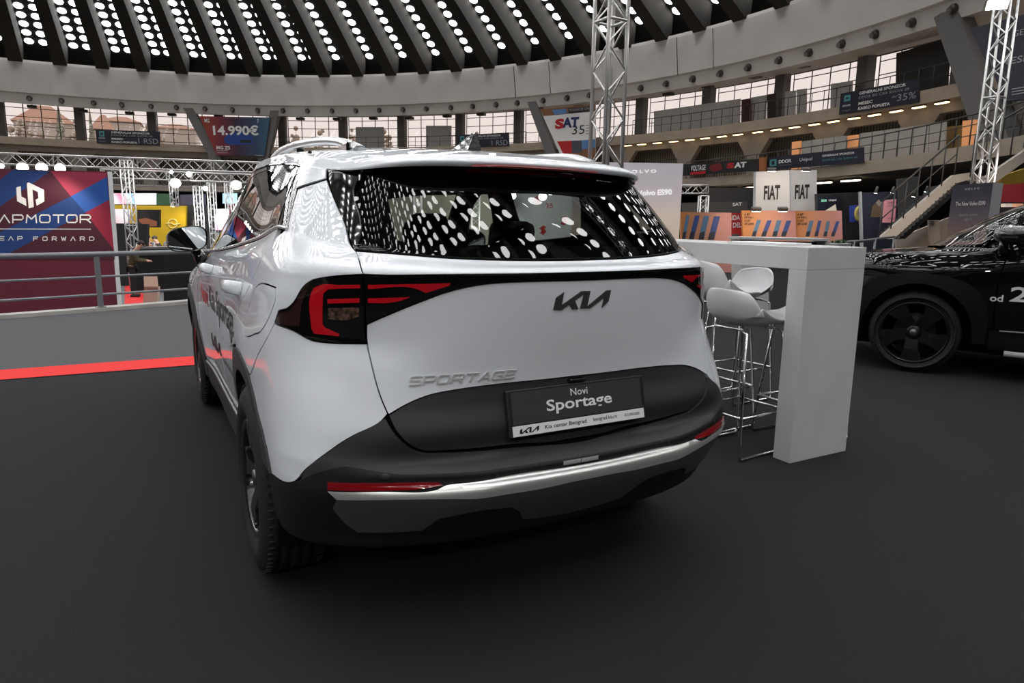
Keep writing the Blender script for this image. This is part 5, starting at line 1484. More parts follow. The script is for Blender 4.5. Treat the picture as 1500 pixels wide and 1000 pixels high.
# left: long trusses above the stands
tl = lambda p0, d0, p1, d1, w_, lab, **k: truss('truss', at(*p0, d=d0), at(*p1, d=d1), w_, lab, **k)
tl((-40, 231), 19.5, (420, 247), 21, .30, 'long horizontal aluminium truss running above the red and blue wall', r=.02)
tl((150, 254), 25, (430, 264), 26, .30, 'lower horizontal truss behind the yellow stand', r=.02)
tl((160, 266), 33, (420, 275), 34, .30, 'dim rearmost horizontal truss above the yellow stand', r=.016, m=steel)
def vtruss(px, py0, py1, d, w_, lab, **k):
    A = at(px, py1, d=d); B = at(px, py0, d=d); return truss('truss_upright', (A[0], A[1], min(A[2], B[2])), (A[0], A[1], B[2]), w_, lab, **k)
q = at(189.5, 300, d=23.6); truss('truss_upright', (q[0], q[1], -1.2), (q[0], q[1], at(190, 236, d=23.6)[2]), .27, 'upright truss leg beside the red and blue wall', hint=RGT, r=.022)
for px, p0, d, lab in ((256, 262, 26.5, 'short upright truss above the yellow wall'), (291, 273, 25, 'upright truss with two lamps beside the yellow wall'), (311, 268, 26, 'upright truss next to the pink screen'), (336, 268, 27, 'upright truss between the pink screen and the car window')):
    q = at(px, 300, d=d); truss('truss_upright', (q[0], q[1], -1.2 if px > 270 else at(px, 302, d=d)[2]), (q[0], q[1], at(px, p0, d=d)[2]), .22, lab, hint=RGT, r=.02)
for px, py, d, r_, lab, mm in ((33, 245.5, 17.5, .13, 'round warm floodlight over the red and blue wall, left of three', 0), (61, 245.5, 17.5, .13, 'round warm floodlight over the red and blue wall, middle of three', 0), (88, 246.3, 17.5, .12, 'round warm floodlight over the red and blue wall, right of three', 0),
                           (257, 268, 24.5, .17, 'dazzling round floodlight above the yellow stand', 1), (346, 271, 24.5, .17, 'dazzling round floodlight beside the front of the car roof', 1), (277, 255, 24.4, .10, 'small rectangular white floodlight on the truss', 1), (301, 276, 24, .08, 'small lamp near the top of the truss with two lamps', 1), (251, 252, 24.4, .06, 'tiny lamp on the truss above the dazzling floodlight', 1),
                           (2, 243, 17.5, .06, 'small lamp at the left end of the long truss', 1)):
    lamp(px, py, d, r_, lab, es=(emat('led_warm', (1, .86, .68), 30) if mm == 0 else emat('led_stage', (.93, 1, .98), 45)))

# ------------------------------------------------------------------ red and blue wall
pl = facing(157, 350, 16.5, 4)
e = tag(empty('display_wall', pl.at(80, 450)*[1, 1, 0]+[0, 0, -1.2]), 'large red and blue display wall with a white emblem behind the grey railing', 'display wall')
E0 = np.array(e.location)
def local(o, e_):
    for v in o.data.vertices: v.co = v.co-e_.location
    return o
zt = lambda x: 247+x*.0255
base = [(-120, zt(-120)), (157, zt(157)), (176.5, 520), (-120, 520)]
r1 = C('wall_maroon', .105, .012, .028, .5); 
o = slab_on(pl, [(-120, zt(-120)), (157, zt(157)), (178.5, 530), (-120, 530)], .02, 'wall_panel', r1, e); local(o, e)
side = C('wall_side_white', .62, .64, .66, .4)
P = [pl.at(157.3, 251), pl.at(178.7, 530)]; P[0], P[1] = P[0].copy(), P[1].copy()
bk = -pl.n*.22
V = [P[0], P[1], P[1]+bk, P[0]+bk]; o = mesh_obj('wall_side', V, [(0, 1, 2, 3)], side, e); local(o, e)
for sgn in (0,):
    o = mesh_obj('wall_top', [pl.at(-120, zt(-120)), pl.at(157.3, 251), pl.at(157.3, 251)+bk, pl.at(-120, zt(-120))+bk], [(0, 1, 2, 3)], side, e); local(o, e)
Z5 = lambda x, y: (x/4., 220+y/4.)
dkblue = C('wall_navy', .012, .04, .16, .5); blue = C('wall_blue', .018, .085, .34, .5); pink = C('wall_rose', .30, .028, .065, .5); redw = C('wall_red', .25, .014, .04, .5); dkm = C('wall_dark', .055, .010, .022, .5)
for pts, mm in (([(-200, 330), (75, 113), (295, 122), (0, 330), (-200, 470)], dkblue), ([(-200, 470), (0, 330), (295, 122), (415, 270), (0, 480), (-200, 590)], dkm), ([(295, 122), (625, 131), (625, 157), (415, 270)], pink), ([(415, 270), (625, 157), (640, 290), (500, 365)], blue),
                ([(-200, 590), (0, 480), (415, 270), (500, 365), (80, 590), (-200, 740)], dkblue), ([(500, 365), (640, 290), (668, 585)], redw), ([(500, 365), (668, 585), (672, 640), (0, 640), (80, 590)], dkm)):
    o = pl.art('wall_print', [Z5(*p) for p in pts], mm, e); local(o, e)
for poly in ([(95, 218), (122, 210), (125, 270), (152, 285), (155, 327), (100, 298)], [(157, 193), (168, 188), (258, 232), (260, 300), (215, 325), (208, 290), (225, 280), (222, 245), (190, 229), (198, 332), (168, 340)]):
    o = pl.art('wall_emblem', [Z5(*p) for p in poly], wht, e, off=.02); local(o, e)
# wide geometric letters
def strokes(name, polys, px0, px1, pyc, hpx, m, parent, wd=.16, gapf=.28):
    """letters drawn as thick strokes; each glyph given in a unit box"""
    n = len(polys); A = px0; w_ = (px1-px0)/(n+(n-1)*gapf)
    for i, g in enumerate(polys):
        V, F = [], []
        x0 = px0+i*w_*(1+gapf)
        for st in g:
            for (a, b_) in zip(st[:-1], st[1:]):
                a_ = np.array([x0+a[0]*w_, pyc+(.5-a[1])*hpx]); c_ = np.array([x0+b_[0]*w_, pyc+(.5-b_[1])*hpx])
                d = c_-a_; L = np.linalg.norm(d); d /= L; nn = np.array([-d[1], d[0]])*wd*hpx/2; d = d*wd*hpx/2
                k = len(V); V += [pl.at(*(p), off=.02) for p in (a_-d-nn, a_-d+nn, c_+d+nn, c_+d-nn)]; F.append((k, k+1, k+2, k+3))
        F2 = []
        for f_ in F:
            nn = np.cross(np.array(V[f_[1]])-V[f_[0]], np.array(V[f_[2]])-V[f_[0]]); F2.append(f_ if nn@pl.n > 0 else f_[::-1])
        local(mesh_obj(name, V, F2, m, parent), e)
GL = dict(L=[[(0, 1), (0, 0), (1, 0)]], E=[[(1, 1), (0, 1), (0, 0), (1, 0)], [(0, .5), (.9, .5)]], A=[[(0, 0), (.5, 1), (1, 0)]], P=[[(0, 0), (0, 1), (.85, 1), (1, .8), (1, .55), (.85, .38), (0, .38)]], M=[[(0, 0), (.08, 1), (.5, .45), (.92, 1), (1, 0)]],
          O=[[(.15, 0), (0, .2), (0, .8), (.15, 1), (.85, 1), (1, .8), (1, .2), (.85, 0), (.15, 0)]], T=[[(0, 1), (1, 1)], [(.5, 1), (.5, 0)]], R=[[(0, 0), (0, 1), (.85, 1), (1, .8), (1, .6), (.85, .42), (0, .42)], [(.6, .42), (1, 0)]],
          F=[[(0, 0), (0, 1), (1, 1)], [(0, .5), (.8, .5)]], W=[[(0, 1), (.25, 0), (.5, .8), (.75, 0), (1, 1)]], D=[[(0, 0), (0, 1), (.7, 1), (1, .75), (1, .25), (.7, 0), (0, 0)]])
strokes('wall_letter', [GL[c] for c in 'LEAPMOTOR'], -40.5, 132.5, 320.3, 11, wht, e, wd=.17, gapf=.33)
strokes('wall_letter', [GL[c] for c in 'LEAP'], -14, 32.5, 349, 5.2, wht, e, wd=.22, gapf=1.05)
strokes('wall_letter', [GL[c] for c in 'FORWARD'], 49, 137.5, 349.5, 5.2, wht, e, wd=.22, gapf=1.15)
o = pl.art('wall_line', [(-50, 334.6), (133, 335), (133, 336), (-50, 335.6)], wht, e, off=.02); local(o, e)

# ------------------------------------------------------------------ yellow stand and its surroundings
def wallp(quad, d, lab, m, cat='wall panel', thick=.15, name='stand_partition', yaw=0, grp=None, parent=None):
    p_ = facing(quad[0][0], quad[0][1], d, yaw); o_ = slab_on(p_, quad, thick, name, m, parent)
    return (tag(o_, lab, cat, grp) if parent is None else o_), p_
yel = C('yellow_wall', .62, .42, .015, .6)
o, p_ = wallp([(167, 300), (272, 301.5), (275, 450), (169, 450)], 31, 'bright yellow stand wall with a round car emblem', yel)
ring = []
for a in np.linspace(0, 2*PI, 28, endpoint=False): ring.append((253+6.5*math.cos(a), 327.5+6.5*math.sin(a)))
ylt = C('emblem_yellow', .85, .72, .28)
mbp = [p_.at(*q, off=.03) for q in ring]; mb = MB(); mb.tube(mbp, .03, 5, closed=True); mb.tube([p_.at(243, 327.8, off=.03), p_.at(252, 326.6, off=.03), p_.at(254, 329, off=.03), p_.at(264, 327.6, off=.03)], .03, 5); mb.build('round_emblem', ylt, o)
lamp(253, 302, 30.2, .10, 'warm spotlight shining down on the yellow wall', es=emat('led_amber', (1, .85, .45), 25), tilt=(0, .2, -1))
scr = C('screen_pink', .6, .25, .35); 
def screen(quad, d, lab, cols, name='screen', es=.9):
    p_ = facing(quad[0][0], quad[0][1], d); A, B = p_.at(*quad[3]), p_.at(*quad[1])
    m_ = gradmat('screen_picture', cols, (B-A)/np.linalg.norm(B-A), np.linalg.norm(B-A), A, .3, es)
    o_ = tag(slab_on(p_, quad, .12, name, m_), lab, 'screen'); return o_, p_
o, p2 = screen([(166, 283), (199, 283), (199, 299), (166, 299)], 29.5, 'bright multicoloured screen high left of the yellow wall', [(0, (.8, .85, .9)), (.4, (.75, .2, .3)), (.6, (.8, .8, .85)), (.8, (.2, .4, .6)), (1, (.9, .9, .95))])
o, _ = screen([(199.6, 283), (227, 283), (227, 299.5), (199.6, 299.5)], 29.5, 'pale lavender screen beside the multicoloured one', [(0, (.62, .58, .78)), (1, (.66, .70, .85))])
wallp([(227, 283), (250, 284), (250, 300), (227, 300)], 31.5, 'dull green strip above the yellow wall', C('green_panel', .03, .10, .05))
o, _ = screen([(168, 306), (188, 306.5), (188, 328), (168, 327)], 29.0, 'small pale screen in front of the yellow wall', [(0, (.5, .36, .34)), (.6, (.62, .56, .62)), (1, (.6, .6, .72))])
o, p_ = wallp([(201, 307), (233.5, 307), (233.5, 333), (201, 333)], 29.8, 'black poster with an orange car lamp on the yellow wall', C('poster_black', .008, .007, .007, .4), name='poster', cat='poster')
for pts in ([(203, 321), (214, 319), (230, 324), (230, 331), (216, 332), (204, 325)],): p_.art('poster_picture', pts, C('poster_orange', .28, .09, .04), o)
wallp([(170, 327), (216, 328), (217, 470), (172, 470)], 24.5, 'tall black partition behind the standing man', C('partition_black', .012, .012, .013, .6), name='partition')
wallp([(264, 285), (300, 284), (300, 300), (264, 300)], 32.5, 'dim violet picture panel right of the yellow wall', C('violet_panel', .10, .09, .14))
wallp([(262, 300), (313, 300), (314, 450), (264, 450)], 31.5, 'charcoal stand wall with a grey lion shield', C('charcoal_wall', .04, .042, .046, .6), yaw=0)
p_ = facing(288, 330, 31.3)
sh = [(283, 322.5), (297, 322.5), (297.5, 332), (290, 338), (282.5, 332)]
o = tag(slab_on(p_, sh, .05, 'shield_emblem', C('shield_grey', .22, .22, .22)), 'grey shield shaped emblem on the charcoal wall', 'emblem')
p_.art('shield_face', [(284, 324), (296, 324), (296.3, 331.4), (290, 336.4), (283.7, 331.4)], C('shield_dark', .03, .03, .032), o); p_.text('shield_figure', 'R', (287, 329.6), (293, 329.6), 8, C('shield_grey', .22, .22, .22), o, off=.025)
screen([(316, 306), (334, 306), (334, 337), (316, 337)], 27.5, 'bright pink and white screen beside the front of the car', [(0, (.85, .25, .6)), (.5, (.9, .6, .85)), (1, (.85, .85, .95))], es=1.1)
screen([(326, 283), (346, 283), (346, 298), (326, 298)], 30, 'light blue screen above the pink one', [(0, (.35, .55, .7)), (1, (.4, .65, .75))])
wallp([(333, 298), (352, 298), (352, 342), (333, 342)], 31.8, 'red patterned panel beside the pink screen', C('red_panel', .22, .03, .05))
# counters and barrier boards just beyond the railing
wallp([(239, 371), (300, 370), (300, 520), (242, 520)], 13.5, 'matt black panel beyond the railing, right of the beige stand', C('panel_black', .006, .006, .007, .8), name='barrier')
e = tag(empty('counter', at(207, 385, d=22.8)), 'glossy black counter behind the standing man', 'counter')
p_ = facing(200, 380, 22.8)
o = slab_on(p_, [(196, 364), (243, 363), (243, 470), (196, 470)], .7, 'counter_body', C('counter_black', .01, .01, .011, .25), e); local(o, e)
o = slab_on(facing(200, 380, 22.6), [(193, 362.5), (246, 361.5), (246, 364.5), (193, 365.5)], 1.0, 'counter_top', C('counter_grey', .12, .12, .125, .3), e); local(o, e)
tag(mesh_obj('red_carpet', [at(183, 419, z=-1.195), at(208, 414, z=-1.195), at(213, 460, z=-1.195), at(182.5, 460, z=-1.195)], [(3, 2, 1, 0)], C('carpet_red', .55, .012, .012, .9)), 'red carpet on the lower floor under the standing man', 'carpet')
# beige stand
e = tag(empty('brochure_stand', at(222, 445, d=19.0)), 'pale beige upright stand with a sloping top beyond the railing', 'stand')
p_ = facing(221, 430, 19.0)
o = slab_on(p_, [(211.5, 420), (231.5, 420), (233, 500), (212.5, 500)], .12, 'stand_body', C('stand_beige', .55, .42, .33, .6), e); local(o, e)
P = [p_.at(211, 419.5, off=.04), p_.at(232, 419.5, off=.04), facing(221, 430, 19.2).at(230.5, 404.5), facing(221, 430, 19.2).at(210.5, 404.5)]
P += [p-np.array([0, 0, .05]) for p in P]
o = mesh_obj('stand_top', P, [(0, 1, 2, 3), (7, 6, 5, 4), (0, 4, 5, 1), (1, 5, 6, 2), (2, 6, 7, 3), (3, 7, 4, 0)], C('stand_tan', .34, .21, .155, .6), e); local(o, e)
# ------------------------------------------------------------------ people
skinm = mat('skin', (.48, .27, .19), .6); hairm = mat('hair_dark', (.02, .014, .01), .7)
def skin_mesh(name, verts, edges, radii, m, parent, root=0, sub=2):
    me = bpy.data.meshes.new(name); me.from_pydata([tuple(v) for v in verts], edges, []); me.materials.append(m)
    o = bpy.data.objects.new(name, me); COL.objects.link(o); o.parent = parent
    sk_ = o.modifiers.new('skin', 'SKIN'); sk_.use_smooth_shade = True
    for i, d in enumerate(me.skin_vertices[0].data):
        r = radii[i]; d.radius = r if isinstance(r, tuple) else (r, r); d.use_root = (i == root)
    s_ = o.modifiers.new('sub', 'SUBSURF'); s_.levels = sub; s_.render_levels = sub
    return o
def person(loc, rz, label, jacket, trousers, scale=1.0, bend=.12, arm_l=((-.2, .12, 1.12), (-.12, .34, 1.08)), arm_r=((.2, .10, 1.12), (.10, .36, 1.10)), head_down=.06, legs=True, hair=hairm, grp=None):
    """standing figure facing local +y"""
    e_ = tag(empty('person', loc, rz), label, 'person', grp); e_.scale = (scale,)*3
    b = bend
    J = dict(pelvis=(0, 0, .95), waist=(0, .0, 1.08), chest=(0, b*.6, 1.30), neck=(0, b, 1.47), head0=(0, b+.03+head_down*.3, 1.55), head1=(0, b+.05+head_down, 1.64), head2=(0, b+.04+head_down, 1.72),
             sl=(-.18, b*.9, 1.42), sr=(.18, b*.9, 1.42), el=arm_l[0], er=arm_r[0], hl=arm_l[1], hr=arm_r[1],
             tl=(-.10, 0, .88), tr=(.10, 0, .88), kl=(-.11, .03, .48), kr=(.12, .0, .48), al=(-.12, -.02, .09), ar=(.13, -.03, .09))
    for i, (s_, x) in enumerate((('l', -1), ('r', 1))):
        h = np.array(J['h'+s_]); d = h-np.array(J['e'+s_]); d /= np.linalg.norm(d)
        J['p'+s_] = tuple(h+d*.08)
    names = list(J); idx = {n: i for i, n in enumerate(names)}
    E_ = [('pelvis', 'waist'), ('waist', 'chest'), ('chest', 'neck'), ('neck', 'head0'), ('head0', 'head1'), ('head1', 'head2'), ('chest', 'sl'), ('chest', 'sr'), ('sl', 'el'), ('el', 'hl'), ('sr', 'er'), ('er', 'hr'), ('hl', 'pl'), ('hr', 'pr'), ('pelvis', 'tl'), ('pelvis', 'tr'), ('tl', 'kl'), ('kl', 'al'), ('tr', 'kr'), ('kr', 'ar')]
    rad = dict(pelvis=(.14, .11), waist=(.13, .10), chest=(.155, .11), neck=.055, head0=(.072, .08), head1=(.08, .10), head2=(.06, .07), sl=.06, sr=.06, el=.045, er=.045, hl=.032, hr=.032, pl=(.02, .04), pr=(.02, .04), tl=.085, tr=.085, kl=.058, kr=.058, al=.042, ar=.042)
    body = skin_mesh('body', [J[n] for n in names], [(idx[a], idx[c]) for a, c in E_], [rad[n] for n in names], skinm, e_)
    jn = ['pelvis', 'waist', 'chest', 'sl', 'sr', 'el', 'er', 'hl', 'hr', 'neck']; ji = {n: i for i, n in enumerate(jn)}
    JJ = dict(J); JJ['neck'] = tuple(np.array(J['neck'])-[0, 0, .03]); JJ['pelvis'] = (0, 0, .86)
    skin_mesh('jacket', [JJ[n] for n in jn], [(ji[a], ji[c]) for a, c in E_ if a in ji and c in ji], [(.17, .14), (.165, .13), (.18, .135), .075, .075, .062, .062, .048, .048, .06], jacket, e_)
    tn = ['pelvis', 'tl', 'tr', 'kl', 'kr', 'al', 'ar']; ti = {n: i for i, n in enumerate(tn)}
    skin_mesh('trousers', [J[n] for n in tn], [(ti[a], ti[c]) for a, c in E_ if a in ti and c in ti], [(.15, .12), .10, .10, .075, .075, .062, .062], trousers, e_)
    mb = MB(); hx, hy, hz = J['head1']; mb.sphere((hx, hy-.018, hz+.035), .10, 14, 10, (.86, 1.05, .95)); mb.build('hair', hair, e_)
    mb = MB(); mb.sphere((hx, hy+.10, hz-.02), .018, 6, 5); [mb.sphere((hx+sx*.082, hy, hz-.01), .025, 6, 5, (.4, .8, 1.2)) for sx in (-1, 1)]; mb.build('face_features', skinm, e_)
    for s_ in 'lr':
        a = J['a'+s_]; mb = MB(); mb.box((a[0]-.045, a[1]-.07, 0), (a[0]+.045, a[1]+.19, .085)); mb.build('shoe', blk, e_, bevel=.025)
        p = np.array(J['p'+s_]); h = np.array(J['h'+s_]); d = (p-h)/np.linalg.norm(p-h); sd = np.cross(d, [0, 0, 1.]); sd /= max(np.linalg.norm(sd), 1e-6)
        mb = MB()
        for k, off in enumerate((-.03, -.01, .01, .03)):
            L = (.06, .075, .07, .055)[k]; a0 = p+sd*off; mb.tube([a0-d*.02, a0+d*L*.55, a0+d*L-np.array([0, 0, .018])], [.010, .009, .007], 6)
        a0 = h+d*.03+sd*.035*(1 if s_ == 'l' else -1); mb.tube([a0, a0+d*.04+sd*.03*(1 if s_ == 'l' else -1), a0+d*.07+sd*.03*(1 if s_ == 'l' else -1)], [.012, .011, .008], 6)
        mb.build('fingers', skinm, e_)
    return e_
def face_to(v): return math.atan2(-v[0], v[1])
q = at(197, 436, d=21.6)
person((q[0], q[1], -1.2), face_to(RGT*.85+FWD*.4), 'person in olive jacket and black trousers looking down at their hands on red carpet', mat('olive_jacket', (.05, .045, .016), .8), mat('black_trousers', (.010, .010, .011), .8), bend=.16, head_down=.10,
       arm_l=((-.19, .16, 1.16), (-.10, .42, 1.14)), arm_r=((.20, .14, 1.14), (.08, .44, 1.12)))
q = at(236, 360, d=27.0)
person((q[0], q[1], -1.2), face_to(-RGT*.6-FWD*.5), 'person in dark clothes with a pale collar before the yellow wall', mat('dark_coat', (.014, .013, .015), .8), mat('black_trousers', (.01, .01, .01), .8))
q = at(249, 352, d=28.5)
person((q[0], q[1], -1.2), face_to(-FWD+RGT*.2), 'person in grey clothes at the right end of the yellow wall', mat('grey_coat', (.16, .16, .17), .8), mat('black_trousers', (.01, .01, .01), .8))
q = at(221, 352, d=28.2)
person((q[0], q[1], -1.2), face_to(-FWD), 'person in a light patterned top behind the black counter', mat('patterned_top', (.34, .33, .32), .7, noise=(9, .95, 3)), mat('black_trousers', (.01, .01, .01), .8))

# ------------------------------------------------------------------ floors, railing by the edge
redst = [(0, 557, 0, 542.5), (280, 535.5, 280, 522.5)]
A0_, B0_ = at(0, 557, z=0), at(280, 535.5, z=0); A1_, B1_ = at(0, 542.5, z=0), at(280, 522.5, z=0)
def ext(A, B, s): return A+(B-A)*s
V = [ext(A0_, B0_, -3), ext(A0_, B0_, 2.6), ext(A1_, B1_, 2.6), ext(A1_, B1_, -3)]
V = [np.array([p[0], p[1], .006]) for p in V]
tag(mesh_obj('red_carpet', V, [(0, 1, 2, 3)], C('carpet_bright_red', .62, .016, .014, .9)), 'bright red carpet strip crossing the floor left of the white SUV', 'carpet')
d_ = (B1_-A1_)/np.linalg.norm(B1_-A1_)
G0, G1 = ext(A1_, B1_, -3), ext(A1_, B1_, 2.6)
arc = []
for k in range(25):
    s = k/24; p = G1+(G0-G1)*s; a = hang(p); arc.append(pol(a, RE+.10, .005))
V = [np.array([G0[0], G0[1], .005]), np.array([G1[0], G1[1], .005])]+arc
tag(mesh_obj('grey_carpet', V, [tuple(range(len(V)))], greycarpet), 'mid grey carpet between the red strip and the railing', 'carpet')
a0, a1 = sorted((hang(at(0, 462, z=0)), hang(at(270, 450, z=0)))); a0, a1 = a0-16, a1+22
e = tag(empty('railing', (0, 0, 0)), 'grey metal railing with three rails at the edge of the raised floor', 'railing')
railp = mat('railing_grey', (.175, .185, .20), .4, metal=.2)
K = 60; rails = [(.80, .036), (.485, .017), (.235, .017)]
ra = hang(at(146.5, 455, z=0))
for z, r in rails:
    mb = MB(); mb.tube([pol(a0+(a1-a0)*i/K, RE+.02, z) for i in range(K+1)], r, 8); mb.build('rail', railp, e)
st = 4.55
for k in range(-4, 5):
    a = ra+k*st
    if a0 < a < a1:
        mb = MB(); p = pol(a, RE+.02, 0); t = math.radians(a); ta = np.array([math.cos(t), -math.sin(t), 0]); rd = np.array([math.sin(t), math.cos(t), 0])
        mb.obox(p+[0, 0, .41], ta*.032, rd*.02, (0, 0, .39)); mb.obox(p+[0, 0, .06], ta*.06, rd*.045, (0, 0, .008)); mb.build('post', railp, e)

# ------------------------------------------------------------------ right hand stands
# backlit white board
pl = facing(1000, 300, 11.5, -8)
A, B = pl.at(940, 352), pl.at(940, 241)
lb = gradmat('lightbox_print', [(0, (.66, .54, .42)), (.35, (.68, .57, .50)), (.6, (.56, .50, .525)), (1, (.46, .445, .485))], (B-A)/np.linalg.norm(B-A), np.linalg.norm(B-A), A, .5, .30)
bt = at(997, 330, z=0)
lowz = lambda px: 351+ (0)
e = tag(empty('light_box', pl.at(940, 352)), 'tall backlit white board with pale lettering behind the right of the white SUV', 'light box'); 
q0, q1 = pl.at(840, 236.5), pl.at(1000.8, 239.5)
V = [q0, q1, np.array([q1[0], q1[1], .0]), np.array([q0[0], q0[1], .0])]; bk = -pl.n*.18
o = mesh_obj('lit_face', V, [(3, 2, 1, 0) if np.cross(V[1]-V[0], V[2]-V[0])@pl.n < 0 else (0, 1, 2, 3)], lb, e); local(o, e)
V2 = V+[p+bk for p in V]
o = mesh_obj('box_frame', [p-pl.n*.004 for p in V2], [(4, 5, 6, 7), (0, 1, 5, 4), (1, 2, 6, 5), (2, 3, 7, 6), (3, 0, 4, 7), (0, 3, 2, 1)], C('box_white', .6, .6, .6), e); local(o, e)
wlit = C('letter_lit', .9, .9, .9, .5, emit=(1, 1, 1), es=.55)
o = pl.text('board_lettering', 'VOLVO', (916, 251.6), (961.5, 250.4), 4.6, wlit, e, spacing=1.5, bold=.02); local(o, e)
o = pl.text('board_lettering', 'The new Volvo ES90', (893, 284.5), (984, 281), 8, wlit, e, bold=.02); local(o, e)
# lit sign boxes on posts
for k, (quad, tx, lab) in enumerate((([(1107.7, 251.5), (1156.3, 249.2), (1155.0, 420), (1102, 420)], (1119, 1142.5, 281.5), 'white sign box with black condensed letters, left of the pair'), ([(1157.6, 249.2), (1196.5, 249.2), (1194, 420), (1155.4, 420)], (1164.5, 1185.5, 280.5), 'white sign box with black condensed letters, right of the pair'))):
    p_ = facing(quad[0][0], quad[0][1], 22.5+k*.3, -6 if k == 0 else 10)
    o = tag(slab_on(p_, quad, .35, 'sign_box', C('sign_white', .52, .52, .535, .5)), lab, 'sign')
    p_.text('sign_lettering', 'FIAT', (tx[0], tx[2]+.7), (tx[1], tx[2]-.2), 21, blk, o, bold=.035)
    lamp((1130, 1180)[k], 250.5, 21.9, .05, 'warm spotlight on the top edge of the %s sign box' % ('left' if k == 0 else 'right'), es=emat('led_warm', (1, .86, .68), 30), tilt=-p_.n*.0+np.array([0, 0, -1.0])+p_.n*-.25, wdt=.12)
# orange posters with slanting bars
orng = gradmat('poster_orange_pink', [(0, (.52, .20, .05)), (.35, (.55, .26, .16)), (1, (.55, .27, .25))], RGT, 1.9, at(1088, 330, d=20), .6)
def poster(quad, d, lab, x0, bars, txt=None, lamps=()):
    p_ = facing(quad[0][0], quad[0][1], d); A, B = p_.at(*quad[0]), p_.at(*quad[1])
    m_ = gradmat('poster_print', [(0, (.50, .19, .045)), (.4, (.56, .26, .15)), (1, (.52, .24, .23))], (B-A)/np.linalg.norm(B-A), np.linalg.norm(B-A), A)
    q = [quad[0], quad[1], (quad[2][0], 440), (quad[3][0], 440)]
    o_ = tag(slab_on(p_, q, .12, 'poster_wall', m_), lab, 'poster wall')
    for i, (bx0, y0, y1, sl, w_) in enumerate(bars):
        p_.art('poster_bar', [(bx0+sl, y0), (bx0+sl+w_, y0), (bx0+w_, y1), (bx0, y1)], C('bar_blue', .05, .085, .26) if i % 2 else C('bar_steel', .10, .19, .32), o_)
        p_.art('bar_picture', [(bx0+sl*.25, y1-(y1-y0)*.28), (bx0+sl*.25+w_*.9, y1-(y1-y0)*.36), (bx0+w_, y1), (bx0, y1)], C('bar_dark', .03, .035, .05), o_, off=.016)
    if txt:
        for i, l_ in enumerate(('A BIT', 'OF ITALY,', 'A LOT', 'OF LOVE')): p_.text('poster_lettering', l_, (txt[0], txt[1]+i*4.6), (txt[0]+(9, 14, 9, 14)[i], txt[1]+i*4.6), 3.2, blk, o_, bold=.03)
    return p_, o_
poster([(997, 310), (1071.5, 311.5), (1068, 352), (996, 351)], 19.0, 'orange to pink poster wall with four slanting picture bars, next to the backlit board', 997, [(999, 315, 351, 6, 5), (1009, 315.5, 351, 9, 7), (1023, 316, 351, 8, 8), (1037, 316.5, 351, 9, 9)])
p_, o = poster([(1087, 308), (1165, 308.5), (1165, 348), (1087, 347)], 19.6, 'orange to pink poster wall lit by two warm spots', 1087, [(1101, 322, 346, 8, 6), (1115, 322.5, 346, 9, 6.5), (1131, 322.5, 346, 7, 7), (1144, 323, 346, 8, 7)], (1090, 314))
poster([(1165.3, 308.5), (1233, 308.5), (1232, 348), (1165.3, 348)], 19.7, 'orange to pink poster wall with narrow bars at the right end', 1165, [(1180, 323, 346, 6, 6), (1193, 323, 346, 5.5, 5), (1206, 324, 346, 5, 5), (1217, 324, 346, 8, 5)], (1168, 314))
for px, lab in ((1107, 'warm spotlight over the middle poster wall, above its lettering'), (1146, 'warm spotlight over the middle poster wall, above its bars')):
    lamp(px, 308.5, 19.0, .05, lab, es=emat('led_warm', (1, .86, .68), 30), tilt=np.array([0, 0, -1.])+FWD*.5, wdt=.12)
p_ = facing(1078, 330, 21.0)
o = tag(slab_on(p_, [(1068, 312), (1088, 312), (1088, 420), (1068, 420)], .1, 'red_partition', C('panel_red', .42, .018, .022)), 'red panel with white letters between two poster walls', 'panel')
p_.text('panel_lettering', 'PANDA', (1060, 319), (1084, 318.5), 7, wht, o, bold=.02); p_.text('panel_lettering', 'U DELO', (1066, 330), (1092, 329), 7.5, wht, o, bold=.02)
o = tag(slab_on(facing(1077, 345, 20.5), [(1069, 343.5), (1083, 343), (1083, 420), (1069, 420)], .3, 'low_plinth', C('plinth_slate', .05, .055, .075)), 'small slate plinth in front of the red panel', 'plinth')
# counters beyond the table
e = tag(slab_on(facing(1150, 350, 9.6), [(1083, 347), (1215, 349.5), (1215, 353), (1083, 350.5)], .5, 'long_counter', C('counter_white', .55, .55, .55, .5)), 'long white counter top behind the white bar table', 'counter')
o = slab_on(facing(1150, 350, 9.7), [(1084, 351), (1123, 351.8), (1123, 520), (1084, 520)], .45, 'counter_leg', C('counter_white', .55, .55, .55, .5)); o.parent = e
o = slab_on(facing(1150, 350, 9.7), [(1208, 352.5), (1214, 352.6), (1214, 500), (1208, 500)], .45, 'counter_leg', C('counter_white', .55, .55, .55, .5)); o.parent = e
o = slab_on(facing(1150, 350, 9.95), [(1126, 353), (1207, 354), (1207, 500), (1126, 500)], .05, 'counter_panel', C('counter_panel_grey', .12, .12, .12, .5)); o.parent = e  # dark grey panel between the counter legs
leaf = mat('leaf_green', (.035, .09, .022), .6)
q = at(1229, 356, d=10.5); e = tag(empty('potted_plant', q), 'low green plant behind the end of the white bar table', 'plant'); mb = MB()
for k in range(120):
    a = rng.uniform(0, 2*PI); L = rng.uniform(.05, .14); el = rng.uniform(.3, 1.4); d = np.array([math.cos(a)*math.cos(el), math.sin(a)*math.cos(el), math.sin(el)*.55]); s = np.cross(d, [0, 0, 1.]); s /= np.linalg.norm(s); c0 = np.array([rng.uniform(-.10, .10), rng.uniform(-.08, .08), 0])
    mb.add([c0, c0+d*L*.5+s*.012, c0+d*L, c0+d*L*.5-s*.012], [(0, 1, 2, 3)])
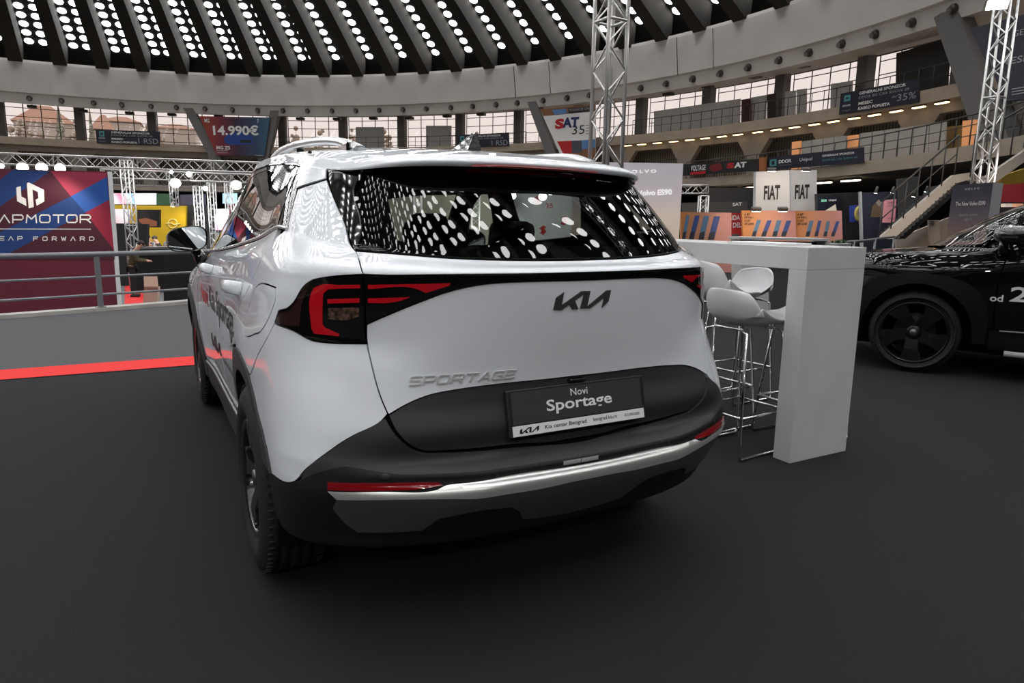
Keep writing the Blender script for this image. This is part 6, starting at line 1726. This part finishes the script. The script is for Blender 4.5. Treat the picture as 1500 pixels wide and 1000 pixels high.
mb.build('leaves', leaf, e); mb = MB(); mb.box((-.16, -.1, -.14), (.16, .1, .0)); mb.build('planter', C('planter_grey', .3, .3, .3), e, bevel=.01)
mb = MB(); mb.box((-.16, -.1, -q[2]), (.16, .1, -.14)); mb.build('planter_stand', C('planter_grey', .3, .3, .3), e)
# grey railing right of the table
e = tag(empty('railing', (0, 0, 0)), 'grey railing with three rails behind the bonnet of the black car', 'railing')
rp = [at(1215, 357, d=13.0), at(1262, 353, d=14.5), at(1310, 346.5, d=16.2)]
for dz, r in ((0, .03), (-.28, .016), (-.52, .016)):
    mb = MB(); mb.tube([p+[0, 0, dz] for p in rp], r, 8); mb.build('rail', railp, e)
for s in (0, .33, .66, 1.0):
    p = rp[0]+(rp[2]-rp[0])*s; mb = MB(); mb.tube([p, [p[0], p[1], 0]], .025, 8); mb.build('post', railp, e)
# staircase
stonem = mat('stair_stone', (.34, .31, .275), .85, noise=(2, .1, 4)); dks = mat('stair_dark', (.03, .03, .03), .8)
e = tag(empty('staircase', at(1300, 360, d=17.5)), 'pale concrete staircase rising to the gallery behind the black car', 'staircase')
ps = facing(1300, 345, 17.5, -14)
o = slab_on(ps, [(1287, 350), (1398, 256), (1422, 252.5), (1423, 262), (1402, 268), (1309, 350)], .25, 'stringer', stonem, e); local(o, e)
P0s, P1s = ps.at(1313, 350), ps.at(1404, 268); nst = 16
mb = MB(); up = (P1s-P0s)/nst; hz = np.array([up[0], up[1], 0]); bkd = -ps.n*1.8
for k in range(nst):
    b_ = P0s+up*k; c_ = b_+hz*.5+bkd*.5+[0, 0, up[2]*.5]; mb.obox(c_+[0, 0, .0], hz*.55, bkd*.5, (0, 0, .05))
local(mb.build('steps', dks, e), e)
far = Plane(ps.o-ps.n*1.8, ps.n)
o = slab_on(far, [(1306, 350), (1408, 262), (1423, 262), (1424, 270), (1408, 276), (1326, 350)], .2, 'far_stringer', dks, e); local(o, e)
mb = MB()
for dz in (1.0,):
    a_, b_ = ps.at(1287, 350)+[0, 0, .95], ps.at(1398, 256)+[0, 0, .95]; mb.tube([a_, b_], .025, 6); mb.tube([a_-[0, 0, .45], b_-[0, 0, .45]], .015, 6)
    for k in range(7): p = a_+(b_-a_)*k/6; mb.tube([p, p-[0, 0, .95]], .018, 6)
local(mb.build('handrail', dsteel, e), e)
o = slab_on(ps, [(1440, 262), (1520, 208), (1520, 223), (1452, 272)], .25, 'upper_stringer', stonem, e); local(o, e)
mb = MB(); a_, b_ = ps.at(1422, 253)+[0, 0, .9], ps.at(1520, 205)+[0, 0, 1.0]; mb.tube([a_, b_], .025, 6)
for k in range(6): p = a_+(b_-a_)*k/5; mb.tube([p, p-[0, 0, 1.0]], .018, 6)
local(mb.build('handrail', dsteel, e), e)
o = slab_on(ps, [(1420, 254), (1442, 258), (1452, 272), (1424, 264)], .3, 'landing', stonem, e); local(o, e)
wallp([(1312, 350), (1392, 318), (1392, 460), (1312, 460)], 19.5, 'beige wall under the staircase', C('beige_wall', .34, .285, .235, .8), name='partition', yaw=-14)
o, p_ = wallp([(1361, 322), (1376, 322), (1376, 440), (1361, 440)], 18.9, 'pale door leaf with a round mark under the staircase', C('door_cream', .40, .345, .29), name='door_leaf', yaw=-14, cat='door')
p_.art('door_mark', [(1366+3*math.cos(a), 327+4*math.sin(a)) for a in np.linspace(0, 2*PI, 12, endpoint=False)], C('mark_grey', .16, .14, .13), o)
# printed screen beside the truss tower
pl = quad_plane([(1395.8, 271.5), (1455, 267)], 9.3, 8.9)
A, B = pl.at(1420, 352), pl.at(1425, 270)
dusk = gradmat('dusk_print', [(0, (.26, .15, .12)), (.22, (.20, .125, .115)), (.45, (.115, .095, .115)), (.8, (.045, .04, .062)), (1, (.03, .026, .045))], (B-A)/np.linalg.norm(B-A), np.linalg.norm(B-A), A)
b0, b1 = pl.at(1395.8, 271.5), pl.at(1455, 267)
V = [b0, b1, np.array([b1[0], b1[1], 0]), np.array([b0[0], b0[1], 0])]
bk = -pl.n*.3; V2 = V+[p+bk for p in V]
e = tag(mesh_obj('display_board', V2, [(0, 3, 2, 1), (4, 5, 6, 7), (0, 1, 5, 4), (1, 2, 6, 5), (2, 3, 7, 6), (3, 0, 4, 7)], [dusk, C('board_side', .45, .45, .47)]), 'dusk coloured display board with pale lettering in front of the right truss tower', 'display board')
for p in e.data.polygons:
    p.material_index = 0 if p.index == 0 else 1
pl.text('board_lettering', 'VOLVO', (1413.5, 277), (1435, 275.8), 3, wht, e, spacing=1.6); pl.text('board_lettering', 'The New Volvo ES90', (1400, 298.6), (1443.5, 297.2), 6, wht, e, bold=.01)
pl.text('board_lettering', 'Electric system', (1406, 315.3), (1432, 314.4), 4.5, ltgrey, e); pl.text('board_lettering', '800 V', (1413, 321.5), (1424.5, 321), 4, ltgrey, e)
pl.art('board_picture', [(1401, 349), (1404, 342), (1412, 339.6), (1424, 339.5), (1429, 344), (1430, 351), (1402, 353)], C('board_car', .02, .02, .024), e)
# stands at the far right
o, p_ = wallp([(1461, 271), (1530, 266), (1530, 297), (1460, 296)], 14.5, 'red fascia of the stand right of the display board', C('fascia_red', .24, .02, .028), name='stand_fascia')
o2, _ = wallp([(1466, 258), (1530, 238), (1530, 266), (1466, 271)], 19.5, 'ochre panel above the red fascia at the right edge', C('fascia_ochre', .26, .17, .02), name='stand_fascia')
wallp([(1461, 297), (1530, 297), (1530, 420), (1461, 420)], 15.5, 'dark interior wall of the stand under the red fascia', C('stand_dark', .035, .034, .036), name='stand_wall')
for x0, lab, mm in ((1473, 'small lit picture under the red fascia, left of two', C('picture_lit', .5, .42, .36, emit=(1, .85, .7), es=.4)), (1489, 'small lit picture under the red fascia, right of two', C('picture_orange', .5, .25, .15, emit=(1, .5, .3), es=.4))):
    wallp([(x0, 298), (x0+10, 298), (x0+10, 303), (x0, 303)], 15.2, lab, mm, name='picture', cat='picture')
# dark booths under the lower gallery
wallp([(1036, 275), (1108, 274), (1108, 420), (1036, 420)], 26, 'dark stand wall behind the first poster wall', C('booth_dark', .03, .028, .027), name='stand_wall')
o, p_ = wallp([(1000, 297), (1095, 295), (1095, 312), (1000, 312)], 25.5, 'dark grey fascia with pale club letters beyond the poster walls', C('fascia_grey', .055, .05, .048), name='stand_fascia')
p_.text('fascia_lettering', 'SAT', (1073, 299.5), (1087, 298.5), 5, wht, o, bold=.03)
wallp([(1196, 284), (1262, 281), (1262, 420), (1196, 420)], 22.3, 'black booth wall right of the sign boxes', C('booth_black', .012, .012, .015), name='stand_wall')
o, p_ = wallp([(1197.5, 287), (1228.5, 286), (1228.5, 310), (1197.5, 310)], 22.0, 'dark screen with small green and white sponsor lettering', C('screen_navy', .012, .013, .024, .3), name='screen', cat='screen')
p_.text('screen_lettering', 'DDOR', (1203, 294), (1211, 293.6), 3.6, C('text_green', .2, .6, .4, emit=(.4, 1, .7), es=.5), o, bold=.03); p_.text('screen_lettering', 'Unipol', (1214, 293.6), (1225, 293), 4, wht, o, bold=.02)
p_.art('screen_picture', [(1207, 309.5), (1224, 299), (1226, 309.5)], C('screen_sand', .45, .42, .33, emit=(1, .95, .75), es=.2), o)
o, p_ = wallp([(1247, 301), (1260.5, 300), (1260.5, 324), (1247.5, 325)], 21.8, 'blue poster with half a yellow ring beside the dark screen', C('poster_royal', .025, .05, .28), name='poster', cat='poster')
mb = MB(); mb.tube([p_.at(1259+5*math.cos(a), 313+9*math.sin(a), off=.03) for a in np.linspace(PI*.5, PI*1.5, 14)], .06, 6); mb.build('ring_print', C('ring_yellow', .5, .42, .12), o)
tag(slab_on(facing(1262, 320, 20.2), [(1259.5, 281), (1262.5, 280.5), (1262.5, 430), (1259.5, 430)], .1, 'grey_post', C('post_grey', .30, .30, .30)), 'slim pale grey post between the blue poster and the mountain picture', 'post')
o, p_ = wallp([(1264, 282), (1315, 280), (1315, 420), (1264, 420)], 20.6, 'dark blue booth wall with a mountain picture', C('booth_blue', .014, .016, .03), name='stand_wall')
p_.art('mountain_print', [(1275, 318), (1278, 302), (1287, 292), (1296, 302), (1298, 318)], C('mountain', .12, .075, .045), o); p_.art('mountain_print', [(1283, 297), (1287, 292), (1292, 297), (1288, 303)], C('mountain_snow', .26, .20, .16), o, off=.016)
for px, lab in ((1282.5, 'cool spotlight above the mountain picture, left one'), (1306.5, 'cool spotlight above the mountain picture, right one')): lamp(px, 282.5, 20.0, .045, lab, es=emat('led_cool', (.8, .95, 1), 25), tilt=(0, .25, -1))
for px, py, lab in ((1356, 281, 'cool spotlight beside the stairs, upper one'), (1359.5, 287, 'cool spotlight beside the stairs, lower one'), (1338, 288, 'cool spotlight left of the stair spotlights')): lamp(px, py, 22.0, .05, lab, es=emat('led_cool', (.8, .95, 1), 25), tilt=(0, .25, -1))
o, p_ = wallp([(1298.5, 293), (1313, 291.5), (1311, 326), (1296, 326)], 20.0, 'pink roll-up banner beside the mountain picture', C('rollup_pink', .55, .22, .25), name='roll_up_banner', cat='banner')
for y0, t_ in ((297, 'SIGURNO'), (302, 'PUTUJ'), (320, 'INFO')): p_.text('banner_lettering', t_, (1301, y0), (1310.5, y0-.4), 2.6, C('rollup_text', .16, .03, .05), o)
wallp([(1316, 262), (1345, 258), (1345, 420), (1316, 420)], 23, 'broad grey concrete pillar behind the stairs', C('pillar_grey', .06, .06, .06), name='pillar', cat='pillar')
# white truss gate
q0, q1 = at(990, 277.5, d=21), at(1036, 277.5, d=21); truss('truss', q0, q1, .24, 'short white truss above the first poster wall', r=.022, hint=[0, 0, 1])
q = at(1030, 300, d=21); truss('truss_upright', (q[0], q[1], 0.0), (q[0], q[1], q1[2]-.2), .24, 'white truss upright at the end of the short white truss', r=.022, hint=RGT)
# white stand seen through the windows of the car
o, p_ = wallp([(728, 262), (870, 262), (870, 470), (728, 470)], 24.5, 'white stand wall with red emblems seen through the car windows', C('suzuki_white', .55, .56, .56), name='stand_wall')
for (x, y) in ((787, 293), (826, 323), (795, 337)): p_.art('stand_emblem', [(x-5, y-3), (x+1, y-7), (x+6, y-4), (x+2, y-2), (x+6, y+2), (x, y+7), (x-5, y+4), (x-1, y+1)], redp, o)
p_.text('stand_number', '25', (799, 301), (810, 301), 7, redp, o, bold=.02)
o, p_ = wallp([(560, 270), (726, 270), (726, 470), (560, 470)], 25, 'pale olive stand wall seen through the left of the rear window', C('stand_olive', .26, .255, .20), name='stand_wall')
for px, py, lab in ((739, 277, 'dazzling floodlight seen through the rear window, left of four'), (750, 286.5, 'dazzling floodlight seen through the rear window, second of four'), (795, 288, 'dazzling floodlight seen through the rear window, third of four'), (806.5, 280, 'dazzling floodlight seen through the rear window, last of four'), (681, 288, 'dazzling floodlight seen through the left half of the rear window'), (686, 350, 'low spot lamp seen through the rear window')):
    lamp(px, py, 21.6, .13, lab, es=emat('led_stage', (.93, 1, .98), 45))
q = at(697, 300, d=22); truss('truss_upright', (q[0], q[1], -1.2), (q[0], q[1], 2.6), .24, 'truss upright seen through the rear window', r=.022, hint=RGT)
q = at(612, 300, d=23); truss('truss_upright', (q[0], q[1], -1.2), (q[0], q[1], 2.6), .24, 'truss upright seen through the left of the rear window', r=.022, hint=RGT)
# ------------------------------------------------------------------ bar table and stools
tabm = mat('table_white', (.60, .605, .61), .35, noise=(2.2, .07, 6))
e = tag(empty('bar_table', (2.21, 1.75, 0)), 'tall white bridge shaped bar table right of the white SUV', 'table')
X0, X1, Y0, Y1, ZT_ = 1.965, 2.462, .776, 2.85, 1.226
def lbox(name, lo, hi, m, par, bev=.002):
    mb = MB(); o0 = np.array(par.location); mb.box(np.array(lo)-o0, np.array(hi)-o0); return mb.build(name, m, par, bevel=bev)
lbox('table_top', (X0, Y0, ZT_-.122), (X1, Y1, ZT_), tabm, e)
lbox('table_leg', (X0, Y0, 0), (X1, Y0+.118, ZT_-.123), tabm, e); lbox('table_leg', (X0, Y1-.118, 0), (X1, Y1, ZT_-.123), tabm, e)
mb = MB(); mb.box((2.02, 1.02, ZT_), (2.30, 1.42, ZT_+.014)); tag(mb.build('brochure', C('paper_white', .75, .75, .76), None, bevel=.001), 'flat white brochure lying on the white bar table', 'brochure')
shellw = mat('stool_shell', (.66, .66, .68), .35)
def make_stool():
    e_ = empty('bar_stool', (0, 0, 0))
    # shell: faces local +x; backrest at -x
    prof = [(.235, .745), (.215, .768), (.15, .772), (.05, .762), (-.06, .760), (-.14, .772), (-.195, .80), (-.228, .835), (-.245, .88), (-.255, .925), (-.258, .965), (-.256, .985)]
    wid = [.14, .165, .182, .193, .199, .202, .202, .200, .194, .183, .16, .125]
    t = np.arange(len(prof)); tq = np.linspace(0, len(prof)-1, 34)
    P = makima(t, np.array(prof), tq); W_ = makima(t, np.array(wid), tq)
    nx = 17; V, F = [], []
    for i in range(len(tq)):
        back = np.clip((tq[i]-4.5)/3.0, 0, 1); back = back*back*(3-2*back)
        for j in range(nx):
            s = -1+2*j/(nx-1); y = s*W_[i]; lift = abs(s)**2.4
            x = P[i][0]+back*lift*(.13-.06*min(1, max(0, (tq[i]-7)/4))); z = P[i][1]+(1-back)*lift*.03+lift*.085*math.exp(-((tq[i]-5.0)/1.5)**2)-back*lift*.02
            z -= back*0; V.append((x, y, z))
    for i in range(len(tq)-1):
        for j in range(nx-1): F.append((i*nx+j, (i+1)*nx+j, (i+1)*nx+j+1, i*nx+j+1))
    o = mesh_obj('shell', V, F, shellw, e_, smooth=True)
    s_ = o.modifiers.new('s', 'SOLIDIFY'); s_.thickness = .012; s_.offset = 0
    s_ = o.modifiers.new('b', 'SUBSURF'); s_.levels = 1; s_.render_levels = 1
    for sg in (-1, 1):
        mb = MB(); y0, y1 = sg*.145, sg*.19
        pts = [(-.17, y0*.6, .752), (-.185, y0, .735), (-.235, y1, .03), (-.22, y1, .011), (.20, y1, .011), (.215, y1, .03), (.135, y0, .725), (.12, y0*.6, .742)]
        mb.tube(pts, .0085, 8); mb.build('sled_leg', chrome, e_)
    mb = MB(); mb.tube([(.12, -.10, .742), (.12, .10, .742)], .0085, 8); mb.tube([(-.17, -.10, .752), (-.17, .10, .752)], .0085, 8); mb.build('seat_support', chrome, e_)
    mb = MB(); mb.tube([(.192, -.176, .25), (.192, .176, .25)], .008, 8); mb.build('foot_rest', chrome, e_)
    mb = MB(); mb.tube([(-.215, -.177, .25), (.192, -.176, .25)], .008, 8); mb.tube([(-.215, .177, .25), (.192, .176, .25)], .008, 8); mb.tube([(-.215, -.177, .25), (-.215, .177, .25)], .008, 8); mb.build('brace', chrome, e_)
    return e_
s0 = make_stool()
spots = [(1.93, 1.125, 4, 'white shell bar stool nearest the white SUV, its back turned to the car', 1.0), (2.115, 1.555, 4, 'white shell bar stool behind the nearest one, its back rising above it', 1.135),
         (2.46, 1.12, 178, 'white bar stool across the table, only its seat and foot seen past the leg', 1.0), (2.80, 2.02, 184, 'white bar stool across the table with its lit backrest facing this way', 1.03)]
for i, (x, y, a, lab, sc) in enumerate(spots):
    o = s0 if i == 0 else dup(s0)
    o.location = (x, y, 0); o.rotation_euler = (0, 0, math.radians(a)); o.scale = (1, 1, sc)
    tag(o, lab, 'bar stool', 'white bar stools around the table')

# ------------------------------------------------------------------ the black SUV
bpaint = mat('black_paint', (.004, .004, .0045), .9, spec=0, coat=1, coat_rough=.01); bplast = mat('black_cladding', (.006, .006, .006), .6, spec=.2)
skip_names = ('badge', 'model_letter', 'door_lettering', 'door_badge', 'number_plate', 'bumper_sticker', 'aerial', 'wheel')
swap = {paint.name: bpaint, plast.name: bplast, plast2.name: bplast, satin.name: gloss}
def dup_black(o, parent=None):
    c = o.copy(); COL.objects.link(c); c.parent = parent
    if c.type == 'MESH':
        for i, sl in enumerate(c.material_slots):
            if sl.material and sl.material.name in swap:
                mm = swap[sl.material.name]; sl.link = 'OBJECT'; sl.material = mm
    for ch in list(o.children):
        if any(ch.name.split('.')[0] == k for k in skip_names): continue
        dup_black(ch, c)
    return c
B = dup_black(CARE)
tag(B, 'glossy black SUV with black wheels at the right edge, seen from its front left', 'car')
BS = 1.07; BZ = math.radians(28.5)
fw = at(1331, 545, z=0); c_, s_ = math.cos(BZ), math.sin(BZ); lx, ly = -.90*BS, 3.605*BS
B.scale = (BS, BS, BS); B.rotation_euler = (0, 0, BZ); B.location = (fw[0]-(c_*lx-s_*ly), fw[1]-(s_*lx+c_*ly), 0)
for sg in (-1, 1):
    wheel(B, (sg*.785, RWC, .352), sg, R=.352, RR=.272, rot=.2, style=1); wheel(B, (sg*.790, FWC, .352), sg, R=.352, RR=.272, rot=.5, style=1)
decal_text('price_lettering', 'od', SY([(3.05, .695)])[0], .068, .058, white, B, bold=.02, off=.003)
decal_text('price_lettering', '2', SY([(2.90, .735)])[0], .10, .125, white, B, bold=.02, off=.003)

mb = MB(); mb.tube([(-.90, 2.95, .245), (-.905, 2.2, .24), (-.90, 1.45, .245)], .022, 8); mb.build('side_step', mat('step_grey', (.42, .43, .44), .4), B)
# ------------------------------------------------------------------ lamps of the stand, on a truss behind and above
def spot(name, loc, target, energy, size, blend=.6, rad=.10, col=(1, .96, .92)):
    ld = bpy.data.lights.new(name, 'SPOT'); ld.energy = energy; ld.spot_size = math.radians(size); ld.spot_blend = blend; ld.shadow_soft_size = rad; ld.color = col
    o = bpy.data.objects.new(name, ld); COL.objects.link(o); o.location = loc
    o.rotation_euler = (Vector(target)-Vector(loc)).to_track_quat('-Z', 'Y').to_euler(); return o
TA, TB = np.array([-7.5, -6.2, 5.2]), np.array([5.5, -8.2, 5.2])
truss('truss', TA, TB, .30, 'overhead lighting truss of the stand', r=.024)
truss('truss', (1.5, 2.9, 6.3), (8.2, -2.6, 6.3), .29, 'high horizontal truss over the stand to the right', r=.024)
for k in range(8):
    p = TA+(TB-TA)*(k+.5)/8-np.array([0, 0, .35]); tg = np.array([p[0]*.35, 1.0, .3])
    e_ = tag(empty('stage_lamp', p), 'round stage lamp on the overhead truss of the stand', 'lamp', 'stage lamps on the overhead truss'); aim = (tg-p)/np.linalg.norm(tg-p)
    R_ = Vector(aim).to_track_quat('Z', 'Y').to_matrix().to_4x4()
    mb = MB(); mb.lathe([(0, -.22), (.09, -.2), (.11, 0), (.10, 0), (.095, -.02)], 16, R_); mb.build('housing', canm, e_)
    mb = MB(); mb.lathe([(.095, -.012), (0, -.012)], 16, R_); mb.build('lens', emat('led_stage', (.93, 1, .98), 45), e_)
    spot('stage_light', p+aim*.06, tg, LAMP_E, 75, rad=.09)
q = at(1462, 8, d=11.9); spot('tower_light', q+np.array([-.08, -.06, -.05]), (3.0, 1.2, 0), 260, 120, rad=.08)

# floodlights of the surrounding stands
for px, py, d, tx, ty, td, E_, col in ((253, 300, 30.0, 253, 340, 30.95, 70, (1, .85, .5)), (257, 268, 24.3, 240, 330, 30, 900, (1, .97, .9)), (346, 271, 24.3, 300, 360, 31, 700, (.95, 1, 1)), (61, 244, 15.2, 70, 360, 16.4, 110, (1, .86, .7)), (750, 280, 20, 790, 330, 24, 800, (.95, 1, .98)),
                                    (640, 270, 20, 640, 320, 25, 420, (1, .95, .8)), (1130, 252, 20.5, 1130, 300, 22.4, 45, (1, .88, .72)), (1180, 252, 20.5, 1178, 300, 22.6, 45, (1, .88, .72)), (1107, 306, 17.5, 1107, 335, 19.6, 60, (1, .8, .6)), (1146, 306, 17.5, 1146, 335, 19.6, 60, (1, .8, .6)),
                                    (1345, 285, 15.5, 1345, 345, 19, 110, (1, .85, .7)), (1285, 275, 18.5, 1287, 310, 20.5, 60, (.8, .93, 1)), (1490, 250, 12, 1490, 290, 15, 120, (1, .85, .75))):
    spot('stand_light', at(px, py, d=d), at(tx, ty, d=td), E_, 110, rad=.12, col=col)
